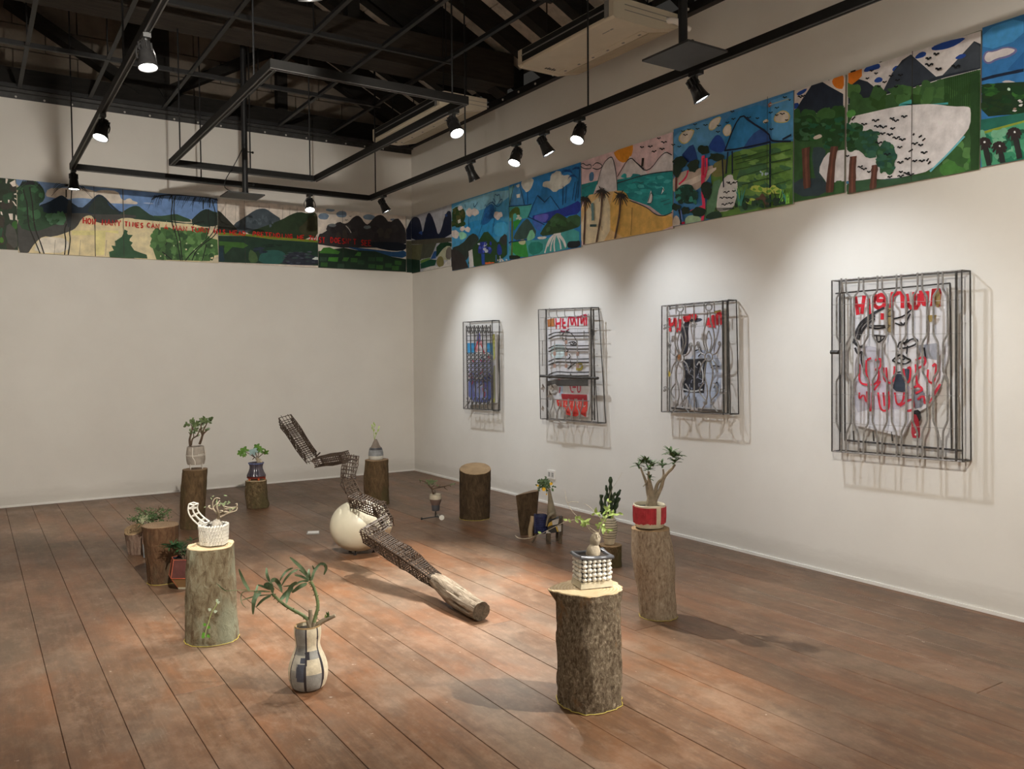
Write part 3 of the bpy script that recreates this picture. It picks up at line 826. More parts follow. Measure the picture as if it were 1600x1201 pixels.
# 3 grey mountain over dark green water meadow
p = Panel('b', bx(340.6), bx(496), 2.582, 3.306)
p.bg('aaa29a')
for x in (160, 300, 620, 760, 950, 1050, 1150): p.stroke(F3, '8e867e', .008, [(x, 215 + x * .08), (x - 8, 480)], 0)
p.poly(F3, '1c1e18', '40,340 90,370 250,535 340,620 440,690 40,690', 0)
p.poly(F3, '343d44', '255,540 430,430 560,340 640,318 720,320 800,380 940,470 900,640 330,660 300,580', 1)
p.poly(F3, '1d2b1a', '400,660 600,600 930,475 1060,400 1180,360 1300,390 1440,370 1440,760 700,700', 1)
p.poly(F3, '2c2c1c', '1150,600 1250,520 1330,430 1440,370 1440,740 1250,700', 1)
p.dabs(F3, ['2a343a', '3e4850'], 420, 420, 850, 560, 14, 26)
p.poly(F3, '5a6a20', '40,650 440,670 860,710 1440,760 1440,790 800,745 440,700 40,690', 0)
p.poly(F3, '152a1f', '40,695 450,700 820,748 1440,790 1440,1110 40,1060', 0)
p.poly(F3, '2c4e1e', '60,770 120,775 400,790 470,830 400,870 250,850 220,880 150,950 130,900 140,830 60,830', 0)
p.poly(F3, '16281e', '60,850 130,850 140,960 230,870 430,880 470,1060 50,1050', 0)
p.poly(F3, '142832', '55,840 130,850 120,960 150,1050 55,1050', 1)
p.poly(F3, '35492c', '480,880 560,920 600,990 600,1070 470,1070', 1)
p.poly(F3, '1e4440', '640,930 760,890 920,900 1000,960 960,1090 600,1080', 1)
p.poly(F3, '20242e', '960,1020 1040,920 1250,920 1440,1000 1440,1110 930,1095', 1)
p.dabs(F3, ['1c2834', '141e28'], 560, 870, 720, 930, 8, 40, ry=18); p.dabs(F3, ['3a3e4a', '161a26', '2a3a38'], 960, 920, 1420, 1090, 34, 36, ry=9)
p.dabs(F3, ['0e1e16'], 700, 820, 980, 900, 5, 40, ry=12)
p.poly(F3, 'a8b0ac', '1350,1020 1400,990 1435,995 1435,1030 1390,1030', 0)
t3_ = p.finish('painted board of a grey mountain over dark green fields, lettered PRETENDING', (bx(382),))
p.words = t3_
for wd, a, b in (('IS', (62, 612), (155, 620)), ('HEAD', (205, 625), (440, 640)), ('PRETENDING', (525, 640), (1085, 680)), ('HE', (1140, 690), (1250, 698)), ('JU', (1295, 700), (1415, 710))): letters(p, F3, wd, *a, *b, 58)

# 4 dark peaks, blue clouds, patchwork fields
p = Panel('b', bx(496.5), bx(634), 2.585, 3.306)
p.bg('b0a8a0')
for x, y, a, b in ((115, 205, 62, 36), (315, 180, 62, 38), (630, 212, 70, 30), (190, 130, 50, 20), (900, 240, 32, 12)): p.blob(F4, '5a6a7c', x, y, a, b, 14, .12)
p.poly(F4, '242224', '50,405 110,395 200,320 290,258 345,290 400,270 440,220 495,190 540,215 580,280 620,300 690,210 750,182 800,200 860,280 950,215 1000,270 1050,360 1050,560 50,560', 1)
p.dabs(F4, ['2a2829', '1e1c1e', '2e2a28'], 150, 330, 1000, 480, 22, 40)
for x, y in ((210, 305), (607, 326)): p.blob(F4, '565c60', x, y, 44, 20, 12, .15)
p.stroke(F4, '9a9690', .010, '365,310 400,345 425,390', 1)
p.poly(F4, '0c121c', '640,490 1050,500 1050,590 900,600 700,560 620,520', 1)
p.poly(F4, '1c3c60', '335,545 600,570 760,590 930,610 1050,585 1050,680 880,660 760,640 560,605', 1)
p.poly(F4, '13241a', '50,600 340,560 500,590 700,600 880,660 1050,690 1050,835 50,785', 0)
p.poly(F4, '2f5a22', '60,620 110,560 180,555 300,605 280,632', 0); p.poly(F4, '306022', '170,668 280,668 270,720 160,710', 0); p.poly(F4, '2e5a24', '465,650 500,605 540,615 530,655', 0); p.poly(F4, '2c5222', '340,670 405,670 380,715 320,710', 0)
for x, y in ((110, 690), (120, 750), (460, 700), (540, 725), (660, 690), (660, 770), (750, 690), (750, 780), (310, 765), (850, 760), (930, 790), (960, 730)): p.poly(F4, p.rnd.choice(['1e3c20', '1a3220', '24441f', '203428']), f'{x-40},{y-25} {x+38},{y-22} {x+34},{y+26} {x-42},{y+22}', 0)
p.birds(F4, '415,205 370,248', .006, 14)
t4_ = p.finish('painted board of black peaks and patchwork fields, lettered DOESN\'T SEE', (bx(535),))
p.words = t4_
for wd, a, b in (('ST', (52, 440), (130, 446)), ("DOESN'T", (185, 445), (485, 465)), ('SEE', (530, 475), (655, 482))): letters(p, F4, wd, *a, *b, 60)

# 5 round-topped blue-black hills: board in the corner
p = Panel('b', bx(634.6), -.02, 2.585, 3.306)
p.bg('9a9894'); p.poly(F4, '0e1424', '1050,360 1100,250 1160,205 1160,470 1050,470', 0); p.poly(F4, '3c3c30', '1050,480 1160,480 1160,700 1050,690', 0); p.poly(F4, '12241c', '1050,680 1160,700 1160,860 1050,860', 0)
p.finish('narrow painted strip tucked into the room corner, blue black hill')
p = Panel('r', -.02, ry(704.5), 2.575, 3.303)
p.bg('8a8c94')
p.poly(F4, '10172a', '1060,480 1090,300 1120,220 1165,203 1205,230 1230,330 1240,400 1270,250 1300,155 1340,180 1390,320 1415,420 1450,360 1490,200 1530,132 1570,160 1570,480', 1)
p.poly(F4, '28324a', '1270,260 1278,210 1285,230 1276,280'); p.dabs(F4, ['20386c'], 1190, 370, 1240, 395, 3, 16); p.dabs(F4, ['1e3460'], 1500, 180, 1525, 205, 2, 14)
p.poly(F4, '3e3c34', '1060,480 1570,440 1570,490 1300,520 1060,520', 0)
p.poly(F4, '4a4a36', '1060,525 1240,520 1225,700 1090,690', 0); p.poly(F4, '3a3d34', '1240,520 1400,505 1360,610 1330,670 1215,690', 0)
p.poly(F4, '12261c', '1060,680 1210,700 1215,860 1060,860', 0); p.poly(F4, '14301f', '1400,510 1570,490 1570,560 1480,560 1420,640 1390,680', 1)
p.poly(F4, '1a3e70', '1370,600 1400,595 1390,680 1330,690', 0); p.poly(F4, '8a8c78', '1420,640 1500,540 1570,540 1570,700 1480,700 1410,690', 1); p.poly(F4, '585450', '1510,560 1570,545 1570,690 1500,690', 1)
p.poly(F4, '4e6a34', '1215,700 1330,670 1330,690 1260,720 1215,740', 1); p.poly(F4, '123a2c', '1215,740 1330,690 1400,700 1380,760 1220,800', 0); p.blob(F4, '5e5a38', 1440, 720, 42, 62, 14, .1)
p.poly(F4, 'a4a2a0', '1250,830 1250,800 1360,760 1460,785 1520,700 1570,700 1570,790 1400,830', 1)
p.finish('painted board of three round topped blue black hills next to the room corner')

# 6 blue painting with blue bulb flower
p = Panel('r', ry(705), ry(795), 2.512, 3.303)
p.bg('3a7ea6')
p.poly(F5, '6a98ac', '100,470 700,280 700,420 400,520 100,640', 1); p.poly(F5, '2476a8', '240,640 690,600 690,800 240,800', 1); p.poly(F5, '3a8cb8', '540,660 690,640 690,780 560,800', 1)
p.poly(F5, '24381f', '110,520 160,480 230,500 255,570 230,650 170,720 110,650', 1); p.dabs(F5, ['3c4420', '28401f', '4a4a2a', '1f3a1e'], 120, 500, 240, 680, 20, 24)
for x, y, r in ((195, 500, 26), (290, 545, 42), (350, 540, 40), (585, 580, 42), (610, 570, 30), (150, 775, 40), (220, 715, 26), (275, 725, 28), (130, 760, 30)): p.blob(F5, 'b4acaa', x, y, r, r, 12, .2)
p.poly(F5, 'c0b8ac', '172,628 200,615 204,650 176,662', 0); p.blob(F5, '7ab09a', 220, 790, 40, 40, 12, .2)
p.poly(F5, '1b5288', '440,590 460,500 520,450 555,480 550,570 500,650 440,680 415,670', 1)
for i in range(16): x = p.rnd.uniform(440, 540); y = p.rnd.uniform(480, 650); p.stroke(F5, '123a6a', .007, [(x, y), (x + 12, y - 24), (x + 20, y + 8)], 1)
for q in ('430,680 400,760 390,850', '415,670 440,560 480,470 530,435 560,460', '535,430 560,470 600,490 640,440 640,400 600,440 580,490', '560,420 560,350 590,375 610,350 620,420', '545,400 570,440', '570,490 570,540', '545,660 540,760', '560,610 550,700', '250,460 260,500', '340,450 350,500 385,440', '290,600 290,700', '310,610 320,570'):
    p.stroke(F5, '14406c', .009, q)
p.poly(F5, '26302c', '100,920 220,880 320,760 380,780 400,840 330,930 260,1060 100,1160', 1)
p.poly(F5, '1e3a1e', '270,1130 330,920 390,850 470,720 560,830 600,870 690,760 690,1060', 1); p.poly(F5, '2b2f2e', '600,830 690,750 690,900 640,880', 1)
p.poly(F5, '2a2626', '100,930 180,940 240,1000 290,1120 120,1160', 0); p.poly(F5, 'a8a8a8', '290,950 330,930 345,1110 300,1125', 0)
p.poly(F5, '1c2a6e', '390,920 410,855 480,850 480,900 540,930 520,980 470,960 440,980 390,970', 0); p.dabs(F5, ['a0a8c8', '3a4aa0', '22308a'], 400, 870, 530, 960, 12, 16)
p.poly(F5, '22408a', '425,980 460,980 460,1090 430,1090', 0); p.poly(F5, '1c307e', '590,900 610,865 640,920 640,990 590,990', 1); p.stroke(F5, '98a0b4', .014, '620,1000 630,1060', 0); p.stroke(F5, '3a5a90', .016, '580,990 580,1060', 0)
for x in (480, 510, 545): p.blob(F5, 'b0562a', x, 1075, 18, 13, 10, .15)
p.dabs(F5, ['b4b4b0'], 590, 1035, 690, 1060, 6, 10)
p.finish('painted board in blue with a bulb shaped blue flower and white stem')

# 7 blue sky, green hills, white waterfall
p = Panel('r', ry(795.5), ry(907.5), 2.515, 3.306)
p.bg('2468a0')
p.poly(F5, '5a8a92', '700,290 760,260 720,470 700,480', 0); p.poly(F5, '3a6e98', '715,470 760,265 830,260 870,465', 0)
for q in ('820,240 870,200 960,190 960,240 930,300 890,340 860,310', '1050,240 1090,210 1130,230 1140,160 1180,120 1240,110 1260,170 1330,140 1360,190 1320,250 1240,300 1180,340 1120,290 1060,285', '770,260 815,245 820,280 790,290'):
    p.poly(F5, 'a8a8a2', q, 1, .006)
p.poly(F5, 'b4b0a8', '780,360 820,350 820,390 785,395', 0)
p.poly(F5, '3e8a86', '700,480 945,460 910,600 700,640', 0)
p.poly(F5, '1c2c7c', '905,590 1100,545 1240,510 1340,470 1450,410 1450,560 1300,580 1080,680', 1); p.poly(F5, '34549a', '940,620 1080,590 1050,690 1010,750 960,680', 1); p.poly(F5, '5050a0', '930,590 1110,550 1120,600 1070,660', 1)
p.poly(F5, '2e4440', '740,840 780,740 880,605 920,630 1010,780 900,820', 1)
p.poly(F5, '263c24', '1010,800 1080,680 1190,550 1240,560 1330,620 1430,690 1430,700 1200,770', 1); p.poly(F5, '2c4a30', '1300,590 1450,560 1450,700 1400,680 1340,630', 1); p.dabs(F5, ['2c4a2a', '1e3420', '345034'], 1100, 620, 1330, 740, 16, 32)
p.poly(F5, '3a8484', '700,880 880,840 1000,830 1080,830 1200,770 1440,700 1440,900 900,1010 700,1010', 1); p.poly(F5, '1b6a60', '900,860 1060,850 1060,960 920,1000', 1)
p.poly(F5, '2c7a34', '745,850 880,850 910,1010 800,1010 745,960', 0); p.poly(F5, '287a30', '750,640 800,620 840,620 760,740', 0); p.poly(F5, '68a284', '880,840 940,700 990,800 930,840', 1); p.poly(F5, 'a0a684', '800,850 850,820 885,840 870,885 820,880', 1)
p.poly(F5, 'b0b0a8', '1000,800 1110,795 1080,825 1010,825', 1)
p.poly(F5, '3c5220', '700,560 760,490 815,490 825,580 800,600 770,540 720,620', 1); p.stroke(F5, '4c5c26', .03, '740,560 740,760 735,1030', 1); p.dabs(F5, ['a8aca0'], 760, 580, 840, 610, 5, 14)
for q in ('1180,780 1120,830 1080,970', '1190,780 1150,860 1140,950', '1195,780 1175,870 1185,955', '1210,790 1240,850 1250,930', '1215,780 1270,830 1300,910', '1160,790 1140,840 1110,900', '1230,770 1290,850 1300,900', '1180,780 1250,770'):
    p.stroke(F5, 'b8b8b4', .022, q)
p.poly(F5, '161c22', '1310,880 1340,840 1400,850 1450,830 1450,905 1330,930', 1, .004); p.poly(F5, '162018', '700,990 830,1000 820,1030 700,1040', 1, .004)
for q in ('700,485 900,470 945,460', '905,600 960,470 1005,370 1080,440 1140,375 1240,515', '905,590 1080,675', '870,465 820,260', '715,470 760,260', '1275,270 1270,470', '1310,270 1300,450', '1400,230 1370,420', '1430,220 1400,430', '905,330 905,460', '1450,100 1430,400', '700,860 900,830', '740,840 700,880'):
    p.stroke(F5, '12264c', .009, q, 0)
for cx, cy, r in ((1320, 120, 75), (1420, 90, 60), (1385, 170, 50)): p.palm(F5, '143a70', cx, cy, r, 12, .008, .6)
p.finish('painted board with outlined blue peaks, clouds and a white spraying waterfall')

# 8 pink sky beach with orange sun
p = Panel('r', ry(908.5), ry(1051.5), 2.530, 3.310)
p.bg('b49ea2')
p.poly(F6, 'c87828', '305,430 440,370 440,430 420,480 380,510 340,495 315,460', 1)
p.poly(F6, '3a5a78', '135,590 150,570 170,575 168,630 138,640', 1)
p.poly(F6, 'b0acae', '155,730 230,520 290,460 310,480 330,600 335,720', 1); p.poly(F6, 'aeaaac', '335,620 420,460 470,510 545,585 335,650', 0); p.poly(F6, 'aeaaac', '545,585 660,425 720,455 720,580', 0)
p.poly(F6, '1f6e70', '80,660 200,630 160,740 80,770', 0); p.poly(F6, '237a7e', '332,625 540,585 720,565 720,830 690,870 640,870 560,810 420,760 332,720', 0)
p.dabs(F6, ['2a8a8c', '1c6a70', '3a9496', '1e7076'], 350, 600, 710, 780, 40, 34, ry=16)
p.poly(F6, 'b8986a', '80,740 330,700 390,705 420,770 540,815 600,870 660,880 720,850 720,970 300,1060 80,1090', 1); p.poly(F6, 'b08e4c', '285,720 390,705 420,770 540,815 620,880 720,870 720,970 290,1055', 1); p.poly(F6, 'b8a88e', '80,900 190,740 285,730 285,1060 80,1090', 1)
for q in ('195,660 230,520 290,460 310,490 330,600 335,700', '335,605 420,460 470,510 545,585 660,425 715,455', '335,650 545,585 720,565', '420,770 540,815 600,870 660,880 720,850', '460,500 520,550', '80,520 100,510 120,530 150,515 160,550 100,550 80,530', '165,530 190,505 220,515 235,535 200,558 165,545'):
    p.stroke(F6, '2a2a30', .008, q)
p.stroke(F6, '2c2624', .028, '515,475 508,535', 0)
p.birds(F6, '625,340 565,398 660,368 592,432 648,415 508,402', .009, 18)
p.poly(F6, 'b8c0c0', '545,785 570,700 585,740 575,790', 0); p.poly(F6, 'aab4b8', '640,730 655,675 665,700', 0); p.stroke(F6, '1c3040', .007, '550,780 572,705 585,745 575,790 545,795'); p.stroke(F6, '1c3040', .006, '640,728 652,680 662,705')
for q in ('440,650 470,640 500,650 520,640', '640,780 700,760', '660,800 710,785', '90,690 150,660'): p.stroke(F6, '2a5a60', .008, q)
for x, y, r, bx0, by0 in ((115, 770, 42, 105, 1085), (235, 715, 50, 195, 1065), (365, 745, 55, 325, 1045)):
    for i in range(16):
        a = 2 * PI * i / 16; k = r * p.rnd.uniform(.6, 1.2)
        p.stroke(F6, '262220', .020, [(x, y), (x + .5 * k * math.cos(a), y + .4 * k * math.sin(a) - 8), (x + k * math.cos(a), y + k * math.sin(a) * 1.1 + 14)], 1, True)
    p.stroke(F6, '4a342a', .018, [(x, y), (x + (bx0 - x) * .1, y + (by0 - y) * .4), (bx0, by0)], 2)
    p.stroke(F6, '221a18', .006, [(x + 7, y), (x + 7 + (bx0 - x) * .1, y + (by0 - y) * .4), (bx0 + 7, by0)], 2)
p.stroke(F6, '4e6a6c', .035, '170,790 175,860 175,910'); p.stroke(F6, '2c4040', .02, '155,945 200,945'); p.stroke(F6, '4a3a22', .006, '450,820 440,1010', 0); p.stroke(F6, '4a3a22', .006, '240,950 240,980', 0)
p.finish('painted beach board with pink sky, orange sun and three palms on yellow sand')

# 9 fields with pink trunks
p = Panel('r', ry(1052.5), ry(1239.5), 2.545, 3.330)
p.bg('3a6e9c')
p.poly(F7, '4a7ea6', '60,340 450,220 450,400 250,520 60,560', 1); p.poly(F7, '2c6ea0', '450,220 860,90 860,340 640,460 500,500', 1); p.poly(F7, '4a84ae', '860,90 1045,20 1045,400 870,420', 0)
for q in ('95,400 150,330 240,320 225,370 190,430 140,450', '355,270 400,230 460,215 440,280 390,335 350,330', '470,320 500,280 540,285 535,370 490,385 465,350', '880,230 920,180 970,165 1020,200 1010,260 950,275 890,265', '790,260 830,235 845,260 810,280'):
    p.poly(F7, 'a89c62', q, 1); x = [a for a in pts(q)]; cx = sum(a[0] for a in x) / len(x); cy = sum(a[1] for a in x) / len(x)
    p.poly(F7, 'b2aca4', ' '.join(f'{cx+(a-cx)*.86:.0f},{cy+(b-cy)*.86:.0f}' for a, b in x), 1)
p.poly(F7, '21386e', '110,560 220,430 250,500 265,590 190,600', 1); p.poly(F7, '223f86', '340,480 400,380 435,365 470,400 500,490 440,520', 1); p.poly(F7, '2b4880', '610,520 700,370 790,310 850,370 880,430 640,520', 1)
p.poly(F7, '4e6e34', '370,700 500,560 560,510 860,440 1045,420 1045,940 600,1030 400,1060', 0); p.poly(F7, '66663e', '370,620 500,540 500,700 380,720', 1)
p.poly(F7, '3c5e42', '590,620 720,560 900,760 800,960 560,1010', 1); p.poly(F7, '577a3a', '870,480 1045,440 1045,760 870,780', 0); p.poly(F7, '3e5e30', '620,520 860,470 860,560 640,640', 1)
p.dabs(F7, ['5c7e42', '486a36', '3c6040', '688a4a', '54763c'], 620, 500, 1030, 880, 46, 50, ry=26)
p.poly(F7, '9c9086', '65,700 200,650 300,640 420,610 330,770 200,860 65,860', 1); p.poly(F7, 'b0a8a0', '110,770 260,710 420,625 420,660 250,770 110,810', 1)
p.poly(F7, '4c6e54', '380,760 470,720 430,900 400,1010 330,1060 300,1090', 1); p.poly(F7, '22362a', '340,1060 330,1030 400,990 460,1000 470,1050', 1); p.poly(F7, '88a288', '160,1060 200,1020 300,1040 300,1090 170,1110', 1); p.poly(F7, 'a89e94', '65,1060 90,1020 120,1050 130,1120 65,1130', 1)
p.poly(F7, 'b8b8b8', '425,900 445,790 500,700 555,690 560,740 600,740 580,930 530,990 420,1000', 1)
p.birds(F7, '540,770 575,760 505,840 565,830 470,885 510,885 545,885 490,940 540,930 520,760', .008, 22)
for i in range(14): x = 425 + i * 11; p.stroke(F7, '26302c', .007, [(x, 1000 - i * 2), (x - 10, 965)], 0)
p.stroke(F7, 'b4304e', .036, '318,540 316,640 315,760 318,880 325,950 310,1080'); p.stroke(F7, 'b4304e', .02, '345,560 350,640 330,720'); p.stroke(F7, '9c2038', .018, '320,560 318,700')
p.stroke(F7, 'b4304e', .016, '195,660 180,720 120,775'); p.stroke(F7, 'b4304e', .016, '320,950 220,990 200,1000'); p.stroke(F7, '9c2038', .05, '150,1080 152,1115', 0); p.stroke(F7, '5a2a2c', .02, '100,700 95,850', 0)
for x, y, a, b in ((320, 495, 52, 42), (130, 590, 58, 42), (105, 660, 40, 60), (240, 620, 48, 52), (420, 550, 60, 34), (340, 800, 52, 44), (350, 850, 36, 44), (275, 1000, 58, 40), (90, 960, 40, 30), (175, 990, 36, 30)): p.blob(F7, '1c2a20', x, y, a, b, 14, .28)
p.blob(F7, '1e3c34', 180, 860, 88, 74, 18, .2); p.dabs(F7, ['2a6a5e', '1c3a30', '32786a', '1a2e26'], 110, 800, 260, 920, 26, 20)
p.stroke(F7, '1a1e1e', .02, '125,980 140,1040 140,1110'); p.stroke(F7, '5068a0', .014, '140,985 150,1060')
for q in ('500,500 580,290 640,205 700,260 860,360 870,410 900,425 1040,425', '495,500 620,485 870,430', '970,410 1045,370', '525,510 510,690', '560,505 562,690', '480,570 490,800', '870,430 870,960'):
    p.stroke(F7, '141c30', .013, q, 1)
for q in ('580,580 860,500', '590,610 1040,490', '570,660 1040,560', '600,720 860,640', '870,600 1040,570', '640,780 880,720', '870,700 1040,650', '900,780 1040,740', '560,560 680,530'): p.stroke(F7, '2c4428', .006, q, 0)
p.birds(F7, '80,455 130,470 160,345 180,375 210,330 280,325 260,290 345,295 455,300 525,275 575,245 565,185 770,240 700,235 840,275 885,330 930,155 995,70 1035,90 1010,255 880,195 450,350 975,205 930,215', .007, 17)
p.stroke(F7, '8a4a30', .03, '870,115 880,140'); p.stroke(F7, '7a8a90', .01, '870,130 1030,80', 0)
p.stroke(F7, '4a3a30', .035, '800,860 835,900 860,970'); p.stroke(F7, '4a3a30', .018, '830,890 760,895 720,930')
for x, y in ((750, 810), (900, 810), (940, 830), (720, 920), (860, 830), (790, 810)): p.blob(F7, '9aa850', x, y, 38, 24, 11, .4); p.blob(F7, '5e8a36', x + 6, y + 4, 22, 15, 9, .4)
for x0 in (640, 955, 1020): 
    for i in range(9): p.stroke(F7, p.rnd.choice(['3a7a70', '5c9a3c', '1e3026', '7ab04a']), .014, [(x0 + p.rnd.uniform(-20, 20), 950), (x0 + p.rnd.uniform(-50, 50), 850 + p.rnd.uniform(-60, 20))], 0, True)
p.dabs(F7, ['1e2e24', '20382a'], 600, 900, 1040, 960, 14, 22); p.dabs(F7, ['94a8b4'], 750, 670, 900, 700, 4, 12)
p.finish('painted board with pink tree trunks, white pond and striped green fields', (ry(1205, 220),))

# 10 dark mountain, half sun, tree trunks
def lakebirds(p):
    p.birds(F8, '625,665 545,690 740,650 765,665 825,637 640,705 680,710 745,720 675,755 725,762 770,785 812,797 795,850 900,825 940,835 965,888 850,930 900,945 950,945 800,955 650,820 710,900', .009, 22)
    p.birds(F8, '280,905 265,965 355,915 430,910 350,1035 520,985 545,1000 580,1020 400,1010 270,1000 330,965 380,940', .009, 18); p.birds(F8, '800,1020 840,1030 870,1040 800,1050 725,1055', .009, 20)
    for q in ('885,765 895,752', '925,780 948,765', '950,803 972,785', '980,945 995,925', '990,965 1008,945', '855,880 885,862', '460,660 485,635'): p.stroke(F8, '141414', .010, q, 0)
def lake(p): p.poly(F8, '3c8a8a', '790,545 870,515 880,560 1125,535 1125,550 780,560', 0); p.poly(F8, 'b8b2b4', '430,640 560,610 760,565 880,552 1020,545 1160,565 1260,562 1285,580 1280,700 1230,770 1120,890 1000,1010 880,1040 720,1068 640,1070 620,1060 500,1080 380,1080 280,1100 255,1060 215,1010 270,890 330,870 430,860', 1)
def firs(p):
    for x, y, a, b in ((140, 720, 105, 85), (320, 740, 90, 110), (470, 780, 75, 105), (575, 820, 85, 100), (700, 920, 75, 115)):
        p.blob(F8, '1f3a20' if x < 400 else '24442c', x, y, a, b, 18, .25)
        p.dabs(F8, ['1c3a1c', '28502a', '1e4a34', '34563a', '163018'] if x < 520 else ['2c5040', '23463a', '34583a', '1e4038'], x - a * .8, y - b * .8, x + a * .8, y + b * .8, 22, 26, .5, 18)
def trunks(p):
    for q, wd in (('135,850 135,960 145,1130', .062), ('335,840 315,960 300,1160', .055), ('470,910 462,1000 462,1170', .048), ('620,970 612,1060 605,1140', .044)):
        p.stroke(F8, '4a3028', wd, q); p.stroke(F8, '5e3c30', wd * .3, q)
p = Panel('r', ry(1241, 230), ry(1320, 220), 2.556, 3.322)
p.bg('2c4a2a'); p.poly(F8, 'b2aaa6', '20,440 420,310 420,560 20,690', 0)
p.poly(F8, '1e3c80', '60,470 140,430 130,460 80,490', 1); p.poly(F8, '1e3c80', '45,540 85,535 75,575 45,580', 1); p.poly(F8, 'c06620', '310,380 345,350 395,335 395,440 350,440 320,415', 1)
p.poly(F8, '1d2430', '45,650 45,610 100,520 170,415 240,388 290,420 390,475 390,560', 0); p.poly(F8, '2c4a2a', '40,660 395,555 395,1180 40,1200', 0); p.dabs(F8, ['34562e', '24421f', '2a4c2a'], 50, 600, 390, 720, 14, 50)
p.poly(F8, '2c3a3e', '165,850 240,840 280,880 220,1000 270,1100 200,1100', 1); p.poly(F8, '2a363c', '50,1060 280,1060 280,1180 50,1190', 1)
lake(p); firs(p); trunks(p); p.poly(F8, 'aca49a', '180,775 240,750 250,775 195,795', 1); p.poly(F8, '30502e', '330,1080 395,1075 395,1180 330,1180', 1); lakebirds(p)
p.birds(F8, '110,490 290,375 95,497', .008, 18)
p.finish('painted board of a dark mountain, half an orange sun and brown trunks')

p = Panel('r', ry(1324.5, 220), ry(1531.5, 160), 2.542, 3.324)
p.bg('2e4a2a'); p.poly(F8, 'b4b0b0', '400,320 1400,20 1400,330 400,560', 0)
p.poly(F8, 'c06620', '425,320 520,290 520,350 490,380 425,440', 0)
for q in ('530,310 570,270 640,260 650,295 600,310 540,325', '730,300 760,275 795,290 780,315 735,320', '600,385 630,355 665,365 660,390 620,398', '885,220 930,180 970,185 960,215 900,232', '1000,150 1100,110 1260,75 1180,135 1100,165 1010,175', '1165,225 1210,195 1250,200 1230,225 1180,235'):
    p.poly(F8, '1e3c80', q, 1)
p.poly(F8, '20262f', '425,545 425,430 500,372 560,390 660,470 730,330 800,240 862,200 900,240 1035,355 1080,345 1180,240 1300,108 1350,130 1345,300 1100,360 880,430', 0); p.poly(F8, '2c323c', '660,470 730,330 862,202 1035,355 880,420', 0); p.poly(F8, '343a42', '1080,345 1250,170 1300,110 1345,150 1340,290 1200,320', 0)
p.poly(F8, '1e3c80', '1165,225 1210,195 1250,200 1230,225 1180,235', 1)
p.poly(F8, '2e4a2a', '415,550 660,490 900,430 1100,365 1345,305 1345,1020 600,1140 415,1180', 0)
p.dabs(F8, ['395a30', '29451f', '314f2c', '3f6034'], 430, 440, 1330, 540, 26, 60); p.dabs(F8, ['36602c', '2a4a26', '44683a'], 1100, 860, 1320, 1040, 14, 60)
for i in range(16): x = 1100 + i * 15; p.stroke(F8, '24401f', .008, [(x, 370 - i * 4), (x + 3, 560)], 0)
p.stroke(F8, '1e381c', .05, '1310,330 1312,700 1310,1000'); p.poly(F8, '45783a', '415,600 470,580 490,620 430,650', 1)
lake(p); p.stroke(F8, '5a98a0', .012, '1240,770 1120,900 1000,1015'); p.poly(F8, '36405a', '640,1070 880,1050 780,1110 640,1120', 1); p.poly(F8, '2e4a34', '420,1090 560,1070 640,1080 1000,1030 1000,1075 420,1175', 1); p.poly(F8, '3a6888', '395,1085 440,1080 440,1100 395,1100', 0)
firs(p); trunks(p); lakebirds(p)
p.birds(F8, '660,255 600,318 570,372 630,337 690,398 650,428 735,355 780,385 800,350 770,430', .008, 15); p.birds(F8, '995,235 1050,205 1000,280 1065,308 1185,292', .011, 26); p.stroke(F8, '141414', .02, '455,322 490,310', 1)
p.finish('large painted board with a white lake full of birds under grey peaks', (ry(1428, 190),))

p = Panel('r', ry(1533.5, 160), ry(1720, 120), 2.551, 3.335)
p.bg('2a5e90')
p.poly(F9, '3a7aac', '165,170 460,70 460,230 165,330', 1); p.poly(F9, '1f4f80', '340,460 460,330 460,470', 0)
p.poly(F9, '5a5a80', '160,370 185,320 240,320 330,285 410,300 415,330 350,370 270,385 210,420 175,405', 1); p.poly(F9, 'aca8aa', '175,370 195,330 245,330 330,297 395,308 395,325 345,355 260,375 210,405 185,395', 1)
p.stroke(F9, '141e30', .018, '155,530 240,505 460,460')
p.poly(F9, 'a09ca0', '290,550 340,530 400,545 420,560', 1)
p.poly(F9, '152a18', '155,590 220,555 460,545 600,540 600,780 350,780 160,800', 1); p.dabs(F9, ['1c401c', '123018', '264e1f', '1a2e16'], 170, 570, 460, 770, 30, 40, ry=20)
p.poly(F9, '1c5246', '145,820 460,770 900,700 900,850 460,840 150,900', 0); p.poly(F9, '6a7a2a', '140,910 460,825 900,700 900,740 460,840 145,930', 0); p.poly(F9, '3c7c5e', '145,930 460,840 900,720 900,1300 160,1165', 0)
p.dabs(F9, ['1a5a44', '5a8a70', '2a6a50', '18402e'], 160, 900, 460, 1120, 34, 34)
for x, y in ((180, 980), (290, 1010), (400, 910), (560, 940)):
    p.stroke(F9, '1e2020', .03, [(x, y), (x + 15, y + 60), (x + 40, y + 190)])
    for i in range(10): a = 2 * PI * i / 10; p.stroke(F9, '241e1e', .03, [(x, y), (x + 24 * math.cos(a), y + 18 * math.sin(a) - 10), (x + 55 * math.cos(a), y + 45 * math.sin(a) + 18)], 1, True)
    p.blob(F9, 'b0b4b4', x + 5, y, 8, 8, 8, .3)
p.dabs(F9, ['a0a0a0', '6a5a50'], 360, 680, 460, 760, 5, 14, ry=7); p.blob(F9, '9ab0a0', 367, 602, 11, 11)
p.finish('painted board cut by the picture edge, lumpy cloud over dark green hill and palms')
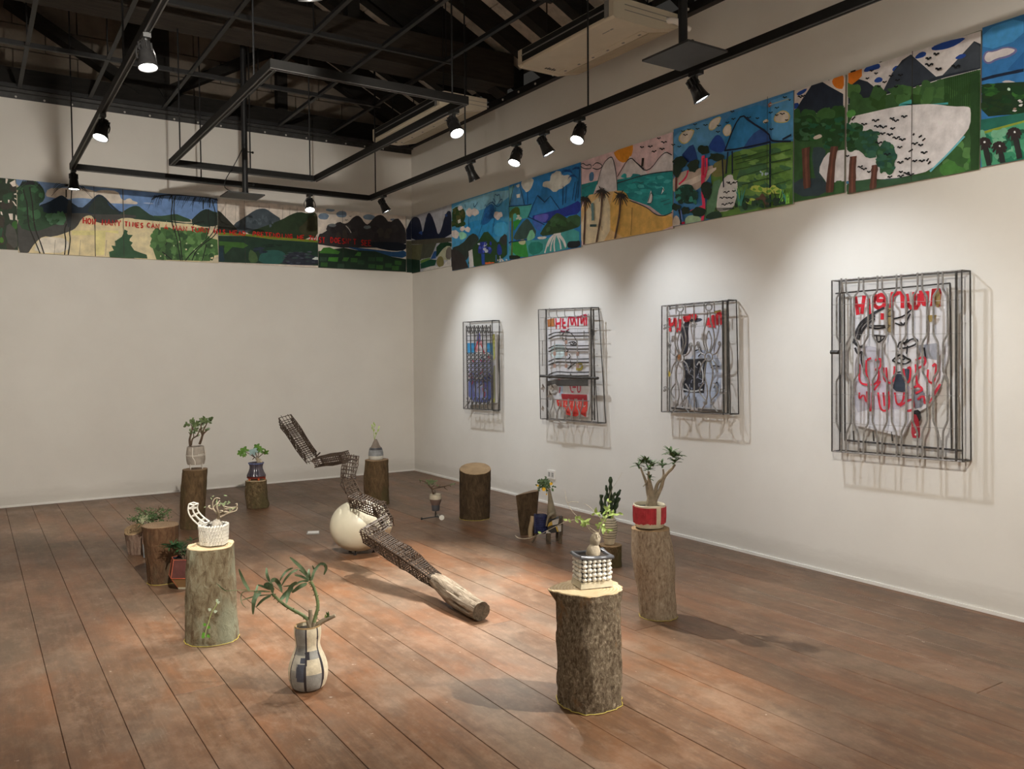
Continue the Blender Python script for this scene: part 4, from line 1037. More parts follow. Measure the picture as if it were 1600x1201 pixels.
# ---------------------------------------------------------------- window grilles with painted boards on the grille wall
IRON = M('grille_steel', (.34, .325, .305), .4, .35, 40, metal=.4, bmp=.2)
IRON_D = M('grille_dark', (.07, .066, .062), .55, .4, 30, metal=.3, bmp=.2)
def plastic():
    m, nt, b = mk('clear_sheet')
    nt.nodes.remove(b)
    tr = nd(nt, 'ShaderNodeBsdfTransparent'); tr.inputs[0].default_value = (.92, .92, .93, 1)
    gl = nd(nt, 'ShaderNodeBsdfGlossy'); gl.inputs['Roughness'].default_value = .12; gl.inputs[0].default_value = (.9, .9, .9, 1)
    bp = nd(nt, 'ShaderNodeBump'); bp.inputs['Strength'].default_value = .5; bp.inputs['Distance'].default_value = .02
    nt.links.new(nz(nt, coords(nt, 'Object', (1, 1, .4)), 16, 4, .6, 1.0), bp.inputs['Height']); nt.links.new(bp.outputs[0], gl.inputs['Normal'])
    fr = nd(nt, 'ShaderNodeLayerWeight'); fr.inputs['Blend'].default_value = .5
    pw = nd(nt, 'ShaderNodeMath', operation='POWER'); nt.links.new(fr.outputs['Facing'], pw.inputs[0]); pw.inputs[1].default_value = 4.0
    ma = nd(nt, 'ShaderNodeMath', operation='MULTIPLY_ADD'); nt.links.new(pw.outputs[0], ma.inputs[0]); ma.inputs[1].default_value = .3; ma.inputs[2].default_value = .045
    mx = nd(nt, 'ShaderNodeMixShader'); nt.links.new(ma.outputs[0], mx.inputs[0]); nt.links.new(tr.outputs[0], mx.inputs[1]); nt.links.new(gl.outputs[0], mx.inputs[2])
    out = [n for n in nt.nodes if n.type == 'OUTPUT_MATERIAL'][0]; nt.links.new(mx.outputs[0], out.inputs['Surface'])
    return m
SHEET = plastic()
KG = .66
FX = -.105
class Grille:
    def __init__(s, crop, label, corners, back):
        """corners: four front-frame corners in crop units, clockwise from the upper left; back: the board outline"""
        s.G = crop
        s.c = [onx(*crop(*q), FX) for q in pts(corners)]
        m = sum(s.c, V((0, 0, 0))) / 4
        s.root = thing('window_grille', label, 'window grille', (0, m.y, min(q.z for q in s.c)), 'window grilles hung on the wall')
        B = [onx(*crop(*q), -.034) for q in pts(back)]
        ys = [q.y for q in B]; zs = [q.z for q in B]
        s.pn = Panel('r', min(ys), max(ys), min(zs), max(zs), .034, KG)
        s.back = [(q.y, q.z) for q in B]
    def p3(s, x, y, dx=FX): return onx(*s.G(x, y), dx)
    def bar(s, pt, r=.0042, x=FX, mat=None, smooth=2, name='bar'):
        r = r * .92; P = [s.p3(a, b, x) for a, b in (pts(pt) if isinstance(pt, str) else pt)]
        if smooth and len(P) > 2: P = chaikin(P, False, smooth)
        return MB().tube(P, r * (1.0 if name == 'wire' else 1.45), 6).build(name, mat or IRON, s.root)
    def board(s, cols='b0aeb0', planks=5):
        """timber slats cut to the outline, each its own piece"""
        mb0 = s.pn
        a, b = mb0.a, mb0.b
        for i in range(planks):
            u0, u1 = a + (b - a) * i / planks + .0015, a + (b - a) * (i + 1) / planks - .0015
            poly = list(s.back)
            for lim, sg in ((u0, 1), (u1, -1)):
                out = []
                for k in range(len(poly)):
                    p, q = poly[k - 1], poly[k]
                    ip, iq = sg * (p[0] - lim) >= 0, sg * (q[0] - lim) >= 0
                    if ip != iq:
                        t = (lim - p[0]) / (q[0] - p[0]); out.append((lim, p[1] + (q[1] - p[1]) * t))
                    if iq: out.append(q)
                poly = out
            if len(poly) < 3: continue
            n = len(poly)
            m = MB().add([(-.034, u, v) for u, v in poly] + [(-.018, u, v) for u, v in poly],
                         [tuple(range(n)), tuple(range(2 * n - 1, n - 1, -1))] + [(k, (k + 1) % n, n + (k + 1) % n, n + k) for k in range(n)])
            o = m.build('painted_slat', WSLAT, s.root, smooth=False)
            bmx = bmesh.new(); bmx.from_mesh(o.data); bmesh.ops.recalc_face_normals(bmx, faces=bmx.faces); bmx.to_mesh(o.data); bmx.free()
    def poly(s, col, pt, sm=1): s.pn.poly(s.G, col, pt, sm)
    def st(s, col, w, pt, sm=2): s.pn.stroke(s.G, col, w, pt, sm)
    def finish(s, rail=.0048, sides=True):
        s.pn.mb.build('painted_drawing', PAINTMAT, s.root, smooth=False)
        c = s.c
        for i in range(4):
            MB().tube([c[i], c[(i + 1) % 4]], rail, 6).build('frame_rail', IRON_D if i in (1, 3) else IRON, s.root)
        # returns to the wall and a second rail at the wall
        for q in c:
            w = V((-.012, q.y, q.z))
            MB().tube([q, w], .0045, 6).build('standoff', IRON_D, s.root)
        for i in range(4):
            a, b = c[i], c[(i + 1) % 4]
            MB().tube([V((-.014, a.y, a.z)), V((-.014, b.y, b.z))], .0045, 6).build('back_rail', IRON_D, s.root)
        # clear film stretched over the front and returned to the wall
        e = .004
        f = [V((FX - .010, q.y, q.z)) for q in c]; k = [V((-.008, q.y, q.z)) for q in c]
        MB().add(f + k, [(0, 1, 2, 3), (0, 4, 5, 1), (1, 5, 6, 2), (2, 6, 7, 3), (3, 7, 4, 0)]).build('clear_film', SHEET, s.root, smooth=False)
WSLAT = M('slat_white', (.80, .785, .80), .6, .08, 6, (1, 3, 1), bmp=.1)

G4 = Crop(1270, 400, 3.079)
g = Grille(G4, 'largest window grille with long bottle shaped bars over a painted grinning face', '92,118 716,68 720,988 92,938', '190,200 640,152 650,480 612,620 555,722 482,765 430,868 330,845 200,812 196,500')
g.board()
R4 = 'b81c2a'; OUT = 'c0283a'
g.poly('a8a6ae', '200,440 300,430 350,470 350,800 200,800'); g.poly('8e9098', '490,430 600,418 596,500 540,490', 0); g.poly('b0a8b4', '230,600 470,590 470,740 230,740'); g.poly('c4c4cc', '200,740 480,735 430,860 210,805')
g.poly('787a84', '470,640 540,640 540,720 480,740')
for q in ('205,195 218,282', '212,240 242,235', '248,190 236,278', '268,205 272,280', '300,182 294,235 318,252 345,240 350,195 322,182 302,214 345,214', '385,172 376,262', '382,192 410,175 432,172 432,250', '452,182 462,250 512,248 512,180', '490,172 486,250', '522,165 530,230 550,235 550,168', '582,160 576,240', '575,160 612,152 604,242'):
    g.st(R4, .025, q, 1)
g.st(R4, .02, '336,275 336,305', 0)
for q in ('200,420 205,380 225,325 285,280 345,248', '215,400 235,330 300,285', '205,440 215,470 240,460', '300,300 250,340 220,400', '195,410 230,440 245,430'): g.st('2a2a2e', .016, q)
for q in ('268,340 310,350 352,342', '280,335 350,335', '398,322 430,335 448,322 472,278', '392,302 440,290 476,258', '425,318 440,335 445,318', '288,380 352,385', '290,382 305,408 325,415 350,390', '310,385 312,410', '330,385 330,412', '412,440 420,410 450,420 480,395 512,402 500,425 460,440 420,445', '440,425 460,400', '385,502 405,485 430,470 455,492 480,500 450,520 420,516 385,502', '432,478 450,490 438,500 420,490', '460,430 455,470', '240,460 235,500 250,550', '410,560 470,548', '540,440 548,500'):
    g.st('16161a', .010, q)
g.poly('26303e', '402,565 432,565 436,590 458,632 448,655 386,645 398,600'); g.poly('3a4250', '425,548 475,535 470,600 450,620'); g.poly('1e1e22', '480,745 520,735 530,790 490,800')
for q in ('230,520 225,610 272,620', '262,500 260,560 275,610', '265,500 285,490', '305,500 335,490 330,540 300,545 325,550 318,610 285,620', '300,645 330,600', '345,535 345,600 395,615 398,530', '358,535 362,600', '440,540 450,600 470,610 478,530 460,540', '500,520 505,620 520,620', '500,500 545,480 548,520 510,540', '560,545 555,600 590,615 602,510 580,530', '230,655 228,690 250,660 262,700', '265,650 275,745 290,740 290,655', '320,655 330,745 375,740 370,650', '345,655 350,720', '400,655 410,720 440,700 445,655', '425,720 470,690 490,690 490,740 455,745', '480,640 510,620 540,640 500,660', '510,690 540,665 545,710'):
    g.st(OUT, .013, q)
g.poly('b43040', '610,612 628,616 575,700 560,715'); g.poly('9c2030', '482,755 512,765 525,850 515,888 480,880'); g.st('d8c8c8', .01, '505,835 510,850 498,860'); g.poly('8c7850', '357,252 390,248 388,368 358,362', 0); g.poly('8a7446', '590,160 622,165 618,248 596,245'); g.poly('8a7440', '552,285 602,283 595,305 570,318', 0)
for q in ('364,258 382,260 366,272', '364,290 384,290', '362,330 380,335 365,345'): g.st('20180e', .008, q, 0)
# bottle shaped bars
def bottle(cx, s0, ytop, ybot, slope):
    prof = [(ytop, 11), (160, 11), (175, 13), (200, 33), (215, 34), (375, 34), (392, 33), (425, 13), (445, 12), (550, 12), (570, 13), (602, 35), (620, 35), (790, 35), (808, 34), (850, 14), (868, 12), (ybot, 11)]
    for sg in (-1, 1):
        g.bar([(cx + sg * a, y + slope * cx) for y, a in prof], .0050, smooth=1)
for cx in (148, 232, 322, 414, 515, 614): bottle(cx, 0, 118 - cx * .055, 934 + cx * .085, -.02)
for y0, y1 in ((665, 672), (235, 210), (380, 372), (800, 832)): g.bar([(92, y0), (718, y1)], .0016, name='wire')
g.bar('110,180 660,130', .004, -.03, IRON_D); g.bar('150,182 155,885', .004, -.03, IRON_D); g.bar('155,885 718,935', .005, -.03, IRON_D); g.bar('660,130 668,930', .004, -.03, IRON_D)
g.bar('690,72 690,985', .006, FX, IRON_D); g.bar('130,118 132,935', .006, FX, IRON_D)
for x in (195, 290, 380): g.bar([(x, 840), (x + 3, 890)], .004, -.03, IRON_D)
g.bar('88,462 125,462', .011, FX, IRON_D, name='hinge')
g.finish()

G3 = Crop(1000, 440, 4.45)
g = Grille(G3, 'window grille with spidery scrollwork over a dark figure', '152,168 612,126 628,922 150,904', '200,196 572,165 580,900 230,884')
g.board('b0aeb0', 4)
g.poly('a8b2c4', '330,480 570,470 560,880 300,870'); g.poly('b4b8c4', '470,240 560,230 570,500 470,500')
g.poly('23242e', '285,330 320,265 350,262 335,330 340,420 330,500 290,510 280,420'); g.poly('3a3c48', '340,260 420,250 440,270 360,290'); g.poly('20242e', '300,540 466,534 445,775 302,768', 0)
for i in range(26): x = 310 + g.pn.rnd.uniform(0, 135); y = g.pn.rnd.uniform(555, 750); g.st('8a92a4', .006, [(x, y), (x + g.pn.rnd.uniform(-18, 18), y + g.pn.rnd.uniform(-18, 18)), (x + g.pn.rnd.uniform(-22, 22), y + 22)])
g.st('c0c4cc', .012, '400,580 420,545 445,640 440,700'); g.st('c0c4cc', .012, '302,745 370,765 440,748')
for q in ('208,250 215,345', '215,300 240,290 245,250', '248,255 262,350', '285,260 280,340', '310,240 318,275 350,262 352,225', '318,250 350,245', '370,225 385,270 392,225', '480,250 485,310 512,300 510,235', '515,230 520,320', '540,225 545,300', '540,225 570,215 574,300', '480,280 470,310'):
    g.st(R4, .026, q, 1)
g.poly('a08a3a', '520,205 570,195 568,208 522,218', 0); g.poly('9c6a40', '268,450 290,500 282,545 265,540'); g.poly('a08a34', '202,610 222,640 212,665 200,650')
for q in ('390,480 420,470 440,490 410,520', '300,870 320,790', '345,870 350,790', '400,880 395,800', '520,740 540,690 555,720 540,790', '500,600 520,580 560,590', '430,480 420,430 400,440'): g.st('2c3038', .010, q)
g.poly('3a3838', '225,870 360,885 360,905 225,895', 0); g.poly('54504c', '410,880 580,890 580,905 410,905', 0)
g.bar('190,165 192,908', .006); g.bar('375,148 378,916', .0045); g.bar('575,130 582,926', .006, FX, IRON_D); g.bar('608,128 612,924', .007, -.07, IRON_D)
for x in (250, 315, 445, 515): g.bar([(x, 160 - (x - 250) * .09), (x + 2, 225 - (x - 250) * .06)], .0042)
for y0, y1 in ((320, 300), (748, 762), (540, 530)): g.bar([(185, y0), (580, y1)], .0016, name='wire')
def scroll(cx, cy):
    ring = [(cx + 27 * math.cos(a * PI / 8), cy + 30 * math.sin(a * PI / 8)) for a in range(17)]
    g.bar(ring, .0042, smooth=1, name='ring')
    top = [(cx + 22 * math.cos(a * PI / 8), cy - 345 + 24 * math.sin(a * PI / 8)) for a in range(17)]
    g.bar(top, .004, smooth=1, name='ring')
    for sg in (-1, 1):
        def q(t): return [(cx + sg * a, cy + b) for a, b in pts(t)]
        g.bar(q('6,-322 14,-250 34,-180 42,-110 24,-60 12,-28'), .0042, name='scroll')
        g.bar(q('2,-180 16,-140 22,-100 12,-60 4,-30'), .0038, name='scroll')
        g.bar(q('24,-12 58,-28 72,-62 84,-95 74,-108 64,-92 72,-80'), .0042, name='scroll')
        g.bar(q('20,18 44,40 58,80 62,108'), .0042, name='scroll')
        g.bar(q('12,28 26,70 30,130 12,200 6,260 16,300'), .0042, name='scroll')
        g.bar(q('36,180 70,230 50,270 16,300 14,330 34,330 34,312'), .0042, name='scroll')
        g.bar(q('14,300 36,350 60,382'), .004, name='scroll')
scroll(280, 530); scroll(478, 522)
for x, y in ((378, 300), (186, 318), (186, 748), (578, 764)):
    for a in range(4):
        ang = a * PI / 2 + .6
        g.bar([(x, y), (x + 22 * math.cos(ang) - 8, y + 22 * math.sin(ang)), (x + 22 * math.cos(ang + .9), y + 22 * math.sin(ang + .9)), (x, y)], .0035, name='rosette_petal')
for x in (352, 405): g.bar([(x, 470), (x + (14 if x > 378 else -14), 440), (x, 425), (378, 455), (378, 490)], .0038, name='scroll')
g.finish(.0046)

G1 = Crop(700, 480, 5.223)
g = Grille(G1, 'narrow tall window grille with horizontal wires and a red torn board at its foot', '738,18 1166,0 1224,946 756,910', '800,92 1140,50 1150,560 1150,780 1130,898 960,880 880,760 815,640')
g.board('b4b4b8', 4)
g.poly('a86a3a', '810,100 870,88 870,155 815,160', 0)
for q in ('880,90 885,180', '885,135 915,130', '920,85 915,180', '940,90 935,170 965,165', '940,130 960,125', '985,80 980,165', '1000,80 1015,160 1030,80 1045,150', '1065,70 1062,155', '1085,70 1090,150 1110,70 1115,150', '1130,60 1130,150', '1100,90 1135,85'): g.st('b41e34', .022, q, 1)
g.st('a82040', .02, '985,80 1060,85 1130,60'); g.st('701c34', .014, '920,190 960,200 990,180')
for q in ('930,230 960,190 1010,210 1045,260 1060,300', '935,240 945,280 970,260', '985,290 1030,275 1058,300 1030,310 1000,300', '1015,285 1030,300 1040,285', '935,350 960,330 990,350 970,365 935,350', '990,380 1005,400 985,420', '1000,430 1010,470 985,500', '980,500 1050,450', '1000,540 1010,555', '840,640 870,600 900,590'): g.st('17181c', .010, q)
g.st('8a7c30', .024, '1050,470 1080,450 1105,480 1085,510 1050,500'); g.poly('a4b6cc', '910,600 945,595 940,700 915,720', 0); g.poly('b8c8d4', '840,300 960,300 950,420 850,420')
for q in ('905,590 930,600', '1000,640 1010,690 1030,690', '1060,620 1060,690 1085,690 1085,630', '1020,650 1050,650', '920,650 915,700', '1040,590 1020,610'): g.st('b02848', .014, q, 1)
g.poly('8c1822', '930,705 1140,712 1140,760 935,750', 0); g.poly('c83830', '890,755 1145,760 1140,850 900,805', 0); g.poly('c8362e', '960,820 1135,840 1130,895 1090,870 1050,890 990,880 960,870', 0)
for q in ('905,770 925,770 915,800', '945,765 945,800', '965,770 960,800 985,800', '1010,770 1000,800', '1030,765 1030,805', '1050,770 1075,770 1060,805', '1090,770 1085,810', '1110,770 1110,815 1130,800'): g.st('d8b0a8', .008, q, 1)
g.poly('3c3a38', '810,600 940,590 1150,590 1150,640 820,640', 0); g.poly('b8b4b0', '820,640 900,620 900,700 830,700')
for y in (85, 180, 272, 380, 470):
    g.bar([(748, y), (1222, y - 14 + (y - 85) * .05)], .0028, name='wire')
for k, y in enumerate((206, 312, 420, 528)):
    for d in (0, 28): g.bar([(822, y + d + 22), (880, y + d - 6), (1000, y + d + 4), (1148, y + d)], .0042, -.055, IRON_D)  # dark bent bars standing in for the frame's shadows across the board
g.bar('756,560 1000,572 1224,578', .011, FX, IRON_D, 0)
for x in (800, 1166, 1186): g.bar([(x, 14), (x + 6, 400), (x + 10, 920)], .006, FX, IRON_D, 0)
for x in (772, 870, 960, 1055): g.bar([(x, 272), (x, 480)], .0035, smooth=0)
for x in (916, 960, 1110): g.bar([(x, 190), (x, 260)], .0035, -.055, smooth=0)
for x in (828, 890, 955, 1035, 1100): g.bar([(x, 6), (x - 6, 60), (x + 14, 88)], .004)
for cx in (830, 890, 955, 1010, 1075):
    g.bar([(cx - 26, 745), (cx - 24, 810), (cx - 4, 850), (cx - 6, 915)], .0042); g.bar([(cx + 26, 745), (cx + 22, 810), (cx + 2, 850), (cx + 4, 918)], .0042)
g.bar('1190,740 1196,830 1180,880 1172,935', .0045); g.bar('1195,230 1190,420 1196,740', .0045); g.bar('757,745 1150,765', .0035)
for x, y in ((868, 378), (962, 380), (1056, 380), (868, 478), (962, 478), (1056, 478), (962, 284)):
    p = g.p3(x, y, FX - .004); MB().box(p.x, p.x + .005, p.y - .018, p.y + .018, p.z - .018, p.z + .018).build('tile_charm', M('charm', (.42, .25, .19), .5, .2), g.root, smooth=False)
for x, y, a in ((792, 658, 30), (850, 720, 36), (865, 660, 28), (785, 825, 20)):
    p = g.p3(x, y, FX - .012); m = MB()
    for k in range(4): m.leaf(p, p + V((-.02, -.03 * math.cos(k * 1.7), .035 * math.sin(k * 1.7))) * (a / 24), .03, (-1, 0, 0), .1)
    m.build('metal_leaf', M('leaf_brown', (.25, .21, .18), .5, .3, metal=.4), g.root)
for x in (890, 945): g.bar([(x - 26, 936), (x + 22, 940)], .007, FX, M('bright_steel', (.7, .7, .68), .3, .1, metal=.4), 0)
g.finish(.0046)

g = Grille(G1, 'smallest window grille, folding lattice of diamonds over a blue and violet painting', '124,120 360,106 366,842 128,828', '150,225 385,205 392,780 165,800')
g.board('b4b4c0', 3)
g.poly('2f8cc0', '158,292 228,290 226,375 160,378', 0); g.poly('2f8cc0', '312,292 384,288 380,400 312,360', 0); g.poly('c08a90', '240,260 262,255 290,300 300,370 260,350 215,375')
g.poly('6a66a4', '240,210 262,200 270,280 235,300'); g.poly('c8c4cc', '262,300 300,300 298,370 250,345'); g.poly('5c68a4', '165,560 250,600 330,540 385,560 385,770 170,780'); g.poly('a4a8c8', '170,430 370,420 370,560 175,580'); g.poly('8a94c0', '200,640 280,600 330,700 240,760')
for q in ('255,255 235,300 215,375', '270,300 300,380', '200,430 215,450 235,420', '260,420 285,450 300,430', '280,600 300,640 280,680 310,700 285,750', '170,560 200,580', '180,540 210,600 190,640'): g.st('b41c34', .016, q)
for i in range(30): x = g.pn.rnd.uniform(170, 370); y = g.pn.rnd.uniform(400, 780); g.st(g.pn.rnd.choice(['2a2c50', '5a4aa0', 'c8c8d8', 'b02c40', '3a5ca0']), .010, [(x, y), (x + g.pn.rnd.uniform(-25, 25), y + g.pn.rnd.uniform(-30, 30)), (x + g.pn.rnd.uniform(-30, 30), y + g.pn.rnd.uniform(10, 50))])
g.poly('a09e50', '370,220 388,215 390,420 376,430', 0); g.poly('8c8c6c', '376,480 392,470 394,780 370,780', 0); g.poly('b0b040', '362,750 386,740 386,775 366,780')
xs = [150, 182, 214, 246, 280, 312, 346]
for x in xs: g.bar([(x, 150 - (x - 150) * .05), (x + 6, 500), (x + 12, 826 + (x - 150) * .03)], .005, FX, IRON_D, 0)
for i in range(len(xs) - 1):
    a, b = xs[i], xs[i + 1]
    for k in range(7):
        y = 372 + k * 34; o = 5
        g.bar([(a + o, y), (b + o, y + 34)], .0034, FX - .006, IRON_D, 0, 'lattice_strip'); g.bar([(b + o, y), (a + o, y + 34)], .0034, FX - .004, IRON_D, 0, 'lattice_strip')
    for y, h in ((150, 60), (205, -50), (738, 50)):
        m = (a + b) / 2; g.bar([(a + 4, y), (m + 4, y + h), (b + 4, y)], .0042, FX - .005, IRON_D, 0, 'zigzag_strip')
for y0, y1 in ((232, 226), (372, 366), (770, 780), (272, 268)): g.bar([(150, y0), (362, y1)], .003, FX, IRON_D, 0)
g.bar('420,150 408,440 425,600 410,850', .004, -.03, IRON_D)
g.bar('165,775 130,828', .0045, -.06); g.bar('400,850 366,842', .0045, -.05)
g.finish(.005)
# ---------------------------------------------------------------- tree stumps used as plinths
def nzv(p, s=1.0): return noise.noise(V(p) * s)
def stump(label, base, bw, mids, top, tw, bm, cm, cord=False, amp=.05, tilt=(0, 0), seed=0, fl=None, rough=.012, name='tree_stump', bulge=None, n=56):
    """base, mids, top: pixel positions of the axis with widths in pixels"""
    b = flo(*base); d = dep(b)
    t = thing(name, label, 'tree stump', b, 'tree stumps on the gallery floor')
    keys = [(b, bw * d / FPX / 2)] + [(at(x, y, d), w_ * d / FPX / 2) for x, y, w_ in mids] + [(at(*top, d), tw * d / FPX / 2)]
    pts3 = []
    for k in range(len(keys) - 1):
        for i in range(14 if len(keys) == 2 else 9): 
            f = i / (14 if len(keys) == 2 else 9); f2 = f * f * (3 - 2 * f) if len(keys) > 2 else f
            pts3.append((keys[k][0].lerp(keys[k + 1][0], f), keys[k][1] * (1 - f2) + keys[k + 1][1] * f2))
    pts3.append(keys[-1])
    H = pts3[-1][0].z
    vs, fs = [], []
    so = V((seed * 3.1, seed * 1.7, 0))
    for i, (c, r) in enumerate(pts3):
        f = i / (len(pts3) - 1)
        for j in range(n):
            a = 2 * PI * j / n; u = V((math.cos(a), math.sin(a), 0))
            lobes = 1 + amp * nzv(u * 1.1 + so + V((0, 0, c.z * .8))) * 2
            fine = rough * (nzv(V((u.x * 5, u.y * 5, c.z * 9)) + so) + .6 * nzv(V((u.x * 12, u.y * 12, c.z * 22)) + so)) * (.15 / max(r, .05)) ** .3
            flare = 1 + (.06 * (1 - f * 6) if f < .16 and fl else 0)
            rr = r * lobes * flare + fine * .5
            if bulge:
                ba, bz, bs, bh = bulge
                da = (a - ba + PI) % (2 * PI) - PI
                rr += bs * math.exp(-(da / .38) ** 2 - ((f - bz) / bh) ** 2)
            p = V((c.x, c.y, c.z)) + u * rr
            if i == 0: p.z = 0.0005
            if i > 0: p.z += f ** 3 * (tilt[0] * u.x + tilt[1] * u.y) * r
            vs.append(p)
    m = len(pts3)
    for i in range(m - 1):
        for j in range(n): fs.append((i * n + j, i * n + (j + 1) % n, (i + 1) * n + (j + 1) % n, (i + 1) * n + j))
    fs.append(tuple(range(n - 1, -1, -1)))
    mb = MB(); mb.add(vs, fs); mb.build('bark', bm, t, sharp=70)
    ring = vs[-n:]; cc = sum(ring, V((0, 0, 0))) / n
    tv, tf = [], []
    for q, k in ((1.0, 0), (.985, .004), (.7, .003), (.4, .005), (.15, .004)):
        for p in ring:
            w_ = cc + (p - cc) * q
            tv.append(w_ + V((0, 0, k + .003 * nzv(w_, 14) * (q < .98))))
    for i in range(4):
        for j in range(n): tf.append((i * n + j, i * n + (j + 1) % n, (i + 1) * n + (j + 1) % n, (i + 1) * n + j))
    tf.append(tuple(4 * n + j for j in range(n)))
    MB().add(tv, tf).build('cut_face', cm, t)
    if cord:
        q = [p + (p - V((b.x, b.y, p.z))).normalized() * .004 + V((0, 0, .003)) for p in vs[:n]]
        sub(MB().tube(q + [q[0]], .0019, 5, cap=False).build('cord', CORD, t), 'thin yellow cord laid around the foot')
    return t, b, d, cc
CORD = M('yellow_cord', (.46, .36, .07), .5, .1)
CUT_A = cutwood('cut_pale', (.60, .44, .25), (.74, .60, .40)); CUT_B = cutwood('cut_tan', (.33, .215, .11), (.46, .32, .18)); CUT_C = cutwood('cut_dark', (.25, .16, .09), (.33, .22, .13))
B1 = bark('bark_rough', [(.030, .022, .015), (.14, .10, .064), (.26, .205, .14), (.54, .45, .33)], 70, (1, 1, .62), 1.0, patch=(.26, .15, .075))
B2 = bark('bark_grey', [(.08, .055, .036), (.27, .205, .145), (.37, .295, .215), (.52, .44, .34)], 64, (1, 1, .4), .7)
B3 = bark('bark_brown', [(.055, .034, .018), (.12, .076, .038), (.19, .125, .065)], 30, (1, 1, .4), .8, moss=(.085, .068, .03))
B4 = bark('bark_dark', [(.025, .016, .009), (.062, .040, .021), (.11, .072, .04)], 30, (1, 1, .4), .8)
B5 = bark('bark_lichen', [(.07, .045, .025), (.20, .16, .10), (.31, .29, .20)], 34, (1, 1, .5), .7, moss=(.27, .285, .205), patch=(.12, .075, .04))
B6 = bark('bark_red', [(.05, .026, .014), (.105, .055, .028), (.17, .10, .055)], 36, (1, 1, .35), .7, moss=(.085, .06, .036))
B7 = bark('bark_pinkish', [(.10, .062, .045), (.19, .125, .092), (.27, .20, .155)], 36, (1, 1, .4), .6)
B8 = bark('bark_mossy', [(.05, .034, .017), (.15, .105, .055), (.28, .21, .11)], 44, (1, 1, .8), .9, moss=(.115, .098, .045))
s1 = stump('rough barked thick stump nearest the viewer, carrying the white studded pot', (922, 1094), 100, [(920, 1010, 98)], (921, 918), 99, B1, CUT_A, True, .06, seed=1, bulge=(2.7, 1.02, .05, .10), rough=.026)
s2 = stump('tall grey leaning stump under the red and white pot', (1029, 962), 55, [(1026, 920, 58), (1021, 870, 65)], (1016, 825), 59, B2, CUT_B, True, .05, seed=2)
s3 = stump('short round stump under the striped cactus vase', (955, 883), 34, [], (954, 851), 35, B8, CUT_B, False, .05, seed=3)
s5 = stump('bare dark stump with slanting cut top and nothing on it', (742, 809), 46, [], (743, 732), 48, B4, CUT_B, True, .03, (.13, .22), seed=5)
s7 = stump('brown stump at the back under the onion shaped pot', (589, 787), 38, [(588, 750, 39)], (589, 718), 36, B3, CUT_C, False, .05, seed=7)
s9 = stump('short mossy knotted stump under the blue fluted pot', (403, 792), 31, [(401, 770, 33)], (401, 750), 31, B8, CUT_A, False, .09, seed=9, bulge=(-.6, .1, .02, .12))
s10 = stump('tall slim dark stump under the grey pot on wire legs', (301, 824), 36, [(302, 780, 36)], (305, 733), 36, B3, CUT_C, False, .06, seed=10, bulge=(-2.0, .45, .012, .08))
s11 = stump('thick lichen covered stump under the white lattice pot', (332, 997), 80, [(331, 940, 77)], (330, 852), 70, B5, CUT_A, True, .05, seed=11, rough=.016, bulge=(.6, .99, .02, .06))
s12 = stump('reddish leaning stump with nothing on top, behind the faceted pot', (255, 908), 46, [], (251, 820), 53, B6, CUT_C, True, .05, seed=12)
s13 = stump('low pinkish stump farthest to the side, its top cut aslant', (215, 864), 27, [], (210, 827), 31, B7, CUT_B, False, .06, (.25, .3), seed=13)

# split half log behind the chair pot
def half_log():
    b = flo(826, 836); d = dep(b)
    t = thing('split_log', 'split half log with dark torn face, standing behind the chair pot', 'tree stump', b, 'tree stumps on the gallery floor')
    a0, a1 = at(813, 835, d), at(835, 838, d); t0, t1 = at(806, 774, d), at(841, 767, d)
    a0.z = a1.z = .0005
    back = V((.13, .10, 0))
    n, m = 14, 16
    vs, fs = [], []
    for i in range(m):
        f = i / (m - 1)
        l, r = a0.lerp(t0, f), a1.lerp(t1, f)
        for j in range(n):
            g_ = j / (n - 1)
            p = l.lerp(r, g_) + V((-.83, -.55, 0)).normalized() * (.012 * nzv(V((g_ * 4, f * 2, 3))) + .008 * nzv(V((g_ * 9, f * 5, 1))))
            vs.append(p)
        for j in range(n - 2):
            g_ = (j + 1) / (n - 1)
            vs.append(r.lerp(l, g_) + back * (math.sin(PI * g_) ** .6) * (1 + .1 * nzv(V((g_ * 5, f * 3, 9)))))
    k = 2 * n - 2
    for i in range(m - 1):
        for j in range(k): fs.append((i * k + j, i * k + (j + 1) % k, (i + 1) * k + (j + 1) % k, (i + 1) * k + j))
    fs.append(tuple(range(k - 1, -1, -1)))
    MB().add(vs, fs).build('split_wood', B4, t, sharp=60)
    MB().add([q + V((0, 0, .001)) for q in vs[-k:]], [tuple(range(k))]).build('cut_face', CUT_C, t, smooth=False)
    s_ = MB()
    p0, p1 = at(829, 838, d - .06), at(832, 806, d - .03); p0.z = .002
    s_.tube(chaikin([p0, p0.lerp(p1, .35) + V((-.01, 0, 0)), p0.lerp(p1, .7), p1]), [.022, .02, .016, .014, .012, .012, .01, .008, .008, .008, .006, .006, .005][:1] + [.016], 8)
    sub(s_.build('splinter', M('pale_wood', (.36, .26, .15), .8, .3, 20, (1, 1, .2)), t), 'pale torn strip of wood')
half_log()

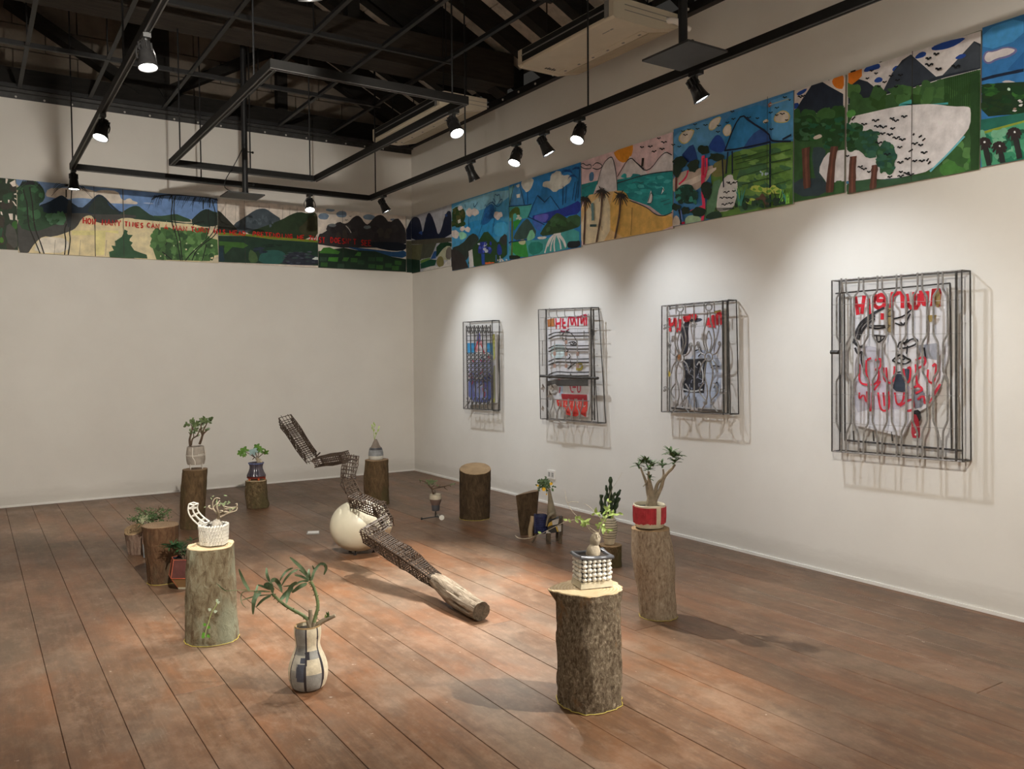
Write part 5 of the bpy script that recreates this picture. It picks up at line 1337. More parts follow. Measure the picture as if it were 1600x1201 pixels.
# ---------------------------------------------------------------- egg and lattice sculpture
eg = at(564, 841, 6.33); axis = (RT + V((0, 0, .10))).normalized()
EGG = M('egg_cream', (.66, .62, .48), .42, .06, 3.5, bmp=.12, spec=.5, bscale=5, c2=(.74, .70, .56))
et = thing('giant_egg', 'large cream egg lying on tiny feet under the woven sculpture', 'egg', (eg.x, eg.y, 0))
prof = []
for i in range(33):
    a = PI * i / 32; x = -math.cos(a)
    prof.append((max(.0005, .194 * math.sin(a) * (1 - .10 * x)), .238 * x + .004))
ec = V((eg.x, eg.y, .012 + .197))
MB().lathe(prof, ec, 40, axis).build('shell', EGG, et, sharp=80)
for dx, dy in ((-.07, -.05), (.08, -.05), (-.06, .07), (.07, .06)):
    z0 = .035
    MB().lathe([(.014, .0), (.012, .004), (.005, .008), (.005, z0)], (eg.x + dx, eg.y + dy, .0005), 8).build('foot', DARK, et)

RATTAN = M('rattan_brown', (.038, .023, .015), .55, .4, 30, c2=(.085, .054, .035))
SC_ = [((446.6, 657), 7.3, 24, (486, 714), 6.95, 22), ((496, 721), 6.85, 16, (541, 714), 6.5, 18), ((549, 711), 6.45, 21, (543.5, 746), 6.42, 21),
       ((544, 752), 6.42, 20, (559, 783), 6.12, 24), ((553, 780), 6.14, 22, (598, 797), 5.93, 22), ((592, 792), 5.96, 22, (606, 817), 5.84, 21),
       ((604, 813), 5.84, 20, (573, 834), 5.70, 23), ((574, 833), 5.70, 26, (634, 871), 5.37, 31), ((633, 870), 5.38, 31, (681, 906), 5.12, 22)]
st = thing('lattice_sculpture', 'zigzag sculpture of square woven brown lattice ending in a weathered log', 'sculpture', flo(742, 962))
def lattice(q, first):
    (a, da, wa, b, db, wb) = q
    A, B = at(*a, da), at(*b, db)
    ra, rb = wa * da / FPX / 2 * .82, wb * db / FPX / 2 * .82
    ax = (B - A).normalized(); L = (B - A).length
    u = ax.cross(V((0, 0, 1))).normalized(); v = ax.cross(u).normalized()
    rot = .35
    u, v = u * math.cos(rot) + v * math.sin(rot), v * math.cos(rot) - u * math.sin(rot)
    rn = random.Random(int(a[0]))
    mb = MB()
    def P(f, cu, cv, j=.0):
        r = (ra + (rb - ra) * f) * (1 + .05 * math.sin(f * 9 + cu * 2))
        return A + ax * (L * f) + u * (cu * r + rn.uniform(-j, j)) + v * (cv * r + rn.uniform(-j, j))
    n = 5 if wa > 25 else 4
    cor = []
    for s in range(4):
        for i in range(n):
            f = -1 + 2 * i / n
            cor.append([(f, -1), (1, f), (-f, 1), (-1, -f)][s])
    for cu, cv in cor:
        e0, e1 = rn.uniform(-.05, .02), 1 + rn.uniform(-.02, .05)
        mb.tube([P(e0 + (e1 - e0) * k / 5, cu, cv, .0022) for k in range(6)], .0042 if abs(cu) == abs(cv) else .0033, 4)
    m = max(3, int(L / (.020 if wa > 25 else .027)))
    for k in range(m + 1):
        f = min(.99, max(.01, k / m + rn.uniform(-.008, .008)))
        ring = [P(f, *c, .0012) for c in cor[::n]]
        for s in range(4):
            if rn.random() < .05: continue
            o = ax * rn.uniform(-.004, .004)
            mb.tube([ring[s] + o, ring[(s + 1) % 4] - o], .0032, 4)
    return mb.build('lattice_tube', RATTAN, st, kind='stuff')
for q in SC_: lattice(q, False)
# rods that bridge the open joints
for (x0, y0, d0, x1_, y1_, d1) in ((500, 707, 6.9, 494, 713, 6.95), (537, 744, 6.42, 532, 757, 6.42), (552, 746, 6.42, 556, 752, 6.4), (532, 757, 6.42, 541, 770, 6.3)):
    MB().tube([at(x0, y0, d0), at(x1_, y1_, d1)], .006, 5).build('joint_rod', RATTAN, st)
_dd = at(752, 959, 4.68) - at(678, 904, 5.16)
WEATH = bark('weathered_log', [(.045, .034, .024), (.20, .158, .115), (.33, .27, .205), (.44, .37, .29)], 30, (.16, 1.3, 1.3), .9, turn=(0, 0, -math.atan2(_dd.y, _dd.x)))
DRK_CUT = bark('log_end', [(.05, .038, .026), (.11, .085, .06), (.17, .13, .09)], 26, (1, 1, 1), .6)
def driftwood():
    path = [(676, 903, 5.16, 20), (690, 912, 5.05, 27), (706, 926, 4.95, 34), (722, 937, 4.85, 34), (737, 950, 4.76, 31), (752, 958.5, 4.67, 31)]
    P = [at(x, y, d) for x, y, d, w_ in path]; R = [w_ * d / FPX / 2 for x, y, d, w_ in path]
    for k in range(len(P)): P[k].z = max(P[k].z, R[k] * .96 + .002)
    n = 36; vs, fs = [], []
    ex, er = [], []
    for k in range(len(P) - 1):
        for i in range(7):
            f = i / 7; ex.append(P[k].lerp(P[k + 1], f)); er.append(R[k] * (1 - f) + R[k + 1] * f)
    ex.append(P[-1]); er.append(R[-1])
    d0 = (P[-1] - P[0]).normalized(); x = d0.cross(V((0, 0, 1))).normalized(); y = x.cross(d0)
    m0 = len(ex)
    for i, (c, r) in enumerate(zip(ex, er)):
        for jn in range(n):
            a = 2 * PI * jn / n
            g_ = nzv(V((math.cos(a) * 4.5, math.sin(a) * 4.5, i * .06 + 7)))
            groove = -.34 * max(0, g_ - .08) * 2.0 * min(1, (m0 - 1 - i) / 4 + .12) + .05 * nzv(V((math.cos(a) * 14, math.sin(a) * 14, i * .12)))
            vs.append(c + (x * math.cos(a) + y * math.sin(a)) * r * (1 + groove))
    m = len(ex)
    for v_ in vs: v_.z = max(v_.z, .001)
    for i in range(m - 1):
        for jn in range(n): fs.append((i * n + jn, i * n + (jn + 1) % n, (i + 1) * n + (jn + 1) % n, (i + 1) * n + jn))
    fs.append(tuple(range(n - 1, -1, -1)))
    o = sub(MB().add(vs, fs).build('weathered_log', WEATH, st, sharp=70), 'pale grooved weathered log')
    sub(MB().add(vs[-n:] + [ex[-1] + d0 * .003], [(jn, (jn + 1) % n, n) for jn in range(n)]).build('cut_end', DRK_CUT, o), 'dark sawn end')
driftwood()

# ---------------------------------------------------------------- card on the floor, socket on the wall
q = flo(488, 833.5)
ct = thing('label_card', 'small clear stand with a white label card lying on the floor', 'label card', q)
MB().hexa([q + V(v) for v in ((-.055, -.015, .001), (.04, -.06, .001), (.06, -.015, .001), (-.035, .028, .001), (-.055, -.015, .010), (.04, -.06, .010), (.06, -.015, .022), (-.035, .028, .022))]).build('acrylic_block', M('acrylic', (.30, .285, .27), .12, .05, spec=.8), ct, smooth=False)
MB().hexa([q + V(v) for v in ((-.046, -.014, .0108), (.036, -.052, .0108), (.05, -.017, .0208), (-.028, .021, .0208), (-.046, -.014, .0118), (.036, -.052, .0118), (.05, -.017, .0218), (-.028, .021, .0218))]).build('paper', M('paper_white', (.55, .54, .52), .6, .04), ct, smooth=False)
o = onx(862, 741, 0)
wt = thing('wall_socket', 'white double wall socket on the grille wall near the floor', 'socket', (0, o.y, o.z - .05))
MB().box(-.011, -.0005, o.y - .062, o.y + .062, o.z - .043, o.z + .043).build('faceplate', M('socket_white', (.82, .80, .76), .35, .03), wt, smooth=False)
SK = M('socket_grey', (.45, .44, .42), .5, .05)
for yy_ in (-.028, .028):
    f = MB().box(-.0125, -.0108, o.y + yy_ - .019, o.y + yy_ + .019, o.z - .024, o.z + .024).build('outlet', SK, wt, smooth=False)
    for dz in (-.009, .009):
        MB().box(-.0130, -.0124, o.y + yy_ - .003 - .006, o.y + yy_ - .003, o.z + dz - .002, o.z + dz + .006).build('slot', BLK, f, smooth=False)
# ---------------------------------------------------------------- pots and plants
SOIL = M('soil', (.035, .025, .018), .95, .5, 40, bmp=.5)
LEAF_D = M('leaf_dark', (.045, .10, .032), .5, .4, 20, c2=(.11, .19, .07)); LEAF_M = M('leaf_mid', (.06, .15, .045), .45, .4, 18, c2=(.11, .22, .07))
LEAF_L = M('leaf_lime', (.33, .50, .10), .5, .3, 20, c2=(.52, .66, .24)); LEAF_G = M('leaf_grey_green', (.085, .155, .075), .5, .3, 14, c2=(.19, .27, .15))
LEAF_J = M('leaf_jade', (.09, .15, .055), .4, .35, 22, c2=(.17, .23, .10)); STEM_G = M('stem_green', (.10, .15, .055), .6, .3, 25, c2=(.19, .24, .10))
STEM_B = M('stem_brown', (.10, .065, .04), .8, .4, 30, bmp=.3); STEM_P = M('stem_pale', (.40, .34, .25), .75, .3, 25, bmp=.25); STEM_T = M('stem_tan', (.26, .21, .145), .7, .3, 25, bmp=.25)
CERW = M('ceramic_white', (.66, .64, .58), .5, .15, 18, bmp=.15); CERC = M('ceramic_cream', (.58, .53, .40), .5, .2, 16, bmp=.15); CERK = M('ceramic_charcoal', (.06, .062, .07), .4, .35, 16)
def CP(crop, d):
    return lambda x, y, dd=0: at(*crop(x, y), d + dd)
def line(mb, cp, pt, r, dd=0.0, n=6, rnd=.0, seed=0, mi=0):
    rn = random.Random(seed + len(pt)); q = pts(pt)
    P = [cp(x, y, dd + (rn.uniform(-rnd, rnd) if i else 0)) for i, (x, y) in enumerate(q)]
    mb.tube(chaikin(P, False, 2), r, n, mi)
    return P[-1]
def tuft(mb, c, n, L, wd, rn, flat=.5, droop=-.1, mi=0, up=None):
    for i in range(n):
        a = 2 * PI * (i + rn.random() * .6) / n; e = rn.uniform(-.3, 1.0) * flat
        d = V((math.cos(a), math.sin(a), e)).normalized() * L * rn.uniform(.7, 1.15)
        mb.leaf(c, V(c) + d, wd * rn.uniform(.8, 1.2), (0, 0, 1), droop, .2, 3, mi)
def view_phi(p, c):
    """angle of a point around an axis at c, measured from the side that faces the room's entrance"""
    e = V((CAM.x - c.x, CAM.y - c.y)); f = V((p.x - c.x, p.y - c.y))
    return math.degrees(math.atan2(e.x * f.y - e.y * f.x, e.x * f.x + e.y * f.y))
def paint(mb, fn, start=0):
    for i in range(start, len(mb.f)):
        c = sum((mb.v[k] for k in mb.f[i]), V((0, 0, 0))) / len(mb.f[i]); mb.c[i] = fn(c)
GLAZE = M('patchwork_glaze', None, .45, .28, 26, attr=True, bmp=.15, spec=.5)

# --- white studded pot on the nearest stump
A = Crop(870, 720, 5.719); d = s1[2] + .02; cp = CP(A, d); zt = s1[3].z + .009
c = cp(315, 1120); c.z = zt
t = thing('studded_pot', 'square white pot with rows of knobs and dark rim on the nearest rough stump', 'pot', c, 'plant pots')
ex = (RT * math.cos(.30) + V((FW.x, FW.y, 0)) * math.sin(.30)); ex.z = 0; ex.normalize(); ey = V((-ex.y, ex.x, 0)); hw, hh = .066, .128
def sq(s, z): return [c + ex * a * s + ey * b * (s - .018) + V((0, 0, z)) for a, b in ((-1, -1), (1, -1), (1, 1), (-1, 1))]
MB().hexa(sq(hw, .0) + sq(hw - .003, hh)).build('inner_wall', CERK, t, smooth=False)
MB().hexa(sq(hw + .010, .0) + sq(hw + .006, .026)).build('foot_band', CERC, t, smooth=False)
st_ = MB(); rn = random.Random(3)
for a, b in ((ex, ey), (ey, -ex), (-ex, -ey), (-ey, ex)):
    side = abs(a.dot(ey)) > .5
    for r_ in range(5):
        for k in range(4 if side else 6):
            u = (-.033 + .022 * k) if side else (-.055 + .022 * k)
            st_.ball(c - b * ((hw if side else hw - .018) + .002) + a * u + V((rn.uniform(-.0015, .0015), rn.uniform(-.0015, .0015), .036 + .0195 * r_)), .0118 * rn.uniform(.88, 1.1), 9, 6, sc=(rn.uniform(.85, 1.1), rn.uniform(.85, 1.1), rn.uniform(.74, .95)))
st_.build('knobs', CERW, t, kind='stuff')
rim = MB()
q = [x + V((0, 0, z)) for x, z in zip(sq(hw + .006, hh), (.004, -.004, .004, .0))]
for i in range(4):
    a, b = q[i], q[(i + 1) % 4]
    rim.tube(chaikin([a + (a - b).normalized() * .004 + V((0, 0, .004)), a.lerp(b, .3), a.lerp(b, .7), b + (b - a).normalized() * .004 + V((0, 0, .004))]), .0095, 8)
rim.build('rim', M('glaze_slate', (.10, .105, .12), .3, .3, 14, spec=.6), t)
MB().hexa(sq(hw - .004, hh - .004) + sq(hw - .005, hh + .001)).build('soil', SOIL, t, smooth=False)
pt_ = thing('caudex_plant', 'bottle shaped pale caudex plant with lime leaves and long tendrils in the studded pot', 'plant', c + V((0, 0, hh)), 'potted plants')
m = MB(); P = [cp(322, 875), cp(318, 850), cp(325, 820), cp(335, 785), cp(342, 745), cp(346, 710), cp(352, 680), cp(358, 662), cp(364, 655)]
m.tube(chaikin(P, False, 2), [(.0295, .0295, .028, .0255, .021, .0165, .0195, .0215, .0215, .0185, .012, .0075, .003)[min(12, int(i * 13 / 30))] for i in range(30)], 14) if False else None
prof = [(.026, 0), (.0285, .012), (.028, .026), (.022, .040), (.017, .047), (.0205, .058), (.0215, .070), (.018, .082), (.011, .091), (.004, .096)]
base = cp(316, 858); base.z = c.z + hh - .006; prof = [(a * 1.08, b * 1.12) for a, b in prof]
m.lathe(prof, base, 18, (cp(352, 660) - base), fn=lambda a, i, h: 1 + .05 * math.sin(3 * a + i))
m.build('caudex', STEM_P, pt_)
m = MB()
tips = [line(m, cp, '372,650 340,655 300,620 270,580 250,545', (.003, .0012)), line(m, cp, '378,645 330,620 290,590 280,570', (.0022, .001)), line(m, cp, '372,655 385,600 400,560 410,530 350,470', (.0025, .001)), line(m, cp, '380,640 390,580 430,520 460,440', (.0025, .001), -.02),
        line(m, cp, '400,580 440,500 500,480', (.002, .0008), .02), line(m, cp, '250,545 200,520 170,520', (.0016, .001))]
for s in ('180,495 130,440 95,385 80,330 72,255', '95,385 110,368 150,362 195,370', '350,480 310,420 240,375', '462,440 465,330 490,250 540,180 585,100', '170,520 100,535 60,548 -60,610 -180,670 -280,700 -345,690 -372,665', '500,480 508,540 510,580'):
    line(m, cp, s, (.0011, .0006), -.03, 4)
m.build('tendrils', STEM_P, pt_, kind='stuff')
m = MB(); rn = random.Random(9)
for x, y, n, L in ((250, 535, 9, 46), (240, 560, 5, 40), (170, 520, 5, 40), (410, 590, 8, 44), (440, 610, 6, 46), (350, 465, 6, 42), (455, 440, 8, 46), (500, 475, 6, 44), (430, 510, 6, 36), (380, 560, 6, 34), (560, 460, 2, 40), (100, 520, 2, 46), (-150, 650, 1, 30), (460, 365, 2, 26)):
    for i in range(n):
        a = rn.uniform(0, 2 * PI); p0 = cp(x + rn.uniform(-12, 12), y + rn.uniform(-10, 10), rn.uniform(-.03, .03))
        tip = p0 + (RT * math.cos(a) + UP * math.sin(a) * .8 - FW * rn.uniform(-.6, .6)).normalized() * L * 1.25 * rn.uniform(.7, 1.15) * d / FPX / 5.719
        m.leaf(p0, tip, .0105, -FW, rn.uniform(-.1, .15), .25, 3)
m.build('leaves', LEAF_L, pt_, kind='stuff')

# --- red and white pot with desert rose
A = Crop(870, 720, 5.719); d = s2[2] + .0; cp = CP(A, d); c = cp(828, 585); c.z = s2[3].z + .008
t = thing('red_pot', 'red ribbed pot with white stripe and white lower edge on the tall leaning stump', 'pot', c, 'plant pots')
R = .094
n8 = lambda a, i, h: (1 - .035 * (math.cos(4 * (a + .5)) * .5 + .5))
MB().lathe([(.062, 0), (.080, .004), (.088, .022), (.0915, .05), (.093, .122), (.0945, .130), (.090, .134), (.084, .128), (.083, .112)], c, 48, fn=n8, cap=False).build('body', CERC, t)
REDG = M('red_glaze', (.36, .020, .035), .4, .3, 25, c2=(.50, .045, .06), bmp=.2)
m = MB(); rn = random.Random(2)
for k in range(72):
    a = 2 * PI * k / 72; p = c + V((math.cos(a), math.sin(a), 0)); ph = view_phi(p, c)
    if 26 < ph < 46 or -172 < ph < -150 or 120 < ph < 140: continue
    z0 = .026 + .012 * abs(nzv(V((a * 3, 1, 5)))) + rn.uniform(-.003, .004)
    path = [c + V((math.cos(a), math.sin(a), 0)) * ((.0895 if z < .04 else .0925) * n8(a, 0, 0) + .001) + V((0, 0, z)) for z in (z0, .06, .09, .1215)]
    m.tube(path, .0046, 5)
m.build('red_ribs', REDG, t, kind='stuff')
MB().lathe([(.0005, .118), (.05, .117), (.0835, .113)], c, 24, cap=False).build('soil', SOIL, t)
pt_ = thing('desert_rose', 'thick stemmed desert rose with dark leaf tufts in the red and white pot', 'plant', c + V((0, 0, .117)), 'potted plants')
B = Crop(780, 690, 3.874); cp = CP(B, d); m = MB()
def thick(pt, rr, dd): 
    q = pts(pt); P = chaikin([cp(x, y, dd * i / (len(q) - 1)) for i, (x, y) in enumerate(q)], False, 2)
    k = len(P); m.tube(P, [rr[min(len(rr) - 1, int(i * len(rr) / k))] * (1 - (i * len(rr) / k) % 1) + rr[min(len(rr) - 1, int(i * len(rr) / k) + 1)] * ((i * len(rr) / k) % 1) for i in range(k)], 10)
thick('922,385 922,350 918,300 912,260 905,215 905,180', (.036, .031, .020, .015, .010, .007), -.03)
thick('918,365 900,300 892,250 874,205 855,155', (.022, .014, .0095, .0075, .0055), .05)
thick('928,365 942,320 950,275 962,245 988,225 996,200 992,165', (.024, .014, .011, .0095, .0085, .007, .005), .02)
thick('930,370 955,325 982,275 992,225 1020,185 1045,165 1064,138', (.026, .016, .0115, .0105, .0095, .009, .007), -.05)
thick('905,225 880,262 872,270', (.004, .003, .0025), -.03)
m.build('trunk', STEM_T, pt_)
m = MB(); rn = random.Random(21)
for x, y, n, L, dd in ((842, 145, 14, .050, .05), (870, 128, 12, .050, .03), (892, 118, 16, .050, .0), (918, 138, 16, .050, -.03), (905, 170, 12, .045, -.03), (930, 150, 8, .045, .0), (990, 148, 10, .046, .02), (1040, 70, 16, .055, -.05), (1055, 95, 18, .058, -.05), (1064, 125, 16, .052, -.05), (1080, 85, 12, .050, -.06), (910, 215, 5, .030, -.04)):
    tuft(m, cp(x, y, dd), n, L, .0150, rn, 1.0, .06)
m.build('leaves', LEAF_D, pt_, kind='stuff')
m = MB(); rn = random.Random(5)
for x, y, dd in ((985, 130, .02), (1040, 70, -.05), (912, 225, -.04)): tuft(m, cp(x, y, dd), 4, .034, .012, rn, 1.4, .05)
m.build('young_leaves', LEAF_M, pt_, kind='stuff')

# --- striped vase with cactus
A = Crop(870, 720, 5.719); d = s3[2]; cp = CP(A, d); c = cp(470, 748); c.z = s3[3].z + .008
t = thing('striped_vase', 'cream vase with thin dark hoops on the short round stump', 'pot', c, 'plant pots')
k = d / FPX / 5.719
STRIPE = M('vase_stripe', (.07, .06, .045), .5, .3)
prof = [(42, 0), (46, 8), (58, 60), (66, 110), (68, 150), (64, 190), (55, 225), (48, 236), (44, 232)]
MB().lathe([(a * k, b * k) for a, b in prof], c, 28, cap=False).build('body', CERC, t)
for z_, r_ in ((60, 58), (80, 62), (105, 66), (128, 68), (150, 69), (172, 67.5), (195, 64), (215, 59)):
    MB().tube([c + V((math.cos(a) * r_ * k, math.sin(a) * r_ * k, z_ * k + .001 * math.sin(2 * a))) for a in [2 * PI * i / 24 for i in range(25)]], .0022, 5, cap=False).build('hoop', STRIPE, t)
MB().lathe([(.0005, 225 * k), (46 * k, 224 * k)], c, 16, cap=False).build('soil', SOIL, t)
pt_ = thing('cactus', 'dark columnar branching cactus in the striped vase', 'plant', c + V((0, 0, 225 * k)), 'potted plants')
CAC = M('cactus_green', (.018, .042, .020), .6, .4, 30, c2=(.04, .075, .03))
def column(pt, r, dd):
    q = pts(pt); P = chaikin([cp(x, y, dd) for x, y in q], False, 2); P2 = []
    for i in range(len(P) - 1): P2 += [P[i], P[i].lerp(P[i + 1], .5)]
    P2.append(P[-1]); L = 0; rr = []
    for i, p in enumerate(P2):
        if i: L += (p - P2[i - 1]).length
        rr.append(r * (1 + .28 * math.sin(L / .0085)) * (.45 if i == len(P2) - 1 else 1))
    MB().tube(P2, rr, 8).build('cactus_arm', CAC, pt_)
for q, r, dd in (('462,525 470,440 478,340 480,240 480,140', .0125, 0), ('430,520 420,470 400,420 395,350 400,300', .0115, .03), ('440,480 425,400 440,320 450,280', .011, -.03), ('490,500 505,430 520,370 545,300 570,255', .0105, .02), ('480,430 500,350 510,300 530,290', .011, -.02), ('470,400 455,300 445,255 440,215', .009, .02), ('500,480 530,420 550,350 560,325', .010, -.01), ('450,520 410,480 395,440', .010, -.03), ('515,470 520,420 525,390', .009, .0)):
    column(q, r, dd)

# --- onion shaped pot
A = Crop(430, 640, 4.805); d = s7[2]; cp = CP(A, d); c = cp(756, 372); c.z = s7[3].z + .006; k = d / FPX / 4.805
t = thing('onion_pot', 'onion shaped pot with grey, black and white bands on the back stump', 'pot', c, 'plant pots')
GREYB = M('grey_slip', (.24, .25, .26), .55, .3, 25)
MB().lathe([(a * k, b * k) for a, b in ((48, 0), (54, 6), (56, 28))], c, 24).build('foot_band', CERW, t)
MB().lathe([(a * k, b * k) for a, b in ((56, 28), (55, 50), (50, 72))], c, 24).build('grey_band', GREYB, t)
MB().lathe([(a * k, b * k) for a, b in ((50.5, 72), (44, 88))], c, 24).build('black_band', CERK, t)
MB().lathe([(a * k, b * k) for a, b in ((40, 88), (30, 104), (18, 132), (9, 150), (6, 151), (5, 146))], c, 24, cap=False).build('neck', M('neck_taupe', (.21, .17, .14), .7, .25, 20), t)
pt_ = thing('sprig', 'two thin yellow green sprigs in the onion shaped pot', 'plant', c + V((0, 0, 148 * k)), 'potted plants')
m = MB()
for s in ('746,228 742,190 738,150 742,112', '746,228 752,200 765,170 775,140', '738,150 728,148', '742,130 752,122'): line(m, cp, s, (.0035, .002), 0, 5)
m.build('stems', LEAF_L, pt_)
m = MB(); rn = random.Random(4)
for x, y in ((742, 112), (728, 148), (752, 122), (775, 142), (768, 165), (740, 165), (758, 188), (735, 130)):
    p = cp(x, y); m.leaf(p, p + V((rn.uniform(-.02, .02), rn.uniform(-.02, .02), .03)), .016, -FW, 0, .2, 3)
m.build('leaves', LEAF_L, pt_, kind='stuff')

# --- blue fluted pot on red stand with lobed leaves
A = Crop(270, 640, 7.506); d = s9[2]; cp = CP(A, d); c = cp(980, 828); c.z = s9[3].z + .007; k = d / FPX / 7.506
t = thing('fluted_pot', 'dark blue fluted pot flaring downward, on a red footed base', 'pot', c, 'plant pots')
FL = lambda a, i, h: 1 + .035 * math.cos(14 * a)
BLUEG = M('blue_glaze', (.045, .045, .085), .25, .5, 18, (1, 1, .2), spec=.7, c2=(.12, .10, .12))
MB().lathe([(a * k, b * k) for a, b in ((100, 40), (106, 46), (104, 58), (88, 90), (74, 130), (72, 158), (82, 192), (86, 198), (80, 200), (74, 190))], c, 56, fn=FL, cap=False).build('body', BLUEG, t)
MB().lathe([(a * k, b * k) for a, b in ((84, 186), (88, 194), (86, 202), (78, 200))], c, 56, fn=FL, cap=False).build('rim', M('rim_blue', (.14, .17, .34), .25, .3), t)
MB().lathe([(a * k, b * k) for a, b in ((92, 18), (106, 22), (108, 36), (100, 41))], c, 32).build('base_ring', M('base_maroon', (.16, .03, .02), .3, .3), t)
RB = M('base_orange', (.62, .12, .04), .35, .25)
for i in range(5):
    a = -PI / 2 + 2 * PI * i / 5; p = c + V((math.cos(a), math.sin(a), 0)) * 92 * k
    MB().lathe([(.007, 0), (.010, .004), (.012, .02)], p, 10).build('base_foot', RB, t)
MB().lathe([(.0005, 188 * k), (76 * k, 187 * k)], c, 20, cap=False).build('soil', SOIL, t)
pt_ = thing('lobed_leaf_plant', 'small plant with pale swollen stem, broad green leaves and one bluish leaf', 'plant', c + V((0, 0, 187 * k)), 'potted plants')
m = MB(); m.ball(cp(1010, 600), .026, 14, 9, sc=(1, 1, .95)); m.ball(cp(990, 575), .017, 12, 8); m.ball(cp(1035, 612), .014, 10, 7); m.build('caudex', STEM_P, pt_)
m = MB()
for s in ('985,575 960,555 940,530 925,505', '960,555 935,585', '985,570 1000,540 1010,500', '1000,560 1050,520 1080,490', '960,555 900,520 850,490', '985,570 970,500 970,450'): line(m, cp, s, (.005, .003), 0, 6, .02)
m.build('stems', STEM_B, pt_)
def lobed(cx, cy, r, ang, tilt, mat, lobes=5, dd=0.0):
    p = cp(cx, cy, dd); r = r * k
    nrm = (-FW * math.cos(tilt) + UP * math.sin(tilt)).normalized()
    e1 = (RT * math.cos(ang) + UP * math.sin(ang)); e1 = (e1 - nrm * e1.dot(nrm)).normalized(); e2 = nrm.cross(e1)
    n = 30; vs = [p, p - nrm * .002]
    for sgn in (0, -.0016):
        for i in range(n):
            a = 2 * PI * i / n; q = r * (.78 + .22 * math.cos(lobes * a)) * (.55 if abs(a - PI) < .3 else 1)
            vs.append(p + e1 * q * math.cos(a) + e2 * q * math.sin(a) + nrm * (-.35 * q * q / r * (.6 + .4 * math.cos(lobes * a)) + sgn))
    fs = [(0, 2 + i, 2 + (i + 1) % n) for i in range(n)] + [(1, 2 + n + (i + 1) % n, 2 + n + i) for i in range(n)] + [(2 + i, 2 + n + i, 2 + n + (i + 1) % n, 2 + (i + 1) % n) for i in range(n)]
    return MB().add(vs, fs).build('leaf', mat, pt_)
LG = M('leaf_bright', (.07, .20, .025), .4, .3, 14, c2=(.16, .32, .05))
lobed(835, 480, 62, 2.6, .3, LG, 5, .02); lobed(790, 505, 44, 3.6, .2, LG, 5, .03); lobed(985, 435, 52, 1.2, .4, LG, 5, .05); lobed(1022, 468, 50, .3, .3, LG, 5, .02); lobed(1085, 500, 44, -.9, -.5, LG, 5); lobed(830, 535, 28, 4.4, .0, LG, 5)
sub(lobed(940, 482, 62, -1.2, .6, M('leaf_bluish', (.30, .42, .42), .45, .2, 12), 6, -.05), 'pale bluish leaf')

# --- grey pot on wire legs with jade plant
d = s10[2]; cp = CP(A, d); c = cp(274, 690); c.z = s10[3].z + .007; k = d / FPX / 7.506
t = thing('grey_pot', 'round grey pot with white cross bands on thin white wire legs', 'pot', c, 'plant pots')
GRY = M('grey_clay', (.33, .29, .245), .8, .2, 22, bmp=.3)
z0 = 52 * k
MB().lathe([(.001, z0), (92 * k, z0 + .0), (104 * k, z0 + 50 * k), (108 * k, z0 + 110 * k), (100 * k, z0 + 170 * k), (92 * k, z0 + 208 * k), (86 * k, z0 + 212 * k), (82 * k, z0 + 196 * k)], c, 32, cap=False).build('body', GRY, t)
MB().lathe([(.0005, z0 + 200 * k), (84 * k, z0 + 199 * k)], c, 20, cap=False).build('soil', SOIL, t)
WB = M('white_slip', (.62, .58, .52), .6, .1)
def prk(z): return (92 + 16 * math.sin(min(1, max(0, z / 210)) * PI * .92) + 0) * k
MB().tube([c + V((math.cos(a) * (prk(105) + .001), math.sin(a) * (prk(105) + .001), z0 + 108 * k)) for a in [2 * PI * i / 28 for i in range(29)]], .0038, 6, cap=False).build('band', WB, t)
e = V((CAM.x - c.x, CAM.y - c.y, 0)).normalized(); ang0 = math.atan2(e.y, e.x)
for da in (-.35, 1.3, 2.8, -1.9):
    P = [c + V((math.cos(ang0 + da + (.25 if z < 80 else 0)) * (prk(z) + .001), math.sin(ang0 + da + (.25 if z < 80 else 0)) * (prk(z) + .001), z0 + z * k)) for z in (4, 50, 90, 120, 170, 205)]
    MB().tube(chaikin(P), .0042, 6).build('band', WB, t)
for i in range(7):
    a = ang0 + .25 + .11 * i; m = MB().ball(c + V((math.cos(a) * (prk(118) + .002), math.sin(a) * (prk(118) + .002), z0 + 122 * k)), .0045, 6, 5).build('bead', WB, t)
for i in range(4):
    a = ang0 + .85 + i * PI / 2; p = c + V((math.cos(a), math.sin(a), 0)) * 92 * k
    MB().tube([p, p + V((0, 0, z0 + 14 * k))], .003, 6).build('wire_leg', WB, t)
pt_ = thing('jade_plant', 'jade plant with forked dark stems and fleshy leaves in the grey pot', 'plant', c + V((0, 0, z0 + 198 * k)), 'potted plants')
m = MB()
for s, r, dd in (('205,420 195,360 205,310 225,260 225,200', (.012, .005), 0), ('215,415 225,350 240,330 280,310 300,275 320,220', (.008, .004), -.02), ('315,400 335,350 350,290 380,260 410,235', (.012, .005), .02), ('345,300 330,250 330,190 345,140', (.007, .004), 0), ('350,290 360,230 385,190 405,140', (.008, .004), .02), ('205,310 200,275 185,265', (.004, .003), 0), ('225,210 220,170 190,180', (.004, .003), .01), ('245,330 240,230 235,170', (.005, .003), .02)):
    line(m, cp, s, r, dd, 7, .02)
m.build('stems', STEM_B, pt_)
m = MB(); rn = random.Random(14)
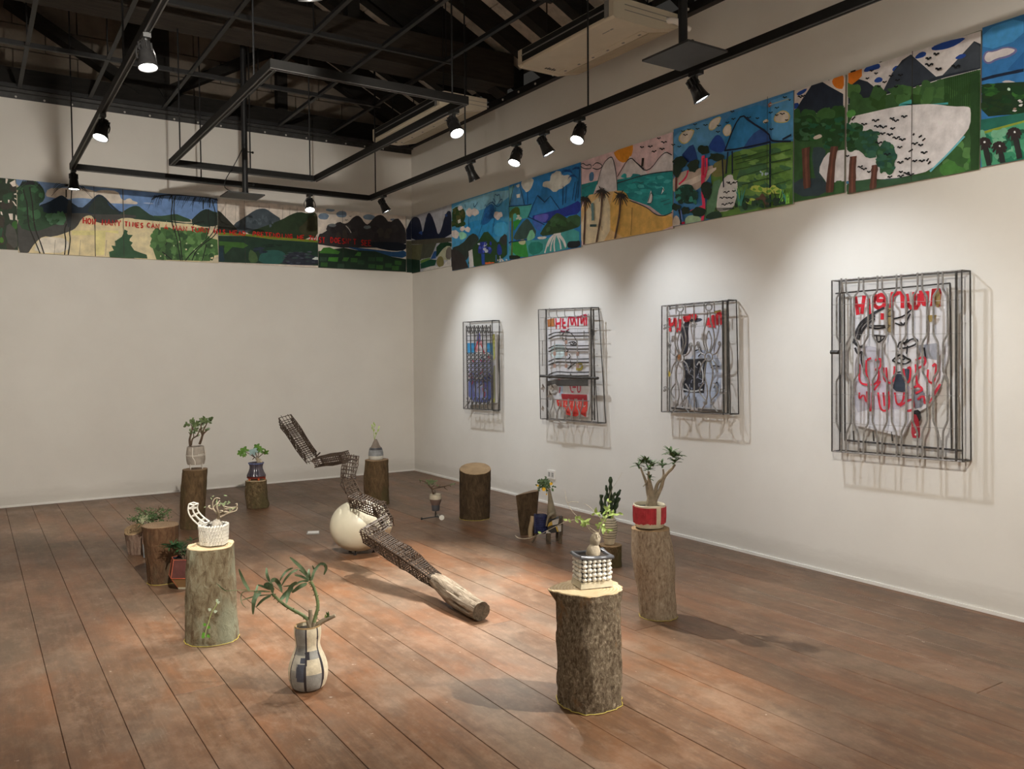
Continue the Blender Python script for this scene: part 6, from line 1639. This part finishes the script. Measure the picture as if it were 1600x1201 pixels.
for x, y, n, s in ((175, 180, 6, 1), (225, 150, 8, 1), (240, 130, 4, .8), (285, 180, 8, 1.2), (300, 165, 5, 1), (270, 230, 5, .9), (250, 250, 4, .9), (330, 125, 7, 1), (380, 125, 8, 1.1), (425, 110, 7, 1), (405, 135, 6, .9), (340, 215, 4, .8), (395, 240, 4, .9), (185, 265, 2, .8), (320, 285, 3, .9), (365, 170, 5, .9), (290, 250, 3, .7)):
    for i in range(n):
        p = cp(x + rn.uniform(-18, 18), y + rn.uniform(-16, 16), rn.uniform(-.03, .03)); a = rn.uniform(-.6, PI + .6)
        m.leaf(p, p + (RT * math.cos(a) + UP * math.sin(a) * .9 - FW * rn.uniform(-.5, .5)) * .034 * s, .021 * s, -FW, .06, .1, 4)
m.build('leaves', LEAF_J, pt_, kind='stuff')

# --- white lattice pot with chair back and curly bonsai
A = Crop(280, 760, 10.008); d = s11[2] + .0; cp = CP(A, d); c = cp(545, 912); c.z = s11[3].z + .008; k = d / FPX / 10.008
t = thing('lattice_pot', 'white knitted looking pot with a curved ladder back on the lichen covered stump', 'pot', c, 'plant pots')
SQ = lambda a, i, h: 1 + .05 * math.cos(6 * a + .4)
MB().lathe([(175 * k, 0), (190 * k, 6 * k), (200 * k, 150 * k), (208 * k, 300 * k), (198 * k, 302 * k), (190 * k, 280 * k)], c, 48, fn=SQ, cap=False).build('inner_wall', M('lattice_shadow', (.34, .33, .30), .7, .2), t)
m = MB()
for r_ in range(6):
    z = (14 + 56 * r_) * k
    for i in range(30):
        a = 2 * PI * (i + (.5 if r_ % 2 else 0)) / 30; rr = (190 + 16 * r_ / 5) * k * SQ(a, 0, 0) + .002
        a2 = a + .17; r2 = rr / SQ(a, 0, 0) * SQ(a2, 0, 0)
        m.tube([c + V((math.cos(a) * rr, math.sin(a) * rr, z)), c + V((math.cos(a2) * r2, math.sin(a2) * r2, z + .002))], .0042, 5)
        if r_ < 5:
            am = a + .1; rm = rr / SQ(a, 0, 0) * SQ(am, 0, 0)
            for da in (-.045, .045):
                m.tube([c + V((math.cos(am + da) * rm, math.sin(am + da) * rm, z + .004)), c + V((math.cos(am + da) * (rm + .001), math.sin(am + da) * (rm + .001), z + 50 * k))], .0041, 5)
for i in range(30):
    a = 2 * PI * i / 30; rr = 206 * k * SQ(a, 0, 0); m.ball(c + V((math.cos(a) * rr, math.sin(a) * rr, 306 * k)), .0062, 7, 5)
m.build('lattice_stitches', CERW, t, kind='stuff')
MB().lathe([(.0005, 285 * k), (192 * k, 284 * k)], c, 24, cap=False).build('soil', SOIL, t)
# ladder back: two pairs of rails and rungs
def LB(f, side, depth):
    q = chaikin([cp(420, 590), cp(330, 530), cp(240, 440), cp(205, 350), cp(225, 270)], False, 2)
    i = min(len(q) - 2, int(f * (len(q) - 1))); u = f * (len(q) - 1) - i; p = q[i].lerp(q[i + 1], u); tg = (q[i + 1] - q[i]).normalized()
    nn = tg.cross(FW).normalized()
    return p + nn * side * 38 * k + FW * depth * .03
for side in (-1, 1):
    for dp in (-1, 1):
        MB().tube([LB(i / 10, side, dp) for i in range(11)], .0042, 6).build('back_rail', CERW, t)
for i in range(5):
    f = min(.999, i / 4 + .0)
    m = MB(); ring = [LB(f, s, q) for s, q in ((-1, -1), (1, -1), (1, 1), (-1, 1))]
    for j in range(4): m.tube([ring[j], ring[(j + 1) % 4]], .004, 6)
    m.build('back_rung', CERW, t)
pt_ = thing('curly_bonsai', 'bare curly branched little tree on a swollen grey root in the white lattice pot', 'plant', c + V((0, 0, 285 * k)), 'potted plants')
m = MB(); m.lathe([(82 * k, 0), (84 * k, 20 * k), (70 * k, 62 * k), (45 * k, 95 * k), (18 * k, 108 * k)], V((cp(592, 600).x, cp(592, 600).y, c.z + 283 * k)), 18, fn=lambda a, i, h: 1 + .1 * math.sin(5 * a + 2 * i)).build('swollen_root', M('root_grey', (.36, .33, .28), .85, .35, 30, bmp=.4), pt_)
m = MB()
line(m, cp, '600,560 605,500 620,460 620,430', (.0085, .0075), 0, 9)
for s, dd in (('615,440 570,400 535,350 530,300', .0), ('615,440 640,410 690,390 720,350 690,290', .02), ('640,480 700,450 780,410', -.02), ('615,440 610,380 590,330 595,280', -.02), ('630,430 700,400 760,410 800,400 840,360 880,330', .03)): line(m, cp, s, (.006, .003), dd, 7, .015)
m.build('trunk', STEM_T, pt_)
m = MB()
for s, dd in (('530,310 520,240 560,180 610,175 640,190', .01), ('535,350 500,350 460,320 440,330', 0), ('460,320 465,295 490,300', 0), ('530,330 560,290 600,250 640,270', .02), ('690,290 730,320 800,325 880,320', -.01), ('720,350 800,345 850,330', .02), ('880,330 910,300 905,260 880,270', .01), ('780,410 850,390 900,370 910,320', .0), ('595,280 620,230 640,220', -.02), ('690,290 680,270 710,265', 0), ('700,400 740,380 790,410', -.01), ('690,390 660,370 630,380', .0)):
    line(m, cp, s, (.0034, .0018), dd, 6, .01)
m.build('twigs', STEM_P, pt_, kind='stuff')
m = MB(); rn = random.Random(8)
for x, y, n in ((600, 240, 5), (650, 270, 6), (690, 260, 4), (770, 250, 5), (740, 150, 2), (510, 165, 2), (440, 320, 3), (540, 300, 3), (860, 340, 3), (800, 370, 3), (720, 260, 4)):
    for i in range(n):
        p = cp(x + rn.uniform(-20, 20), y + rn.uniform(-14, 14), rn.uniform(-.02, .02)); a = rn.uniform(0, 6.3); m.leaf(p, p + (RT * math.cos(a) + UP * math.sin(a)) * .014, .006, -FW, 0, .2, 2)
m.build('leaves', M('leaf_sage', (.25, .32, .17), .6, .3, 20), pt_, kind='stuff')
pv = thing('ivy_sprig', 'thin trailing sprig of pale and bright green ivy leaves against the lichen covered stump', 'plant', at(330, 960, d - .16), 'potted plants')
Bc = Crop(270, 760, 3.531); cp = CP(Bc, d - .155); m = MB()
line(m, cp, '240,625 245,650 222,680 208,710 198,745 190,775 180,800 178,830', (.0018, .001), .0, 5); m.build('stem', LEAF_L, pv)
IVP = M('ivy_pale', (.50, .60, .46), .5, .15, 20); IVB = M('ivy_bright', (.10, .30, .03), .45, .2, 20)
for x, y, a, L, mt in ((243, 640, .3, 9, IVP), (250, 632, 2.4, 8, IVP), (212, 682, 2.6, 10, IVP), (225, 690, .2, 11, IVP), (182, 768, 2.2, 10, IVB), (192, 772, -.5, 9, IVB), (178, 808, 3.6, 10, IVB), (190, 815, -.9, 12, IVB), (172, 820, 4.2, 10, IVB)):
    p = cp(x, y); MB().leaf(p, p + (RT * math.cos(a) + UP * math.sin(a)) * L * d / FPX / 1.0 / 1.0 * .55, .020, -FW, .05, .15, 3, shape=lambda q: (1 - abs(q - .35) / .65) ** .7 if q > .35 else (q / .35) ** .5).build('leaf', mt, pv)

# --- tall two part pot with juniper, between the two side stumps
A = Crop(190, 770, 7.506); c = flo(231, 871); d = dep(c); cp = CP(A, d); k = d / FPX / 7.506
t = thing('tall_pot', 'narrow pot with pink upper half and striped lower half, squeezed between two stumps', 'pot', c, 'plant pots')
m = MB().lathe([(34 * k, 0), (42 * k, 5 * k), (48 * k, 170 * k)], c, 20).build('lower_body', CERW, t)
for i in range(12):
    a = 2 * PI * i / 12; MB().tube([c + V((math.cos(a) * 43 * k, math.sin(a) * 43 * k, 8 * k)), c + V((math.cos(a) * 49 * k, math.sin(a) * 49 * k, 165 * k))], .0035, 5).build('stripe', GREYB, t)
MB().lathe([(54 * k, 170 * k), (56 * k, 190 * k), (52 * k, 330 * k), (48 * k, 334 * k), (44 * k, 320 * k)], c, 20, cap=True).build('upper_body', M('pink_clay', (.50, .33, .27), .7, .2, 18), t)
pt_ = thing('juniper', 'low spreading dark juniper rising behind the two side stumps', 'plant', c + V((0, 0, 330 * k)), 'potted plants')
m = MB(); hub = '320,470 320,400 320,340'
line(m, cp, hub, (.010, .007), 0, 7)
br = ('320,350 280,240 220,190 145,180', '320,350 250,300 190,310 105,315', '320,350 370,260 430,200 470,150', '320,350 420,270 500,240 555,170', '320,350 440,290 530,250', '440,200 435,150', '500,235 490,200', '320,350 350,280 360,220', '320,350 280,310 230,330')
for s in br: line(m, cp, s, (.0055, .0018), 0, 5, .05)
m.build('branches', STEM_B, pt_)
m = MB(); rn = random.Random(33)
for i in range(520):
    x = rn.gauss(330, 95); y = 285 + rn.gauss(0, 38) - .12 * (x - 330)
    if rn.random() < .18: x, y = rn.choice([(160, 305), (120, 315), (200, 195), (470, 190), (530, 230), (550, 200), (260, 220)]); x += rn.uniform(-26, 26); y += rn.uniform(-14, 14)
    p = cp(x, y, rn.uniform(-.09, .09)); a = rn.uniform(0, 6.3); m.leaf(p, p + (RT * math.cos(a) + UP * math.sin(a) * .8 - FW * rn.uniform(-.6, .6)) * .02, .0075, -FW, 0, .3, 2)
m.build('needles', LEAF_D, pt_, kind='stuff')
m = MB()
for i in range(70):
    p = cp(rn.gauss(265, 28), rn.gauss(305, 24), -.08); a = rn.uniform(0, 6.3); m.leaf(p, p + (RT * math.cos(a) + UP * math.sin(a)) * .016, .008, -FW, 0, .2, 2)
m.build('pale_tips', M('leaf_pale', (.34, .36, .22), .6, .25, 30), pt_, kind='stuff')

# --- faceted pot
c = flo(290, 917); d = dep(c); cp = CP(A, d); k = d / FPX
t = thing('faceted_pot', 'dark faceted pot with orange edges, half hidden by the lichen covered stump', 'pot', c, 'plant pots')
FM = [M('facet_maroon', (.085, .028, .024), .4, .35, 12), M('facet_navy', (.045, .055, .085), .4, .3, 12), M('facet_tan', (.33, .21, .10), .5, .2, 12), M('facet_dark', (.05, .02, .018), .45, .3, 12)]
OR = M('edge_orange', (.45, .10, .045), .5, .2)
h6 = lambda r, z, o: [c + V((math.cos(ang0 + o + 2 * PI * i / 6) * r, math.sin(ang0 + o + 2 * PI * i / 6) * r, z)) for i in range(6)]
e = V((CAM.x - c.x, CAM.y - c.y, 0)).normalized(); ang0 = math.atan2(e.y, e.x)
r0, r1, r2, r3 = h6(.054, .0006, .12), h6(.060, .014, .12), h6(.107, .082, .12), h6(.086, .198, .12)
sub(MB().hexa(r0[:4] + r1[:4]).build('foot', CERC, t, smooth=False), 'pale foot') if False else None
m = MB().add(r0 + r1, [tuple(range(5, -1, -1))] + [(i, (i + 1) % 6, 6 + (i + 1) % 6, 6 + i) for i in range(6)]); m.build('foot', CERC, t, smooth=False)
for i in range(6):
    j_ = (i + 1) % 6
    MB().add([r1[i], r1[j_], r2[j_], r2[i]], [(0, 1, 2, 3)]).build('facet', FM[2 if i % 2 else 3], t, smooth=False)
    MB().add([r2[i], r2[j_], r3[j_], r3[i]], [(0, 1, 2, 3)]).build('facet', FM[1 if i in (0, 3) else 0], t, smooth=False)
for i in range(6):
    j_ = (i + 1) % 6
    m = MB().tube([r2[i], r2[j_]], .0028, 5).tube([r3[i], r3[j_]], .002, 5).tube([r2[i], r3[i]], .002, 5).tube([r1[i], r2[i]], .0022, 5)
    m.build('orange_edge', OR, t)
MB().add([q + V((0, 0, -.012)) for q in r3], [tuple(range(6))]).build('soil', SOIL, t, smooth=False)
pt_ = thing('needle_palm', 'dark green needle leaved plant in the faceted pot beside the lichen covered stump', 'plant', c + V((0, 0, .186)), 'potted plants')
m = MB()
for s in ('730,770 720,720 690,690', '740,770 760,700 770,660', '735,770 660,700 600,650', '735,770 780,690 830,560'): line(m, cp, s, (.007, .004), 0, 6, .03)
m.build('stems', STEM_B, pt_)
m = MB(); rn = random.Random(44)
for x, y, n, L, dd in ((600, 620, 26, .085, -.02), (690, 650, 24, .08, 0), (740, 690, 20, .07, .03), (560, 640, 14, .07, -.03), (825, 555, 12, .05, .06), (660, 610, 14, .06, .05)):
    tuft(m, cp(x, y, dd), n, L, .0085, rn, .55, .05)
m.build('needles', M('needle_green', (.018, .07, .022), .5, .4, 20, c2=(.035, .11, .035)), pt_, kind='stuff')

# --- gourd vase with long leaved plant
A = Crop(360, 850, 5.005); c = flo(482, 1073); d = dep(c); cp = CP(A, d); k = d / FPX / 5.005
t = thing('gourd_vase', 'gourd shaped vase of cream and blue grey patches with black lines, standing on the floor', 'pot', c, 'plant pots')
H0 = 1140
pr = [(100, 1158), (124, 1145), (140, 1110), (151, 1060), (153, 1010), (144, 960), (126, 910), (108, 870), (96, 835), (93, 810), (97, 775), (104, 735), (104, 700), (99, 672), (92, 668), (88, 676), (86, 720)]
cv = [V((a * k, (1158 - b) * k, 0)) for a, b in pr]; cv = chaikin(cv, False, 3)
m = MB().lathe([(p.x, p.y) for p in cv], c + V((0, 0, .0006)), 150, cap=False)
K_, CR, BG, DB = (.025, .022, .03), (.60, .53, .39), (.27, .27, .255), (.06, .07, .10)
def patch(p):
    ph = view_phi(p, c) + 3 * nzv(p, 12); y = 1158 - (p.z - c.z) / k
    def near(a, w_): return abs((ph - a + 180) % 360 - 180) < w_
    if near(-8, 3.6) or near(46, 4.0) or near(-62, 2.4) or near(100, 3) or near(160, 4) or near(-120, 3): return K_
    if -8 < ph < 46:
        if y < 845: return CR
        if y < 900: return BG if ph > 6 else K_
        return CR if y < 1010 else BG
    if -62 < ph < -8:
        if y < 870: return BG if y < 800 else (.20, .20, .19)
        if 885 < y < 925 and ph > -28: return DB
        if 930 < y < 1060 and ph > -40: return DB if ph > -36 else BG
        return (.44, .42, .36) if y < 980 else BG
    if ph < -62: return CR if y < 1060 else (.32, .30, .26)
    return CR if int((ph + 400) / 40 + y / 130) % 2 else (.56, .50, .37)
paint(m, patch)
m.build('body', GLAZE, t)
MB().lathe([(96 * k, 480 * k), (100 * k, 484 * k), (98 * k, 490 * k), (90 * k, 491 * k), (86 * k, 486 * k)], c + V((0, 0, .0006)), 48, cap=False).build('rim', M('rim_brown', (.27, .17, .07), .5, .3), t)
MB().lathe([(.0005, 462 * k), (87 * k, 460 * k)], c, 24, cap=False).build('soil', SOIL, t)
pt_ = thing('long_leaved_plant', 'succulent with two thorny green stems and long narrow leaves in the gourd vase', 'plant', c + V((0, 0, 460 * k)), 'potted plants')
m = MB()
for s, r in (('640,700 628,660 612,610 608,590', (.014, .010)), ('635,700 650,650 655,610', (.013, .009)), ('620,640 628,580 625,510', (.011, .0085)), ('640,690 690,620 740,590 790,570 820,556', (.013, .008))): line(m, cp, s, r, 0, 10)
m.build('woody_base', STEM_T, pt_)
def green(s, r, dd):
    q = pts(s); P = chaikin([cp(x, y, dd * i / (len(q) - 1)) for i, (x, y) in enumerate(q)], False, 2)
    o = MB().tube(P, r, 9).build('stem', STEM_G, pt_); m = MB(); rn = random.Random(int(q[0][0]))
    for i in range(2, len(P) - 1):
        a = rn.uniform(0, 6.3); u = (RT * math.cos(a) + UP * math.sin(a)) * .8 - FW * .3
        m.tube([P[i], P[i] + u.normalized() * .0145], (.0035, .001), 5)
    m.build('thorns', STEM_G, o, kind='stuff')
green('655,610 665,560 688,490 678,420 655,340 628,290', (.0085, .0065), .03); green('608,590 560,550 500,520 430,480 375,435 325,385', (.0085, .006), -.05)
def longleaf(pt, wd, dd=0.0, mat=LEAF_G):
    q = pts(pt); P = chaikin([cp(x, y, dd + .02 * math.sin(i * 2 + q[0][0])) for i, (x, y) in enumerate(q)], False, 2); n = len(P)
    vs, fs = [], []
    for i, p in enumerate(P):
        f = i / (n - 1); tg = (P[min(i + 1, n - 1)] - P[max(0, i - 1)]).normalized(); s_ = tg.cross(FW).normalized(); nn = s_.cross(tg)
        w_ = wd * k * .44 * (2.05 * (f + .02) ** .62 * max(0, 1 - f) ** .82)
        vs += [p - s_ * w_ - FW * .3 * w_, p, p + s_ * w_ - FW * .3 * w_, p + FW * .0015]
    for i in range(n - 1):
        a, b = i * 4, i * 4 + 4; fs += [(a, a + 1, b + 1, b), (a + 1, a + 2, b + 2, b + 1), (a, b, b + 3, a + 3), (a + 2, a + 3, b + 3, b + 2)]
    MB().add(vs, fs).build('leaf', mat, pt_)
for s, wd, dd in (('600,240 560,185 510,140 464,100', 42, .03), ('615,275 580,225 535,200', 26, .02), ('615,285 560,250 500,240', 30, .02), ('610,290 560,285 500,320 410,330', 24, .03), ('530,197 480,215 430,270 400,325', 26, .04), ('490,185 440,205 405,250 385,290', 24, .05), ('625,285 612,235 615,190', 36, .03), ('632,285 650,220 690,160 725,145', 30, .0), ('700,150 740,155 752,190 730,240', 36, .0), ('600,305 540,330 480,380', 44, .0), ('520,295 470,330 450,400 437,465', 46, -.03), ('490,340 430,390 385,445', 52, .03), ('640,280 660,200 640,165', 22, .05),
                  ('305,290 285,235 282,182', 34, -.05), ('335,360 300,310 262,322', 60, -.06), ('330,380 325,320 300,285', 40, -.05), ('318,290 350,270 385,310 405,378', 50, -.07), ('310,355 260,330 212,316', 26, -.06), ('215,318 200,370 165,460', 26, -.05), ('240,380 200,400 180,470 177,550', 46, -.08), ('318,400 255,430 200,492', 30, -.07), ('320,395 220,400 140,420 88,440', 14, -.06), ('310,370 220,365 180,372', 20, -.05), ('150,360 110,300 65,190', 38, -.05), ('180,370 100,365 78,410 90,470 125,500', 10, -.06), ('-30,365 -60,350 -108,305', 14, -.05)):
    longleaf(s, wd, dd)
MB().tube([cp(x, y, -.05) for x, y in ((310, 372), (220, 368), (130, 358), (40, 360), (-40, 366))], (.002, .0012), 5).build('leaf_stalk', STEM_G, pt_)
for i, (a, L) in enumerate(((1.2, 50), (1.8, 44), (.7, 40), (2.4, 34), (1.5, 60), (.3, 28), (2.0, 52))):
    p = cp(750 + 4 * i, 590 - 3 * i); MB().leaf(p, p + (RT * math.cos(a) + UP * math.sin(a) - FW * .3) * L * k, 18 * k, -FW, .05, .2, 3).build('young_leaf', LEAF_L if i % 2 else LEAF_M, pt_)

# --- chair shaped pot with long necked plant
A = Crop(790, 720, 8.575); c = flo(862, 849); d = dep(c); cp = CP(A, d); k = d / FPX / 8.575
t = thing('chair_pot', 'small chair shaped pot on brown legs with blue tub and painted patches', 'pot', c, 'plant pots')
F_ = V((FW.x, FW.y, 0)).normalized(); R_ = V((RT.x, RT.y, 0)).normalized()
def flat(x, y, dd=0.0): return cp(x, y, dd)
NAVY = M('weave_navy', (.014, .018, .055), .45, .5, 20); PATW = M('patch_white', (.45, .42, .38), .6, .2, 20); PATY = M('patch_yellow', (.46, .30, .04), .5, .2); PATK = M('patch_black', (.02, .018, .018), .5, .3)
LEGB = M('leg_brown', (.04, .026, .016), .6, .4, 25, c2=(.12, .085, .05))
tb = flat(475, 960, .04); m = MB().lathe([(72 * k, 0), (80 * k, 10 * k), (84 * k, 240 * k), (76 * k, 245 * k), (70 * k, 225 * k)], tb, 24).build('blue_tub', NAVY, t)
w_ = MB()
for r_ in range(9):
    w_.tube([tb + V((math.cos(a) * (83 + .5 * math.sin(8 * a)) * k, math.sin(a) * (83 + .5 * math.sin(8 * a)) * k, (18 + 26 * r_) * k + .0015 * math.sin(16 * a + r_ * PI))) for a in [2 * PI * i / 48 for i in range(49)]], .0032, 5, cap=False)
w_.build('woven_strands', M('strand_blue', (.022, .03, .10), .4, .5, 30), t, kind='stuff')
# seat block: a skewed box with painted patches laid on the front
q0 = [flat(545, 975), flat(750, 948), flat(762, 760), flat(590, 800)]
bk = F_ * .10
bt = [q0[0], q0[1], q0[1] + bk, q0[0] + bk]; tp = [q0[3], q0[2], q0[2] + bk, q0[3] + bk]
MB().hexa(bt + tp).build('seat', PATK, t, smooth=False)
def pat(pt, mt): 
    P = [flat(x, y, -.003) for x, y in pts(pt)]; n = len(P)
    MB().add(P + [p + F_ * .002 for p in P], [tuple(range(n)), tuple(range(2 * n - 1, n - 1, -1))] + [(i, n + i, n + (i + 1) % n, (i + 1) % n) for i in range(n)]).build('painted_patch', mt, t, smooth=False)
pat('620,800 720,765 700,845 630,860', PATW); pat('560,880 580,830 625,805 628,858', PATY); pat('690,870 745,855 750,940 715,950', PATW); pat('540,975 548,925 610,965', PATW); pat('665,870 700,890 710,950 690,945', PATY)
for a, b, wd in (((575, 965), (575, 1143), 60), ((738, 950), (733, 1112), 44), ((560, 940), (545, 1075), 40), ((690, 930), (690, 1060), 38)):
    hid = wd in (40, 38); p0, p1 = flat(*a, .09 if hid else 0.0), flat(*b, .0)
    if hid: p1 = V((p0.x, p0.y, 0))
    p1.z = .0006 + .0
    MB().bar(p0, p1, wd * k, wd * k * .8, F_).build('leg', LEGB, t, smooth=False)
for a, b, wd in (((755, 990), (758, 740), 22), ((720, 860), (725, 735), 22)): MB().bar(flat(*a, .0), flat(*b, .0), wd * k, wd * k, F_).build('arm_post', LEGB, t, smooth=False)
MB().bar(flat(395, 970, .02), flat(392, 705, .02), 24 * k, 24 * k, F_).build('back_post', NAVY, t, smooth=False)
p1 = flat(355, 1085, 0); MB().tube([flat(430, 960, .05), flat(395, 1030, .03), V((p1.x, p1.y, .005)) + F_ * .02], .007, 6).build('front_foot', LEGB, t)
pt_ = thing('long_necked_plant', 'tall grey necked plant with dark leaves and yellow flowers in the chair shaped pot', 'plant', flat(625, 760, .04), 'potted plants')
CAUD = M('neck_grey', (.20, .17, .115), .7, .25, 20, bmp=.2)
m = MB(); base = flat(625, 765, .04)
m.lathe([(48 * k, 0), (60 * k, 20 * k), (62 * k, 55 * k), (56 * k, 100 * k), (44 * k, 170 * k), (32 * k, 250 * k), (23 * k, 330 * k), (17 * k, 395 * k), (10 * k, 405 * k)], base, 18, flat(582, 360, .04) - base)
m.tube(chaikin([flat(640, 700, 0), flat(600, 720, -.02), flat(570, 750, -.02), flat(555, 820, -.015), flat(545, 870, -.01)]), (26 * k, 10 * k), 8)
m.build('neck', CAUD, pt_)
m = MB(); rn = random.Random(6)
for i in range(110):
    x, y = rn.gauss(520, 42), rn.gauss(310, 30); p = cp(x, y, .04 + rn.uniform(-.05, .05)); a = rn.uniform(0, 6.3)
    m.leaf(p, p + (RT * math.cos(a) + UP * math.sin(a) - FW * rn.uniform(-.5, .5)) * .022, .014, -FW, .05, .2, 3)
for s in ('575,380 560,340 530,310', '470,330 450,360 460,410', '560,400 550,440'): line(m, cp, s, (.003, .0015), .04, 5)
m.build('leaves', LEAF_D, pt_, kind='stuff')
FLW = M('flower_yellow', (.72, .44, .02), .5, .15)
for x, y, r in ((512, 378, 28), (610, 305, 22), (432, 328, 16), (548, 445, 11)):
    m = MB(); p = cp(x, y, -.02)
    for i in range(6): a = 2 * PI * i / 6; m.leaf(p, p + (RT * math.cos(a) + UP * math.sin(a) - FW * .25) * r * k, r * k * 1.0, -FW, 0, .15, 3)
    m.build('flower', FLW, pt_)

# --- little wheeled pot
A = Crop(640, 720, 10.92); c = flo(680, 812); d = dep(c); cp = CP(A, d); k = d / FPX / 10.92
t = thing('wheeled_pot', 'cup pot on a thin iron axle stand with white disc wheels', 'pot', c, 'plant pots')
pb = cp(445, 845); 
MB().lathe([(60 * k, 0), (66 * k, 4 * k), (72 * k, 105 * k)], pb, 24).build('black_base', CERK, t)
MB().lathe([(72 * k, 100 * k), (96 * k, 165 * k), (100 * k, 200 * k)], pb, 24).build('brown_band', M('brown_slip', (.13, .085, .07), .6, .25, 18), t)
MB().lathe([(100 * k, 198 * k), (101 * k, 225 * k), (96 * k, 285 * k), (90 * k, 288 * k), (86 * k, 270 * k)], pb, 24).build('ribbed_band', M('band_greige', (.42, .37, .29), .7, .2, 12, (1, 1, 6), bmp=.4), t)
for z_ in (218, 238, 258): MB().tube([pb + V((math.cos(a) * 100.5 * k, math.sin(a) * 100.5 * k, z_ * k)) for a in [2 * PI * i / 20 for i in range(21)]], .0016, 4, cap=False).build('rib', CERC, t)
m = MB(); m.tube([pb + V((0, 0, .002)), cp(440, 950)], .006, 6); m.build('stem', DARK, t)
j1, j2 = cp(205, 985), cp(510, 955)
MB().tube([j1, cp(440, 952), j2], .0055, 6).build('axle', DARK, t)
p = V((j1.x, j1.y, .0006)); MB().tube([j1 + V((0, 0, .012)), p], .007, 6).build('foot', DARK, t)
for x, y, r, dd in ((548, 1000, 45, -.02), (478, 942, 32, .10)):
    p = cp(x, y, dd); r = r * k; p.z = r + .0008; MB().lathe([(r * .95, -.004), (r, 0), (r * .95, .004)], p, 24, -FW).build('wheel', CERW, t)
MB().tube([j2, cp(548, 1000, -.02)], .004, 6).tube([cp(440, 952), cp(478, 942, .10)], .004, 6).build('wheel_pin', DARK, t)
pt_ = thing('sparse_bonsai', 'sparse bonsai with bare twigs in the wheeled cup pot', 'plant', pb + V((0, 0, 280 * k)), 'potted plants')
m = MB()
for s, r in (('410,570 390,520 385,480 340,430 290,370 230,340 165,330', (.010, .0035)), ('385,490 430,465 500,450 580,435 660,415 720,395 780,385', (.0075, .003)), ('370,455 400,430 450,425 520,435', (.005, .003)), ('590,440 610,475 650,495', (.004, .002)), ('400,430 430,400 445,380', (.004, .002)), ('520,445 518,400', (.003, .002)), ('690,405 695,440', (.003, .002)), ('180,330 178,375', (.004, .002)), ('430,550 440,520 425,500', (.004, .003)), ('620,425 600,440', (.003, .002)), ('290,370 330,350 370,330', (.005, .003))):
    line(m, cp, s, r, 0, 6, .03)
m.build('branches', STEM_B, pt_)
m = MB(); rn = random.Random(12)
for i in range(120):
    x, y = rn.gauss(365, 42), rn.gauss(358, 20)
    if rn.random() < .12: x, y = rn.choice([(180, 328), (720, 400), (760, 390), (470, 425), (230, 330)]); x += rn.uniform(-12, 12)
    p = cp(x, y, rn.uniform(-.03, .03)); a = rn.uniform(0, 6.3); m.leaf(p, p + (RT * math.cos(a) + UP * math.sin(a)) * .014, .008, -FW, 0, .2, 2)
m.build('leaves', LEAF_J, pt_, kind='stuff')
# dry grass beside the split log
pg = thing('dry_grass', 'few thin dry stalks poking out beside the split half log', 'grass', flo(803, 826), 'potted plants')
A = Crop(790, 720, 8.575); cp = CP(A, dep(flo(803, 826))); m = MB()
for s in ('190,890 150,790 75,750', '190,890 130,770 45,810', '180,870 170,740 150,690', '185,890 110,720 150,690'): line(m, cp, s, (.0016, .0009), .03, 4)
m.build('stalks', STEM_P, pg)
